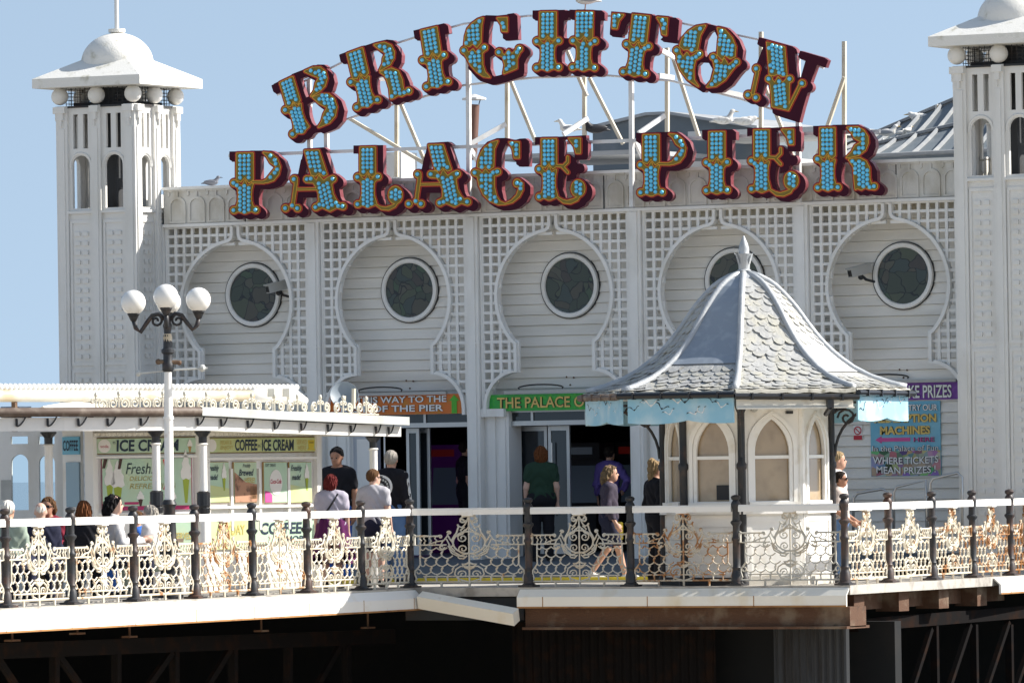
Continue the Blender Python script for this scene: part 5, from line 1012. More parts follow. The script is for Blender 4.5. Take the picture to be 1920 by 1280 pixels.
# glazed shelter at the far left
SH = thing('shelter', 'white timber shelter with arched window openings at the far left', 'shelter', (-2.2, -13, 0)); P0 = onX(-60, 930, -2.6); P1 = onX(118, 930, -1.35); d_ = P1 - P0; d_[2] = 0; L = np.linalg.norm(d_); d_ /= L; n_ = np.array((d_[1], -d_[0], 0)); o = np.array((P0[0], P0[1], 0)); WS = (o, d_, n_, L)
holes = []
for px0, px1 in ((-40, -2), (22, 54), (74, 104)):
    u0, zb = kq(WS, px0, 956); u1, _ = kq(WS, px1, 956); _, zs = kq(WS, px0, 868); r_ = (u1 - u0) / 2; holes.append([(u0, zb), (u1, zb)] + [((u0 + u1) / 2 + r_ * math.cos(a_), zs + min(r_, .16) * math.sin(a_)) for a_ in np.linspace(0, PI, 12)])
    _, z2 = kq(WS, px0, 832); _, z3 = kq(WS, px0, 818); holes.append([(u0, z2), (u1, z2), (u1, z3), (u0, z3)])
_, ztop = kq(WS, 50, 806); m = MB(); m.plate([[(0, 0), (L, 0), (L, ztop), (0, ztop)]] + holes, o, d_, Z_, n_, -.09, 0); m.build('frame', 'white_paint', SH, fix=False)
m = MB(); u_, z_ = kq(WS, 12, 918); m.box(o + d_ * u_ + Z_ * z_ + n_ * .012, (.14, .02, .27), (d_, n_, Z_)); t_ = m.build('notice', 'grey_gutter', SH)
m = MB(); m.box(o + d_ * (L + .02) + Z_ * 1.05, (.16, .16, 2.1), (d_, n_, Z_)); m.build('corner_post', 'white_paint', SH)
m = MB(); o2 = o - n_ * .06
for px0, px1 in ((-40, -2), (22, 54), (74, 104)):
    u0, zb = kq(WS, px0, 956); u1, _ = kq(WS, px1, 956); _, z3 = kq(WS, px0, 818); m._add([o2 + d_ * u0 + Z_ * zb, o2 + d_ * u1 + Z_ * zb, o2 + d_ * u1 + Z_ * z3, o2 + d_ * u0 + Z_ * z3], [(0, 1, 2, 3)])
m.build('pane', 'pane_clear', SH)
c = onX(30, 766, -1.2); m = MB(); m.box(c - Z_ * .07, (.3, .3, .2)); m.box(c - Z_ * .22, (.2, .2, .16)); tag(m.build('roof_unit', 'box_blue'), 'blue box unit far left behind the brown gutter', 'box')
# big red lever/float on the column
p = onPl(308, 892, (1.4, -14.4, 0), Vv); m = MB(); m.tube([p + Z_ * .22, p + Rv * .03 + Z_ * .1, p + Rv * .03 - Z_ * .1, p - Z_ * .18], .022, 6); tag(m.build('red_hanger', 'float_red'), 'red curved handle hanging on the kiosk column behind the lamp post', 'handle')

# ------------------------------------------------------------------ lamp standard
lp0 = onX(318, 1000, 2.55); LP = np.array((lp0[0], lp0[1], 0)); LM = thing('street_lamp', 'white lamp post with black scrolled arms and four frosted globes', 'street lamp', LP)
def lz(py, px=316): return onPl(px, py, LP, Vv)[2]
def lpnt(px, py, dep=0): return onPl(px, py, LP + Vv * dep, Vv)
top = lpnt(314, 605); bot = LP; ax_l = lambda z: LP + (np.array((top[0], top[1], 0)) - LP) * (z / top[2]) + Z_ * z
m = MB(); z1 = lz(945); z2 = lz(697); m.tube([ax_l(z1), ax_l(lz(790)), ax_l(z2)], [.062, .058, .05], 12); m.lathe([(.07, -.02), (.07, .02)], ax_l(lz(783)), 12); m.build('post', 'bright_paint', LM, smooth=.8)
m = MB(); m.lathe([(.17, 0), (.17, .12), (.12, .2), (.13, .4), (.11, .5), (.14, .6), (.09, .78), (.075, z1 - .05), (.10, z1), (.07, z1 + .06)], LP, 14); m.build('pedestal', 'iron_black', LM, smooth=.8)
m = MB(); b0 = lz(697); m.lathe([(.055, 0), (.075, .02), (.075, .10), (.06, .13), (.06, .23), (.085, .25), (.085, .29), (.06, .31), (.055, .47), (.045, .50), (.05, .56), (.06, .60), (.045, .64), (.05, .72)], ax_l(b0), 12); m.build('neck', 'iron_black', LM, smooth=.8)
m = MB(); c = ax_l(lz(640)); m.lathe([(.048, -.06), (.055, -.02), (.06, .05), (.05, .1)], c, 10); m.build('bronze_collar', 'tarnished_paint', LM, smooth=.8)
GL = [(250, 567, 0., .165), (372, 562, 0., .165), (311, 556, -.35, .165), (316, 566, .35, .165)]
for i, (px, py, dp, r_) in enumerate(GL):
    c = lpnt(px, py, dp); m = MB(); m.ball(c, r_ * .99, 20); m.build('globe', 'frosted_globe', LM, smooth=True)
    m = MB(); m.lathe([(.075, -r_ - .005), (.085, -r_ + .03), (.06, -r_ - .03), (.035, -r_ - .08)], c, 10); j = c - Z_ * (r_ + .07)
    root = ax_l(lz(601)); d_ = j - root; d_[2] = 0
    if np.linalg.norm(d_) > .25: m.tube([j, j - Z_ * .10 - d_ * .06, j - Z_ * .15 - d_ * .2, root + d_ * .62 - Z_ * .03, root + d_ * .45 + Z_ * .07, root + d_ * .25 + Z_ * .09, root + d_ * .08 + Z_ * .02], .03, 8); dd = d_ / np.linalg.norm(d_); m.tube([root + d_ * .33 + dd * x_ + Z_ * (z_ - .0) for x_, z_ in spiral((0, 0), .085, PI / 2, 1.3, 1)], .018, 6)
    else: m.tube([j, root + Z_ * .1], .035, 8)
    m.build('arm', 'iron_black', LM, smooth=True)
m = MB(); m.tube([lpnt(258, 700), ax_l(lz(694)), lpnt(384, 690)], .014, 6); m.ball(lpnt(259, 700), .04, 8); m.ball(lpnt(379, 690), .05, 8); m.tube([lpnt(384, 690), lpnt(389, 690)], .015, 6); m.build('ladder_bar', 'grey_gutter', LM)
m = MB(); m.tube([lpnt(298, 678), lpnt(334, 679)], .028, 8); m.ball(lpnt(297, 678), .04, 8); m.ball(lpnt(336, 680), .035, 8); m.build('cross_pin', 'rust_beam', LM)
# table and benches among the seated people
def tbl(px, py, X, Lx, Ly, label):
    c = onX(px, py, X); m = MB(); t = thing('picnic_table', label, 'table', (c[0], c[1], 0)); z = c[2]; m.b2((c[0] - Lx / 2, c[1] - Ly / 2, z - .05), (c[0] + Lx / 2, c[1] + Ly / 2, z)); m.build('table_top', 'table_wood', t)
    for sx_ in (-1, 1):
        for sy in (-1, 1): MB().bar((c[0] + sx_ * Lx * .4, c[1] + sy * Ly * .42, 0), (c[0] + sx_ * Lx * .3, c[1] + sy * Ly * .42, z - .05), .07, .07).build('leg', 'table_wood', t)
tbl(215, 1012, 1.1, .8, 2.2, 'brown wooden table between the seated people')
# ------------------------------------------------------------------ the illuminated letters on their frame
YS = -.42                                   # face of the letters
def zz(x0, y0, s): return lambda p: (x0 + p[0] * s, y0 + p[1] * s)
class Let:
    def __init__(s): s.g = []; s.b = []; s.sub = []; s.bc = []; s.ax = ((1, 0), (0, 1)); s.o = None; s.thin = []
    def gp(s, pts): s.g.append(('p', pts)); return s
    def gd(s, c, r, bulb=True):
        s.g.append(('d', c, r))
        if bulb: s.bc.append(c)
        return s
    def gc(s, a, b, r): s.thin.append((a, b, r)); return s
    def bp(s, pts): s.b.append(('p', pts)); return s
    def bd(s, c, r): s.b.append(('d', c, r)); return s
    def bc_(s, a, b, r): s.b.append(('c', a, b, r)); return s
    def sb(s, pts): s.sub.append(pts); return s
def stem(L, top, bot, U, cl=1, cr=1, bl=1, br=1, serif=(1, 1)):
    """one stem; top = centre of the gold top edge, bot = lowest point of the middle lobe, U = pixel vector of one local unit across"""
    top = np.array(top); V = (np.array(bot) - top) / 113.; U = np.array(U); T = lambda x, y: tuple(top + U * x + V * y)
    if L.o is None: L.o = top; L.ax = (U, V)
    L.gp([T(*p) for p in ((-15, 0), (15, 0), (15, 50), (8, 55), (0, 44), (-8, 53), (-15, 50))])
    L.gp([T(*p) for p in ((0, 51), (5, 63), (14, 57), (15, 58), (12.5, 67), (11.5, 78), (12, 90), (15, 100), (17, 107), (0, 113), (-17, 107), (-15, 100), (-12, 90), (-11.5, 78), (-12.5, 67), (-15, 58), (-14, 57), (-5, 62))])
    for sx, c, b in ((-1, cl, bl), (1, cr, br)):
        if c: L.gd(T(sx * 20.5, 55.5), 5.4); L.g.append(('c', T(sx * 20.5, 53.5), T(sx * 11, 63), 3.2))
        if b: L.gd(T(sx * 20.5, 107), 5.4); L.g.append(('c', T(sx * 20, 107.5), T(sx * 9, 103), 4.2))
    L.gd(T(0, 106), 7, False)
    x0 = -30 if serif[0] else -19; x1 = 30 if serif[1] else 19
    L.bp([T(x0, -4.5), T(x1, -4.5), T(x1, 11 if serif[1] else 0), T(x0, 11 if serif[0] else 0)])
    return T
BOWL = ((35, -1), (50, 1), (60, 10), (66, 26), (63, 40), (54, 51), (42, 55), (30, 55), (40, 51), (47, 42), (60, 26), (48, 17), (42, 6))
LET = []
def add(ch, L, where): LET.append((ch, L, where))
# --- first line
q = zz(500, 60, .1719); L = Let(); T = stem(L, q((220, 525)), q((395, 1100)), (.80, -.38), cr=0, br=0, serif=(1, 0))
L.gp([q(p) for p in ((420, 432), (510, 392), (590, 390), (645, 435), (662, 510), (640, 590), (580, 650), (490, 700), (530, 640), (545, 560), (580, 500), (500, 470))])
L.gp([q(p) for p in ((510, 715), (600, 680), (680, 680), (740, 730), (770, 820), (750, 920), (690, 990), (570, 1040), (610, 980), (630, 900), (670, 825), (580, 780))])
L.bp([q(p) for p in ((50, 585), (400, 420), (560, 355), (630, 358), (560, 392), (430, 425), (150, 560), (165, 615), (72, 655))]); L.bc_(q((395, 750)), q((520, 700)), 3); L.bc_(q((480, 1055)), q((600, 1035)), 4); L.bc_(q((290, 480)), q((430, 425)), 4); add('B', L, 'first')
q = zz(500, 60, .1719); L = Let(); stem(L, q((967, 210)), q((1110, 815)), (.945, -.344), cr=0, serif=(1, 0))
L.gp([q(p) for p in ((1180, 145), (1290, 120), (1360, 150), (1395, 220), (1390, 290), (1350, 360), (1240, 420), (1275, 350), (1280, 290), (1310, 230), (1250, 200))])
L.gp([q(p) for p in ((1245, 440), (1370, 400), (1440, 430), (1480, 520), (1490, 600), (1500, 640), (1555, 640), (1555, 660), (1480, 700), (1440, 690), (1390, 720), (1360, 730), (1350, 620), (1320, 520), (1290, 470))]); L.gd(q((1555, 645)), 5.4)
L.bp([q(p) for p in ((790, 250), (1190, 110), (1310, 84), (1380, 92), (1300, 118), (1180, 140), (880, 240), (880, 312), (806, 328))]); L.bc_(q((1130, 470)), q((1260, 430)), 2.5); L.bc_(q((1050, 180)), q((1190, 140)), 4); add('R', L, 'second')
q = zz(760, 10, .1406); L = Let(); stem(L, q((320, 320)), q((440, 1095)), (.98, -.234)); add('I', L, 'third')
L = Let(); L.o = np.array(q((920, 420))); L.ax = (np.array((.98, -.1)), np.array((.06, 1.)))
L.gp([q(p) for p in ((1040, 175), (1020, 280), (1010, 500), (960, 560), (905, 510), (860, 550), (800, 530), (810, 420), (840, 320), (900, 250), (970, 200))])
L.gp([q(p) for p in ((910, 590), (940, 640), (1000, 580), (1060, 530), (1070, 600), (1030, 640), (1035, 800), (1070, 900), (1130, 960), (1050, 950), (960, 890), (880, 800), (830, 700), (790, 640), (790, 570), (850, 640))])
L.gd(q((1060, 567)), 5.4); L.gd(q((790, 605)), 5.4); L.gd(q((1255, 630)), 5.4); L.gd(q((1525, 585)), 5.4)
L.gp([q(p) for p in ((1235, 175), (1360, 170), (1360, 350), (1300, 345), (1290, 260))]); L.gp([q(p) for p in ((1250, 590), (1330, 680), (1380, 600), (1430, 660), (1520, 550), (1540, 610), (1490, 720), (1490, 840), (1320, 910), (1340, 800), (1310, 690), (1250, 660))])
for a, b in (((850, 330), (950, 210)), ((950, 210), (1080, 160)), ((1080, 160), (1230, 165)), ((1230, 165), (1370, 150))): L.bc_(q(a), q(b), 3.6)
L.bp([q(p) for p in ((1360, 118), (1450, 106), (1462, 430), (1300, 445), (1296, 380), (1370, 365))])
for a, b in (((870, 830), (980, 950)), ((980, 950), (1130, 1000)), ((1130, 1000), (1280, 965)), ((1280, 965), (1500, 890))): L.bc_(q(a), q(b), 5)
add('G', L, 'fourth')
q = zz(980, 0, .15625); L = Let(); stem(L, q((310, 152)), q((305, 850)), (1.0, -.02)); stem(L, q((752, 150)), q((735, 850)), (1.0, .02))
L.bc_(q((440, 500)), q((600, 500)), 6); L.bc_(q((430, 150)), q((640, 148)), 3); L.bp([q(p) for p in ((420, 150), (640, 150), (600, 200), (545, 170), (470, 210), (440, 260), (420, 300))]); add('H', L, 'fifth')
L = Let(); stem(L, q((1427, 190)), q((1342, 915)), (1.016, .104), serif=(0, 0))
L.gp([q(p) for p in ((1090, 172), (1215, 182), (1160, 250), (1135, 345), (1085, 340))]); L.gp([q(p) for p in ((1620, 215), (1740, 225), (1725, 420), (1685, 410), (1670, 300))])
L.bp([q(p) for p in ((1062, 138), (1840, 215), (1835, 250), (1060, 185))]); L.bp([q(p) for p in ((1062, 138), (1110, 160), (1160, 370), (1150, 428), (1044, 418))]); L.bp([q(p) for p in ((1740, 210), (1840, 217), (1815, 500), (1650, 478), (1740, 400))]); add('T', L, 'sixth')
q = zz(1240, 30, .16667); L = Let(); L.o = np.array(q((330, 300))); L.ax = (np.array((.98, .12)), np.array((-.12, 1.)))
L.gp([q(p) for p in ((500, 110), (440, 220), (410, 380), (350, 410), (300, 370), (260, 380), (215, 340), (240, 260), (310, 180), (400, 125))])
L.gp([q(p) for p in ((180, 355), (250, 470), (295, 415), (330, 470), (440, 395), (450, 460), (385, 500), (365, 600), (370, 720), (420, 790), (300, 710), (220, 600), (185, 500), (180, 430))]); L.gd(q((180, 390)), 5.4); L.gd(q((435, 430)), 5.4)
L.gp([q(p) for p in ((640, 140), (720, 160), (800, 250), (840, 350), (830, 460), (780, 480), (720, 440), (690, 490), (640, 440), (650, 300), (660, 220))])
L.gp([q(p) for p in ((590, 430), (680, 550), (715, 485), (760, 560), (850, 485), (850, 555), (800, 610), (720, 720), (620, 790), (520, 800), (580, 720), (610, 600), (590, 500))]); L.gd(q((590, 465)), 5.4); L.gd(q((850, 520)), 5.4)
e = [q((520 + 345 * math.cos(a) * 1 + 12 * math.sin(a), 468 + 375 * math.sin(a) + 10 * math.cos(a))) for a in np.linspace(0, 2 * PI, 40, endpoint=False)]; L.bp(e)
L.sb([q(p) for p in ((595, 165), (632, 240), (612, 400), (545, 415), (505, 470), (475, 400), (495, 270), (545, 190))]); L.sb([q(p) for p in ((410, 560), (445, 525), (535, 530), (575, 600), (545, 720), (490, 785), (440, 740), (412, 650))]); add('O', L, 'seventh')
L = Let(); L.o = np.array(q((1300, 320))); L.ax = (np.array((.97, .28)), np.array((.08, 1.)))
L.gp([q(p) for p in ((1195, 300), (1390, 355), (1415, 670), (1370, 680), (1315, 650), (1270, 670), (1225, 660))]); L.gp([q(p) for p in ((1215, 675), (1280, 760), (1320, 690), (1370, 760), (1450, 675), (1440, 800), (1435, 1060), (1255, 1020), (1245, 850), (1235, 770), (1215, 745))])
for c in ((1215, 710), (1450, 710), (1075, 595), (980, 890), (1070, 920), (1590, 760)): L.gd(q(c), 5.6)
L.gc(q((1085, 640)), q((1035, 870)), 1.8); L.gc(q((1560, 790)), q((1435, 1040)), 1.4)
L.bp([q(p) for p in ((1097, 237), (1480, 345), (1500, 400), (1195, 305), (1140, 335), (1077, 320))]); L.bc_(q((1190, 300)), q((1090, 560)), 4); L.bp([q(p) for p in ((1562, 392), (1840, 472), (1810, 558), (1537, 460))]); L.bp([q(p) for p in ((1640, 440), (1735, 470), (1650, 700), (1560, 1000), (1515, 1175), (1250, 1092), (1245, 1010), (1430, 1050), (1560, 720))]); L.bc_(q((1430, 1020)), q((1560, 720)), 5); L.bp([q(p) for p in ((1390, 345), (1465, 400), (1490, 640), (1500, 700), (1430, 700))]); add('N', L, 'last')
# --- second line
q = zz(420, 260, .125); L = Let(); T = stem(L, q((320, 225)), q((320, 1120)), (1.0, -.015), cr=0, serif=(1, 0)); L.gp([T(*p) for p in BOWL]); L.gc(T(15, 54), T(36, 55), 1.); L.bc_(T(10, -2.5), T(48, -2), 3); add('P', L, 'first')
def letter_A(dx, dy, k):
    L = Let(); o = np.array((420 + 1325 * .125, 260 + 182 * .125)); n = o + np.array((dx, dy)); q = lambda p: tuple(n + (np.array((420 + p[0] * .125, 260 + p[1] * .125)) - o) * k)
    L.o = np.array(q((1325, 182))); L.ax = (np.array((1., -.02)), np.array((.22, 1.)))
    L.gp([q(p) for p in ((1220, 185), (1430, 180), (1550, 540), (1500, 560), (1430, 510), (1380, 560), (1320, 540))])
    L.gp([q(p) for p in ((1435, 555), (1500, 640), (1560, 590), (1640, 560), (1660, 640), (1615, 680), (1640, 830), (1690, 930), (1740, 980), (1790, 975), (1790, 1060), (1700, 1030), (1600, 1085), (1480, 1030), (1385, 1070), (1385, 990), (1430, 950), (1430, 830), (1400, 740), (1350, 660), (1255, 655), (1255, 570), (1330, 570), (1395, 640))])
    for c in ((1640, 605), (1790, 1015), (1385, 1030), (1255, 610), (1060, 610), (930, 1045), (1110, 1045)): L.gd(q(c), 5.5)
    L.gd(q((1035, 1005)), 4); L.gc(q((1090, 640)), q((1045, 960)), 1.8); L.gc(q((1110, 760)), q((1400, 755)), .8)
    L.bp([q(p) for p in ((1200, 150), (1490, 130), (1520, 140), (1440, 180), (1215, 200), (1150, 600), (1108, 560))]); L.bp([q(p) for p in ((1110, 715), (1410, 715), (1410, 850), (1090, 850))]); L.bc_(q((1175, 330)), q((1125, 580)), 3); return L
add('A', letter_A(0, 0, 1.), 'second')
q = zz(650, 250, .1328); L = Let(); stem(L, q((305, 203)), q((308, 1045)), (.93, -.015), br=0)
cc = np.array(q((695, 872))); L.gp([(cc[0] + 12.3 * math.cos(a), cc[1] + 15.5 * math.sin(a)) for a in np.linspace(0, 2 * PI, 24, endpoint=False)]); L.gp([q(p) for p in ((400, 990), (480, 1040), (560, 1052), (660, 1020), (720, 985), (690, 1035), (600, 1080), (500, 1070))]); L.bc_(q((420, 1040)), q((700, 1040)), 4)
L.sb([q(p) for p in ((485, 800), (545, 790), (560, 900), (585, 985), (540, 985), (495, 930))]); add('L', L, 'third')
add('A', letter_A(650 + 1265 * .1328 - 420 - 1325 * .125, 250 + 168 * .1328 - 260 - 182 * .125, 1.02), 'fourth')
q = zz(870, 240, .1302); L = Let(); L.o = np.array(q((330, 400))); L.ax = (np.array((1., 0)), np.array((0, 1.)))
L.gp([q(p) for p in ((490, 190), (440, 300), (430, 560), (370, 600), (310, 550), (270, 590), (205, 560), (215, 480), (250, 370), (310, 280), (400, 215))])
L.gp([q(p) for p in ((315, 600), (370, 660), (430, 610), (490, 592), (500, 672), (440, 690), (440, 850), (470, 980), (520, 1060), (600, 1095), (500, 1100), (380, 1050), (290, 960), (230, 830), (205, 700), (165, 685), (165, 605), (230, 620), (270, 665))])
L.gd(q((490, 632)), 5.3); L.gd(q((165, 645)), 5.3); L.gp([q(p) for p in ((660, 205), (800, 210), (800, 430), (735, 430), (715, 300))]); L.gd(q((775, 795)), 6.5)
L.gp([q(p) for p in ((790, 755), (850, 800), (850, 890), (800, 990), (700, 1070), (600, 1095), (690, 1050), (770, 970), (800, 880))])
for a, b in (((250, 330), (350, 220)), ((350, 220), (480, 172)), ((480, 172), (600, 170)), ((600, 170), (720, 205)), ((720, 205), (810, 180)), ((480, 1090), (700, 1085))): L.bc_(q(a), q(b), 3.4)
L.bp([q(p) for p in ((805, 155), (888, 150), (888, 522), (752, 525), (750, 450), (812, 440))]); add('C', L, 'fifth')
def letter_E(dx, dy, k):
    L = Let(); o = np.array((1030.1, 261.2)); n = o + np.array((dx, dy)); q = lambda p: tuple(n + (np.array((870 + p[0] * .1302, 240 + p[1] * .1302)) - o) * k)
    stem(L, q((1230, 163)), q((1235, 1035)), (.91 * k, -.015), cr=0, br=0, serif=(1, 0))
    L.gp([q(p) for p in ((1520, 155), (1680, 155), (1680, 360), (1625, 360), (1600, 260))]); c = np.array(q((1650, 872))); L.gp([(c[0] + 12.2 * k * math.cos(a), c[1] + 15.3 * k * math.sin(a)) for a in np.linspace(0, 2 * PI, 24, endpoint=False)])
    L.gp([q(p) for p in ((1330, 985), (1420, 1035), (1490, 1055), (1590, 1025), (1670, 985), (1640, 1040), (1540, 1085), (1440, 1075))])
    L.gc(q((1350, 545)), q((1440, 550)), 1.2); L.gc(q((1440, 550)), q((1500, 490)), 1.4); L.gc(q((1500, 490)), q((1500, 420)), 1.2); L.gc(q((1430, 565)), q((1500, 640)), 1.4)
    L.bp([q(p) for p in ((1200, 135), (1760, 105), (1770, 462), (1595, 465), (1590, 385), (1690, 375), (1680, 150), (1520, 152), (1340, 190))]); L.bp([q(p) for p in ((1340, 470), (1480, 390), (1560, 430), (1640, 520), (1640, 650), (1560, 740), (1480, 770), (1490, 640), (1380, 600))]); L.bd(q((1665, 585)), 9.5 * k)
    L.bc_(q((1340, 1055)), q((1640, 1060)), 4); L.sb([q(p) for p in ((1487, 790), (1530, 770), (1530, 880), (1555, 985), (1510, 985), (1480, 920))]); return L
add('E', letter_E(0, 0, 1.), 'last')
q = zz(1180, 230, .125); L = Let(); T = stem(L, q((332, 187)), q((340, 1095)), (.98, -.02), cr=0, serif=(1, 0)); L.gp([T(*p) for p in BOWL]); L.gc(T(15, 54), T(36, 55), 1.); L.bc_(T(10, -2.5), T(48, -2), 3); add('P', L, 'first')
L = Let(); stem(L, q((1320, 143)), q((1320, 1065)), (.96, -.02)); add('I', L, 'second')
add('E', letter_E(1428.6 - 1030.1, 244.5 - 261.2, 1.02), 'third')
q = zz(1390, 220, .1458); L = Let(); stem(L, q((1112, 140)), q((1120, 945)), (.92, -.02), cr=0, serif=(1, 0))
L.gp([q(p) for p in ((1370, 135), (1500, 130), (1580, 170), (1630, 250), (1635, 330), (1600, 420), (1510, 490), (1360, 520), (1430, 450), (1470, 370), (1560, 318), (1460, 265), (1430, 200))])
L.gp([q(p) for p in ((1390, 545), (1530, 525), (1610, 570), (1650, 650), (1655, 780), (1675, 860), (1720, 848), (1720, 925), (1640, 920), (1600, 900), (1550, 930), (1500, 910), (1475, 925), (1460, 780), (1450, 640))]); L.gd(q((1715, 888)), 5.6)
L.bc_(q((1180, 118)), q((1500, 112)), 3); L.bc_(q((1220, 530)), q((1400, 530)), 2.5); add('R', L, 'last')
def shape(L, P):
    d = np.full(P.shape[:-1], 1e9)
    for s in L.g:
        d = np.minimum(d, sd_poly(P, s[1]) if s[0] == 'p' else sd_disc(P, s[1], s[2]) if s[0] == 'd' else sd_cap(P, *s[1:]))
    t = np.full(P.shape[:-1], 1e9)
    for s in L.thin: t = np.minimum(t, sd_cap(P, *s))
    b = np.full(P.shape[:-1], 1e9)
    for s in L.b: b = np.minimum(b, sd_poly(P, s[1]) if s[0] == 'p' else sd_disc(P, s[1], s[2]) if s[0] == 'd' else sd_cap(P, *s[1:]))
    return d, t, b
bulb0 = MB(); bulb0.lathe([(.0325, 0), (.0315, .012), (.024, .026), (.012, .033), (.001, .035)], n=10, ax=(X_, Z_, -Y_)); _b = bulb0.build('bulb', 'bulb_blue', None, smooth=True); BULB_ME = _b.data; bpy.data.objects.remove(_b)
def P3(p, y): r = onY(p[0], p[1], YS); return np.array([r[0], y, r[2]])
nletters = 0
LETTER_TOPS = {}
def make_letter(ch, L, where, line):
    allp = [p for s in L.g + L.b for p in (s[1] if s[0] == 'p' else [s[1]] if s[0] == 'd' else [s[1], s[2]])]; A = np.array(allp); lo = A.min(0) - 22; hi = A.max(0) + 24; h = .9
    nx, ny = (np.ceil((hi - lo) / h)).astype(int) + 1; gx, gy = np.meshgrid(lo[0] + np.arange(nx) * h, lo[1] + np.arange(ny) * h); P = np.stack([gx, gy], -1)
    d, t, b = shape(L, P); g = np.minimum(d, t)
    base = np.minimum(g - 5.0, b)
    for k in range(1, 11):                                  # block shade: the outline swept down to the right
        dx = k; dy = int(round(k * .78)); base = np.minimum(base, np.roll(np.minimum(g - 4.9, b if k < 8 and not L.sub else 99), (dy, dx), (0, 1)))
    for pl in L.sub: base = np.maximum(base, -sd_poly(P, pl))
    def loops(D, tol=.22):
        D = D.copy(); D[0] = D[-1] = 9; D[:, 0] = D[:, -1] = 9
        return group_loops([simplify(l, tol) for l in contours(D, lo[0], lo[1], h)])
    ctr = P3(L.o, YS)
    word = {1: 'upper word', 2: 'first word of the lower row', 3: 'second word of the lower row'}[line]
    lab = {1: 'maroon and blue bulb letter %s, %s in the arched upper word', 2: 'maroon and blue bulb letter %s, %s in the longer lower word', 3: 'maroon and blue bulb letter %s, %s in the short lower right word'}[line] % (ch, where)
    root = thing('sign_letter', lab, 'sign letter', ctr, 0, 'bulb letters of the pier name')
    def lay(mb, D, y0, y1, k, sides=True, tol=.18):
        mb.k = k
        for gr in loops(D, tol):
            gr3 = [[(lambda r: (r[0], r[2]))(onY(p[0], p[1], YS)) for p in l] for l in gr]
            gr3 = [l for l in gr3 if len(l) > 2]
            mb.plate(gr3, (0, 0, 0), X_, Z_, -Y_, -y0, -y1, sides=sides, back=sides)
    body = MB(); body.side_k = 1; lay(body, base, YS + .10, YS, 0); o_ = body.build('letter_body', ['maroon_dark', 'sign_side'], root, fix=False)
    tr = MB(); tr.side_k = 0; lay(tr, g - 4.7, 0, YS - .004, 0, False); lay(tr, g - 3.7, 0, YS - .008, 1, False); lay(tr, g - 2.5, 0, YS - .012, 0, False); lay(tr, g - 1.85, 0, YS - .016, 2, False); tr.build('painted_border', ['maroon', 'sign_red', 'sign_yellow'], root, fix=False)
    fa = MB(); lay(fa, g - .35, 0, YS - .020, 0, False); fa.build('gold_panel', 'sign_gold', root, fix=False)
    # bulbs in rows that follow the letter
    U, V = L.ax; sp = 8.1; c = [np.array(p) for p in L.bc]
    for r in range(-30, 31):
        for k in range(-20, 21):
            p = L.o + U * (k * sp) + V * (r * sp + 5 + (sp / 2 if k % 2 and r > 5 else 0)); 
            if not (lo[0] < p[0] < hi[0] and lo[1] < p[1] < hi[1]): continue
            if shape(L, p[None])[0][0] < -2.7 and all(np.hypot(*(p - o)) > 6.6 for o in c): c.append(p)
    # squeeze a few more into free corners
    for p in P[::3, ::3].reshape(-1, 2)[(d[::3, ::3] < -3.0).reshape(-1)]:
        if all(np.hypot(*(p - o)) > 7.2 for o in c): c.append(p)
    for p in c[:100]:
        o = bpy.data.objects.new('bulb', BULB_ME); COL.objects.link(o); o.parent = root; w_ = P3(p, YS - .021); o.location = tuple(w_ - ctr)
    return root
for i, (ch, L, wh) in enumerate(LET):
    make_letter(ch, L, wh, 1 if i < 8 else 2 if i < 14 else 3)
# frame behind the letters
fr = thing('sign_scaffold', 'white and cream steel framework carrying the big bulb letters above the parapet', 'sign frame', onY(1000, 330, -.2))
YF = -.22
def fp(x, y, Y=YF): return onY(x, y, Y)
m = MB()
arc1 = [(520, 178), (640, 118), (700, 95), (780, 70), (870, 45), (990, 30), (1140, 30), (1270, 42), (1420, 74), (1545, 128)]; arc2 = [(560, 258), (650, 224), (710, 203), (790, 183), (870, 160), (1000, 146), (1140, 142), (1260, 152), (1390, 186), (1500, 222)]
for a in (arc1, arc2): m.tube([fp(*p) for p in a], .018, 6)
m.build('arched_rail', 'frame_white', fr)
m = MB(); m.bar(fp(430, 292), fp(1650, 246), .05, .05); m.build('straight_rail', 'frame_white', fr)
for x, y0, y1 in ((582, 150, 402), (614, 240, 332), (880, 100, 398), (1185, 60, 388), (1498, 110, 380)): MB().bar(fp(x, y1), fp(x - 2, y0), .062, .062).build('upright', 'frame_white', fr)
for x, y0, y1 in ((744, 190, 332), (951, 150, 262), (1096, 20, 262), (1251, 90, 262), (1427, 60, 262), (1583, 78, 300)): MB().bar(onY(x, y1, 1.1), onY(x, y0, 1.1), .055, .055).build('rear_upright', 'frame_cream', fr)
for a, b in (((655, 222), (795, 306)), ((752, 196), (800, 310)), ((957, 150), (1006, 270)), ((1105, 146), (1168, 270)), ((1262, 108), (1312, 262)), ((1434, 160), (1490, 300)), ((1040, 40), (1100, 180)), ((1530, 300), (1583, 145))):
    MB().bar(onY(*a, .9), onY(*b, .9), .05, .05).build('brace', 'frame_cream', fr)
for a, b in (((882, 270), (948, 233)), ((1056, 252), (1102, 222)), ((1198, 250), (1246, 217)), ((1240, 95), (1272, 112)), ((700, 148), (760, 148)), ((1340, 168), (1395, 180)), ((1235, 142), (1262, 146)), ((880, 278), (915, 330)), ((1190, 262), (1222, 330))):
    MB().bar(fp(*a, -.05), fp(*b, .35), .05, .07).build('short_strut', 'frame_white', fr)
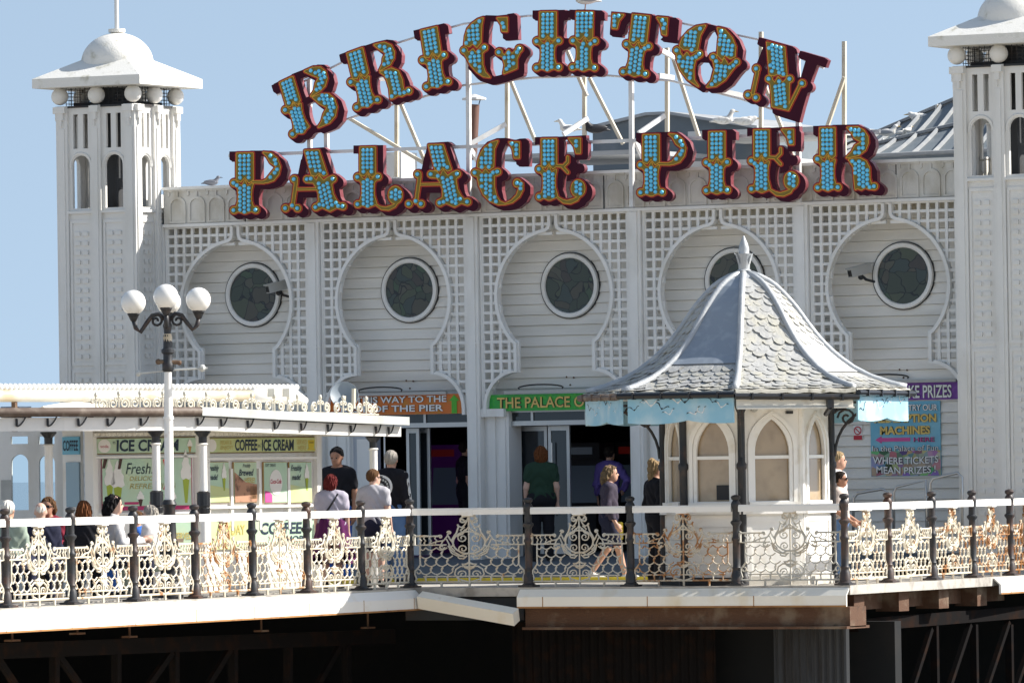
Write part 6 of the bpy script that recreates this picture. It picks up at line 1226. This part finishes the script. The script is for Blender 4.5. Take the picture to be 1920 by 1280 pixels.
# ------------------------------------------------------------------ people
_m('skin', (.52, .29, .20), .55, var=.08, vscale=12); _m('skin_pale', (.60, .38, .29), .55, var=.08, vscale=12); _m('skin_tan', (.38, .19, .12), .55, var=.08, vscale=12)
for n_, c_ in dict(cloth_black=(.012, .012, .016), cloth_navy=(.02, .022, .045), cloth_green=(.022, .05, .032), cloth_grey=(.42, .41, .44), cloth_lilac_grey=(.40, .37, .44), cloth_purple=(.13, .09, .30), cloth_plum=(.085, .012, .07), cloth_dark_plum=(.055, .045, .065), cloth_blue=(.03, .12, .45), denim=(.10, .18, .34), cloth_white=(.66, .64, .64), cloth_sage=(.30, .36, .30), cloth_red=(.22, .02, .04), cloth_pink=(.62, .32, .28), cloth_pale=(.56, .48, .44), hair_dark=(.018, .013, .010), hair_black=(.008, .007, .008), hair_red=(.10, .012, .012), hair_brown=(.10, .050, .022), hair_auburn=(.13, .045, .015), hair_light=(.16, .11, .06), hair_white=(.66, .62, .56), hair_grey=(.34, .31, .27), hair_blonde=(.29, .205, .11), shoe_white=(.55, .55, .54), shoe_dark=(.03, .03, .03)).items():
    _m(n_, c_, .85, var=.22, vscale=9 if 'hair' not in n_ else 40, bump=.35 if 'hair' in n_ else .25, bscale=60 if 'hair' in n_ else 14, spec=.2)
A3 = lambda *a: np.array(a, float)
def person(label, px, py_head, foot, yaw, H=1.68, build=1., pose=None, hair=('short', 'hair_dark'), shirt=('tee', 'cloth_black'), legs=('trousers', 'cloth_navy'), skin='skin', seat=None, shoes='shoe_dark', extra=None, headyaw=0, headtilt=0, lean=0, bag=None):
    """local frame: x to the person's left, y forward (facing), z up; foot = ground point"""
    t = thing('person', label, 'person', foot, 0)
    k = H / 1.70; w = build; P = dict(pelvis=A3(0, 0, .93), waist=A3(0, .005, 1.08), chest=A3(0, .0, 1.27), neck=A3(0, -.01, 1.45), head=A3(0, .02, 1.585))
    for s_, sd in ((1, 'l'), (-1, 'r')):
        P['sh' + sd] = A3(s_ * .168, -.01, 1.372); P['el' + sd] = A3(s_ * .225, -.03, 1.10); P['wr' + sd] = A3(s_ * .235, .05, .86); P['hip' + sd] = A3(s_ * .09, 0, .90); P['kn' + sd] = A3(s_ * .10, .02, .49); P['an' + sd] = A3(s_ * .10, -.02, .08); P['toe' + sd] = A3(s_ * .125, .14, .035)
    if seat:
        dz = .93 - .52
        for n_ in ('pelvis', 'waist', 'chest', 'neck', 'head', 'shl', 'shr', 'ell', 'elr', 'wrl', 'wrr', 'hipl', 'hipr'): P[n_] = P[n_] - A3(0, 0, dz)
        for s_, sd in ((1, 'l'), (-1, 'r')): P['kn' + sd] = A3(s_ * .12, .42, .52); P['an' + sd] = A3(s_ * .12, .40, .09); P['toe' + sd] = A3(s_ * .13, .56, .035); P['el' + sd] = P['sh' + sd] + A3(s_ * .06, .08, -.28); P['wr' + sd] = A3(s_ * .10, .38, .74)
    if lean:
        for n_ in ('waist', 'chest', 'neck', 'head', 'shl', 'shr', 'ell', 'elr', 'wrl', 'wrr'): P[n_] = P[n_] + A3(0, lean * (P[n_][2] - P['pelvis'][2]), 0)
    for n_, v in (pose or {}).items(): P[n_] = P[n_] + A3(*v)
    cy, sy = math.cos(yaw), math.sin(yaw)
    Rm = np.array([[cy, -sy, 0], [sy, cy, 0], [0, 0, 1.]])
    def tf(V): return (V * k) @ Rm.T + np.array(foot, float)
    hc = P['head']; hy = headyaw; Rh = np.array([[math.cos(hy), -math.sin(hy), 0], [math.sin(hy), math.cos(hy), 0], [0, 0, 1.]]); ct, st = math.cos(headtilt), math.sin(headtilt); Rh = Rh @ np.array([[1, 0, 0], [0, ct, -st], [0, st, ct]])
    def hd(x, y, z): return hc + Rh @ A3(x, y, z)
    axh = Rh.T
    def torso(Q, g=0.):
        d = ell(Q, P['chest'] + A3(0, 0, .03), (.185 * w + g, .115 * (.6 + .4 * w) + g, .20 + g)); d = smin(d, ell(Q, P['waist'] + A3(0, .01 * w, 0), (.15 * w + g, .11 * w + g, .17 + g)), .08); d = smin(d, ell(Q, P['pelvis'], (.17 * w + g, .125 * w + g, .15 + g)), .08)
        for sd in 'lr': d = smin(d, cone(Q, P['sh' + sd], P['chest'] + A3(0, 0, .08), .062 + g, .09 + g), .05)
        return d
    def arm(Q, sd, g=0.): return smin(cone(Q, P['sh' + sd], P['el' + sd], .056 * (.5 + .5 * w) + g, .042 * (.6 + .4 * w) + g), cone(Q, P['el' + sd], P['wr' + sd], .042 * (.6 + .4 * w) + g, .028 + g), .02)
    def leg(Q, sd, g=0.): return smin(cone(Q, P['hip' + sd], P['kn' + sd], .088 * (.4 + .6 * w) + g, .058 * (.6 + .4 * w) + g), cone(Q, P['kn' + sd], P['an' + sd], .057 * (.6 + .4 * w) + g, .038 + g), .03)
    def headf(Q):
        d = ell(Q, hd(0, -.012, .03), (.079, .100, .097), axh); d = smin(d, ell(Q, hd(0, .03, -.055), (.056, .066, .066), axh), .04); d = smin(d, ell(Q, hd(0, .097, -.012), (.014, .02, .024), axh), .014); d = smin(d, ell(Q, hd(0, .082, -.062), (.022, .012, .009), axh), .012)
        for s_ in (-1, 1): d = smin(d, ell(Q, hd(s_ * .077, -.01, -.005), (.012, .02, .032), axh), .008); d = np.maximum(d, -ell(Q, hd(s_ * .032, .103, .012), (.016, .014, .009), axh))
        return d
    def handf(Q, sd):
        s_ = 1 if sd == 'l' else -1; a = P['el' + sd]; b = P['wr' + sd]; f = (b - a) / np.linalg.norm(b - a); inw = A3(-s_, 0, 0); inw = inw - f * (inw @ f); inw /= np.linalg.norm(inw) + 1e-9; fw = np.cross(f, inw) * s_
        fw = fw if fw[1] > 0 else -fw
        d = cone(Q, b, b + f * .07, .026, .036); d = smin(d, cone(Q, b + f * .05 + fw * .022, b + f * .05 - fw * .022, .022, .02), .02)
        for i, (o_, l_) in enumerate(((.030, .066), (.011, .075), (-.009, .070), (-.028, .055))): q0 = b + f * .085 + fw * o_; q1 = q0 + f * l_ * .55 + inw * .008; q2 = q1 + f * l_ * .35 + inw * .026; d = smin(d, np.minimum(cone(Q, q0, q1, .0105, .0095), cone(Q, q1, q2, .0095, .008)), .006)
        q0 = b + f * .03 + fw * .03; d = smin(d, np.minimum(cone(Q, q0, q0 + f * .035 + fw * .022 + inw * .01, .013, .011), cone(Q, q0 + f * .035 + fw * .022 + inw * .01, q0 + f * .07 + fw * .024 + inw * .022, .011, .009)), .01); return d
    def body(Q):
        d = torso(Q, -.012); d = smin(d, cone(Q, P['neck'] - A3(0, 0, .06), hd(0, -.015, -.04), .056, .05), .03); d = smin(d, headf(Q), .02)
        for sd in 'lr': d = smin(d, arm(Q, sd), .02); d = smin(d, leg(Q, sd), .03); d = smin(d, handf(Q, sd), .012); d = smin(d, cone(Q, P['an' + sd] - A3(0, 0, .03), P['toe' + sd], .035, .028), .02)
        return d
    al = np.array(list(P.values())); lo = al.min(0) - .22; hi = al.max(0) + .22
    sdf_obj(body, lo, hi, .0135, 'body', skin, t, tf)
    kind, cm = shirt
    def shirtf(Q):
        g = .014; d = torso(Q, g); hem = P['pelvis'][2] + .012 * np.sin(Q[:, 0] * 25) - (.02 if kind != 'long' else .12)
        for sd in 'lr':
            a = arm(Q, sd, g + .006)
            if kind in ('tee',):
                u = P['el' + sd] - P['sh' + sd]; pr_ = (Q - P['sh' + sd]) @ u / (u @ u); a = np.maximum(a, (pr_ - .72) * .3)
            else:
                u = P['wr' + sd] - P['el' + sd]; pr_ = (Q - P['el' + sd]) @ u / (u @ u); a = np.maximum(a, (pr_ - .93) * .25)
            d = smin(d, a, .025)
        d = smin(d, cone(Q, P['neck'] - A3(0, 0, .09), P['neck'] - A3(0, 0, .03), .09, .062), .03)
        fold = .009 * np.sin(Q[:, 2] * 40 + 5 * np.sin(Q[:, 0] * 14 + Q[:, 1] * 9)) * np.clip(1.3 - Q[:, 2] / P['chest'][2], 0, 1) * 2
        d = d + fold; d = np.maximum(d, hem - Q[:, 2]); return np.maximum(d, Q[:, 2] - (P['neck'][2] + .028 + .35 * (P['neck'][1] - Q[:, 1])))
    sdf_obj(shirtf, lo, hi, .0135, {'tee': 'tee_shirt', 'long': 'jacket', 'sleeve': 'jumper'}[kind], cm, t, tf)
    lk, lm = legs
    def legf(Q):
        g = .016; d = ell(Q, P['pelvis'], (.175 * w + g, .13 * w + g, .15 + g))
        for sd in 'lr':
            l_ = leg(Q, sd, g)
            if lk == 'shorts': l_ = np.maximum(l_, (P['kn' + sd][2] + .02) - Q[:, 2])
            elif lk == 'trousers': l_ = np.maximum(smin(l_, cone(Q, P['kn' + sd], P['an' + sd], .07, .068), .03), (P['an' + sd][2] - .03) - Q[:, 2])
            d = smin(d, l_, .03)
        if lk == 'skirt': d = smin(d, cone(Q, P['pelvis'] + A3(0, 0, .05), (P['knl'] + P['knr']) / 2 - A3(0, 0, .1), .16 * w, .30 * w) + .012 * np.sin(np.arctan2(Q[:, 1], Q[:, 0]) * 11), .04); d = np.maximum(d, P['knl'][2] - .12 - Q[:, 2])
        return np.maximum(d, Q[:, 2] - (P['waist'][2] - .03))
    sdf_obj(legf, lo, hi, .0145, {'shorts': 'shorts', 'trousers': 'trousers', 'skirt': 'skirt'}[lk], lm, t, tf)
    for sd in 'lr':
        def shf(Q): return np.maximum(smin(cone(Q, P['an' + sd] - A3(0, .02, .03), P['toe' + sd] - A3(0, 0, .004), .047, .04), cone(Q, P['an' + sd] - A3(0, 0, .02), P['an' + sd] + A3(0, 0, .0), .046, .046), .02), -Q[:, 2] + 0)
        c_ = (P['an' + sd] + P['toe' + sd]) / 2; sdf_obj(shf, c_ - .2, c_ + .2, .013, 'shoe', shoes, t, tf)
    hk, hm = hair
    def hairf(Q):
        al_ = np.arctan2(Q[:, 0] - hc[0], -(Q[:, 1] - hc[1])); n_ = (.006 * np.sin(al_ * 19 + Q[:, 2] * 14) * np.sin(Q[:, 2] * 31 + al_ * 3) + .0045 * np.sin(al_ * 33 - Q[:, 2] * 25)) * (1 if hk in ('short', 'bald') else 1.7)
        if hk == 'bald': d = np.maximum(ell(Q, hd(0, -.016, .025), (.080, .099, .092), axh), ((Q - hd(0, 0, .05)) @ (Rh @ A3(0, .3, 1))))
        else: d = ell(Q, hd(0, -.016, .033), (.086, .107, .102), axh)
        if hk in ('bob', 'long', 'curly'):
            d = smin(d, ell(Q, hd(0, -.05, -.03), (.10, .085, .12), axh), .04)
        if hk == 'long': d = smin(d, ell(Q, hd(0, -.085, -.15), (.105, .055, .19), axh), .05)
        if hk == 'curly': d = smin(d, ell(Q, hd(0, -.06, -.08), (.125, .10, .12), axh), .04) + .016 * np.sin(Q[:, 0] * 55 + 2) * np.sin(Q[:, 1] * 50) * np.sin(Q[:, 2] * 58)
        if hk == 'bun': d = smin(d, ell(Q, hd(0, -.07, .12), (.055, .055, .05), axh), .02); d = smin(d, ell(Q, hd(0, -.085, -.10), (.05, .04, .16), axh), .04)
        d = d + n_
        face = ((Q - hd(0, .062 if hk in ('short', 'bald') else .07, .075 if hk != 'bald' else .2)) @ (Rh @ A3(0, 1, -.75)))
        side = (Q - hd(0, 0, -.035)) @ (Rh @ A3(0, .55, -1)) if hk in ('short', 'bald') else np.full(len(Q), -1.)
        return np.maximum(np.maximum(d, face), side)
    sdf_obj(hairf, hd(0, 0, 0) - A3(.2, .24, .42), hd(0, 0, 0) + A3(.2, .2, .22), .0095, 'hair', hm, t, tf)
    if skin != 'none':
        m = MB()
        for s_ in (-1, 1): m.ball(tf(hd(s_ * .032, .084, .012)[None])[0], .011, 6)
        m.build('eyes', 'text_black', t)
    if extra: extra(t, P, tf, hd, Rm, k)
    return t
def ground_at(px, py): return onPl(px, py, (0, 0, 0), (0, 0, 1))
def glasses(t, P, tf, hd, Rm, k):
    m = MB()
    for s_ in (-1, 1): m.box(tf(hd(s_ * .035, .098, .012)[None])[0], (.05, .01, .035), (Rm @ A3(1, 0, 0), Rm @ A3(0, 1, 0), Z_)); m.bar(tf(hd(s_ * .07, .095, .015)[None])[0], tf(hd(s_ * .08, -.01, .015)[None])[0], .008, .01)
    m.build('glasses', 'text_black', t)
def strap(t, P, tf, hd, Rm, k):
    m = MB(); pts = [P['shl'] + A3(-.06, -.09, .05), P['chest'] + A3(.03, -.155, .02), P['waist'] + A3(-.12, -.15, .0), P['pelvis'] + A3(-.2, -.06, .05)]; m.tube(list(tf(np.array(pts))), .013, 6); m.build('bag_strap', 'text_black', t)
def stripes(t, P, tf, hd, Rm, k):
    for sd, s_ in (('l', 1), ('r', -1)):
        m = MB()
        for o_ in (-.022, 0, .022):
            pts = [P['neck'] + A3(s_ * .07, o_ * .6, .0), P['sh' + sd] + A3(s_ * .045, o_, .062), P['sh' + sd] + A3(s_ * .078, o_, -.02), P['el' + sd] + A3(s_ * .066, o_, 0), P['wr' + sd] + A3(s_ * .052, o_, .03)]; m.tube(list(tf(np.array(pts))), .0075, 5)
        m.build('sleeve_stripes', 'text_white', t)
def bottle(t, P, tf, hd, Rm, k):
    c = tf((P['wrr'] + A3(-.07, .07, -.11))[None])[0]; b = thing('drink_bottle', 'bright yellow bottle carried by the walking woman', 'bottle', c - Z_ * .12); m = MB(); m.lathe([(.045, -.13), (.052, -.12), (.052, .10), (.045, .115), (.02, .12)], c, 14); m.build('bottle', 'yellow_cup', b, smooth=.7)
def hem_band(t, P, tf, hd, Rm, k):
    def f(Q): d = ell(Q, P['pelvis'] + A3(0, 0, .02), (.20 * 1.1 + .012, .15 * 1.1, .2)); return np.maximum(d, np.abs(Q[:, 2] - (P['pelvis'][2] - .04)) - .03)
    sdf_obj(f, P['pelvis'] - .35, P['pelvis'] + .35, .014, 'under_vest', 'cloth_pale', t, tf)
AZ = lambda deg: math.radians(deg)          # yaw 0 faces +Y; positive turns left
# view direction is about 28 deg to the left of +Y: facing camera = 180+28, facing away = 28, facing picture right = -62
AWAY, CAMW, RGT, LFT = 28, 208, -62, 118
def stand(px, py_head, X=None, Y=None, z=0.):
    """ground point under a head seen at px, py ; returns point and the height that puts the crown there"""
    p = onX(px, py_head, X) if X is not None else onY(px, py_head, Y); return np.array((p[0], p[1], z)), float(p[2] - z)
def addp(label, px, pyh, yaw, X=None, Y=None, z=0., dH=0., **kw):
    f, h = stand(px, pyh, X, Y, z)
    if kw.get('seat'): H = 1.70 * (h + .0) / (1.70 - .41)
    else: H = h
    return person(label, px, pyh, f, AZ(yaw), H=H / 1.0 + dH, **kw)
rampz = lambda Y: max(0, min(.34, .02 + (Y + 3.2) / 4.2 * .32))
addp('man in black T-shirt and blue jeans looking down by the white side door', 632, 840, CAMW - 20, Y=-3.5, z=0, build=1.12, hair=('short', 'hair_black'), shirt=('tee', 'cloth_black'), legs=('trousers', 'cloth_blue'), headtilt=-.25, skin='skin_tan')
addp('woman with dark red bob, striped grey top and plum skirt behind the railing', 621, 891, AWAY - 5, X=1.75, build=1.28, hair=('bob', 'hair_red'), shirt=('tee', 'cloth_lilac_grey'), legs=('skirt', 'cloth_plum'), skin='skin_pale', extra=strap, headyaw=-.3)
addp('man in pale grey T-shirt and glasses with dark blue shorts behind the railing', 700, 881, AWAY - 15, X=2.0, build=1.08, hair=('short', 'hair_brown'), shirt=('tee', 'cloth_grey'), legs=('shorts', 'cloth_navy'), skin='skin_pale', headyaw=-.7, extra=glasses)
addp('man in black tracksuit top with three white sleeve stripes at the kiosk column', 732, 846, AWAY - 25, Y=-5.0, z=0, build=1.12, hair=('short', 'hair_grey'), shirt=('sleeve', 'cloth_black'), legs=('trousers', 'denim'), extra=stripes, headyaw=.2)
addp('shadowy person in black standing in the dark doorway under the orange sign', 872, 828, RGT + 20, Y=1.3, z=.34, hair=('short', 'hair_dark'), shirt=('tee', 'cloth_black'), legs=('trousers', 'cloth_black'))
addp('woman with auburn bob in dark green T-shirt seen from behind at the middle doors', 1014, 838, AWAY, Y=-.4, z=rampz(-.4), build=1.22, hair=('bob', 'hair_auburn'), shirt=('tee', 'cloth_green'), legs=('trousers', 'cloth_black'), skin='skin_pale', extra=hem_band)
addp('person in purple hooded top with hand on hip inside the dark right doorway', 1142, 838, AWAY - 30, Y=.9, z=.34, hair=('short', 'hair_dark'), shirt=('sleeve', 'cloth_purple'), legs=('trousers', 'cloth_black'), pose=dict(ell=(.15, -.05, .06), wrl=(.0, -.02, .14)))
addp('woman with curly brown hair walking right in dark plum top and shorts', 1139, 874, RGT, Y=-4.3, z=0., hair=('curly', 'hair_light'), shirt=('sleeve', 'cloth_dark_plum'), legs=('shorts', 'cloth_navy'), skin='skin', shoes='shoe_white', lean=.05, pose=dict(knl=(0, .12, .02), anl=(0, .26, .0), toel=(0, .27, .02), knr=(0, -.04, 0), anr=(0, -.24, .05), toer=(0, -.2, .0), wrl=(0, .06, .0), wrr=(0, .05, .0)), extra=bottle)
addp('woman with blonde topknot in black jacket standing beside the hut column', 1228, 866, RGT + 25, Y=-5.2, z=0., hair=('bun', 'hair_blonde'), shirt=('long', 'cloth_black'), legs=('trousers', 'cloth_black'), skin='skin')
addp('person in sunglasses and pale top half hidden behind the hut right column', 1574, 885, RGT - 10, Y=-4.6, z=0., hair=('short', 'hair_dark'), shirt=('tee', 'cloth_pale'), legs=('trousers', 'denim'), skin='skin_tan', extra=glasses, pose=dict(wrl=(0, .16, .06), wrr=(0, .2, .05)))
addp('tall fair-haired person just behind the sunglasses wearer at the hut', 1569, 848, RGT, Y=-3.4, z=.0, hair=('short', 'hair_blonde'), shirt=('tee', 'cloth_white'), legs=('trousers', 'denim'))
# seated on the left
addp('seated person in sage green top at the left edge behind the railing', 14, 940, AWAY - 20, X=1.9, seat=True, build=1.25, hair=('short', 'hair_white'), shirt=('sleeve', 'cloth_sage'), legs=('trousers', 'cloth_navy'))
addp('seated white-haired man in navy jacket seen from behind', 76, 944, AWAY + 5, X=1.9, seat=True, build=1.35, hair=('bald', 'hair_white'), shirt=('sleeve', 'cloth_navy'), legs=('trousers', 'cloth_navy'), skin='skin_pale', headtilt=-.1)
addp('seated woman in sunglasses and dark red top facing the camera', 90, 934, CAMW - 15, X=.7, seat=True, hair=('bob', 'hair_brown'), shirt=('sleeve', 'cloth_red'), legs=('trousers', 'cloth_navy'), skin='skin_tan', extra=glasses)
addp('seated woman with long chestnut hair in black seen from behind', 157, 941, AWAY, X=1.6, seat=True, build=1.05, hair=('long', 'hair_auburn'), shirt=('sleeve', 'cloth_black'), legs=('trousers', 'cloth_black'))
addp('seated woman with thick black hair and pale blouse turned to the right', 212, 930, RGT + 15, X=1.7, seat=True, build=1.05, hair=('curly', 'hair_black'), shirt=('sleeve', 'cloth_white'), legs=('trousers', 'cloth_navy'), skin='skin_pale')
addp('seated person in bright blue top between the pale blouse and the grey-haired elder', 258, 960, LFT, X=.9, seat=True, hair=('short', 'hair_brown'), shirt=('tee', 'cloth_blue'), legs=('trousers', 'cloth_blue'))
addp('seated grey-haired elder in white shirt beside the lamp post', 291, 949, LFT - 25, X=1.7, seat=True, build=1.15, hair=('bob', 'hair_grey'), shirt=('tee', 'cloth_white'), legs=('trousers', 'cloth_sage'), skin='skin_pale', lean=.12)
# benches that carry them
for X_c, y0, y1, l in ((1.85, -23.5, -19.4, 'long brown bench nearest the left railing'), (1.65, -19.2, -15.6, 'brown bench beside the lamp post'), (.75, -20.5, -15.5, 'brown bench on the kiosk side of the seated group')):
    b = thing('bench', l, 'bench', (X_c, (y0 + y1) / 2, 0)); m = MB(); m.b2((X_c - .22, y0, .36), (X_c + .22, y1, .405)); m.build('seat', 'table_wood', b)
    for yy in (y0 + .3, y1 - .3):
        m = MB(); m.b2((X_c - .18, yy - .04, 0), (X_c + .18, yy + .04, .36)); m.build('leg', 'table_wood', b)
# ------------------------------------------------------------------ birds
def bird(label, px, py, Y, L, yaw, body_m, wing_m, name='gull', sit=False, head_up=.9, beak='beak', cat='bird', group=None):
    c = onY(px, py, Y); t = thing(name, label, cat, c, 0, group); lg = 0 if sit else .16
    cy, sy = math.cos(yaw), math.sin(yaw); Rm = np.array([[cy, -sy, 0], [sy, cy, 0], [0, 0, 1.]]); tf = lambda V: (np.asarray(V) * L) @ Rm.T + c
    def bf(Q):
        d = ell(Q, A3(0, 0, lg + .20), (.15, .36, .17)); d = smin(d, cone(Q, A3(0, -.25, lg + .2), A3(0, -.62, lg + .14), .09, .02), .08); hz = lg + .2 + .28 * head_up; d = smin(d, cone(Q, A3(0, .22, lg + .28), A3(0, .34, hz), .12, .085), .08); return smin(d, ell(Q, A3(0, .37, hz + .03), (.085, .11, .088)), .03)
    sdf_obj(bf, A3(-.3, -.75, lg - .05), A3(.3, .6, lg + .75), .035, 'body', body_m, t, tf)
    for s_ in (-1, 1): sdf_obj(lambda Q: ell(Q, A3(s_ * .13, -.1, lg + .23), (.045, .36, .11)), A3(-.3, -.6, lg), A3(.3, .4, lg + .5), .03, 'wing', wing_m, t, tf)
    hz = lg + .2 + .28 * head_up + .02; m = MB(); P_ = tf([A3(0, .46, hz), A3(0, .62, hz - .02)]); m.tube(list(P_), [.03 * L, .008 * L], 5); m.build('beak', beak, t)
    if not sit:
        for s_ in (-1, 1): m = MB(); P_ = tf([A3(s_ * .06, .0, lg + .08), A3(s_ * .06, .02, 0.01), A3(s_ * .06, .12, 0.0)]); m.tube(list(P_), .014 * L, 5); m.build('leg', 'leg_pink', t)
bird('white gull standing on the top of the letter H, cut by the picture top', 1098, 19, YS + .06, .42, AZ(LFT + 10), 'gull_white', 'gull_grey')
bird('speckled young gull standing upright on the roof above the second I', 1357, 235, 4., .38, AZ(RGT), 'gull_white', 'gull_white', sit=True, head_up=1.2)
bird('speckled young gull lying flat on the roof below the letter N', 1397, 237, 4., .40, AZ(RGT), 'gull_white', 'gull_white', sit=True, head_up=.3)
bird('pale gull perched behind the frame left of the crow', 1066, 250, 3., .36, AZ(LFT), 'gull_white', 'gull_grey', sit=True, head_up=1.1)
bird('glossy black crow on the roof above the first E', 1116, 252, 1.2, .42, AZ(LFT + 20), 'crow_black', 'crow_black', 'crow', sit=True, beak='text_black')
bird('grey pigeon on the parapet left of the first P', 397, 349, .15, .28, AZ(RGT), 'pigeon_grey', 'pigeon_grey', 'pigeon', sit=True, beak='text_black')
bird('white gull at the low end of the ribbed roof beside the last R', 1664, 257, 4.3, .34, AZ(RGT), 'gull_white', 'gull_grey', sit=True)
bird('brown-flecked gull halfway up the ribbed roof edge', 1726, 231, 6.3, .42, AZ(LFT), 'gull_white', 'gull_white', sit=True, head_up=.4)
bird('white gull highest on the ribbed roof facing the camera', 1757, 222, 6.5, .38, AZ(CAMW), 'gull_white', 'gull_grey', sit=True)
for i, (px, py) in enumerate(((1690, 251), (1702, 246), (1655, 270), (1675, 268), (1712, 284), (1726, 283), (1778, 290))): bird('tiny white gull on the ribbed roof, %s from the left' % ordn[i], px, py + 3, 5., .2, AZ(RGT + 40 * i), 'gull_white', 'gull_white', sit=True, group='small gulls on the ribbed roof')
bpy.context.view_layer.update()
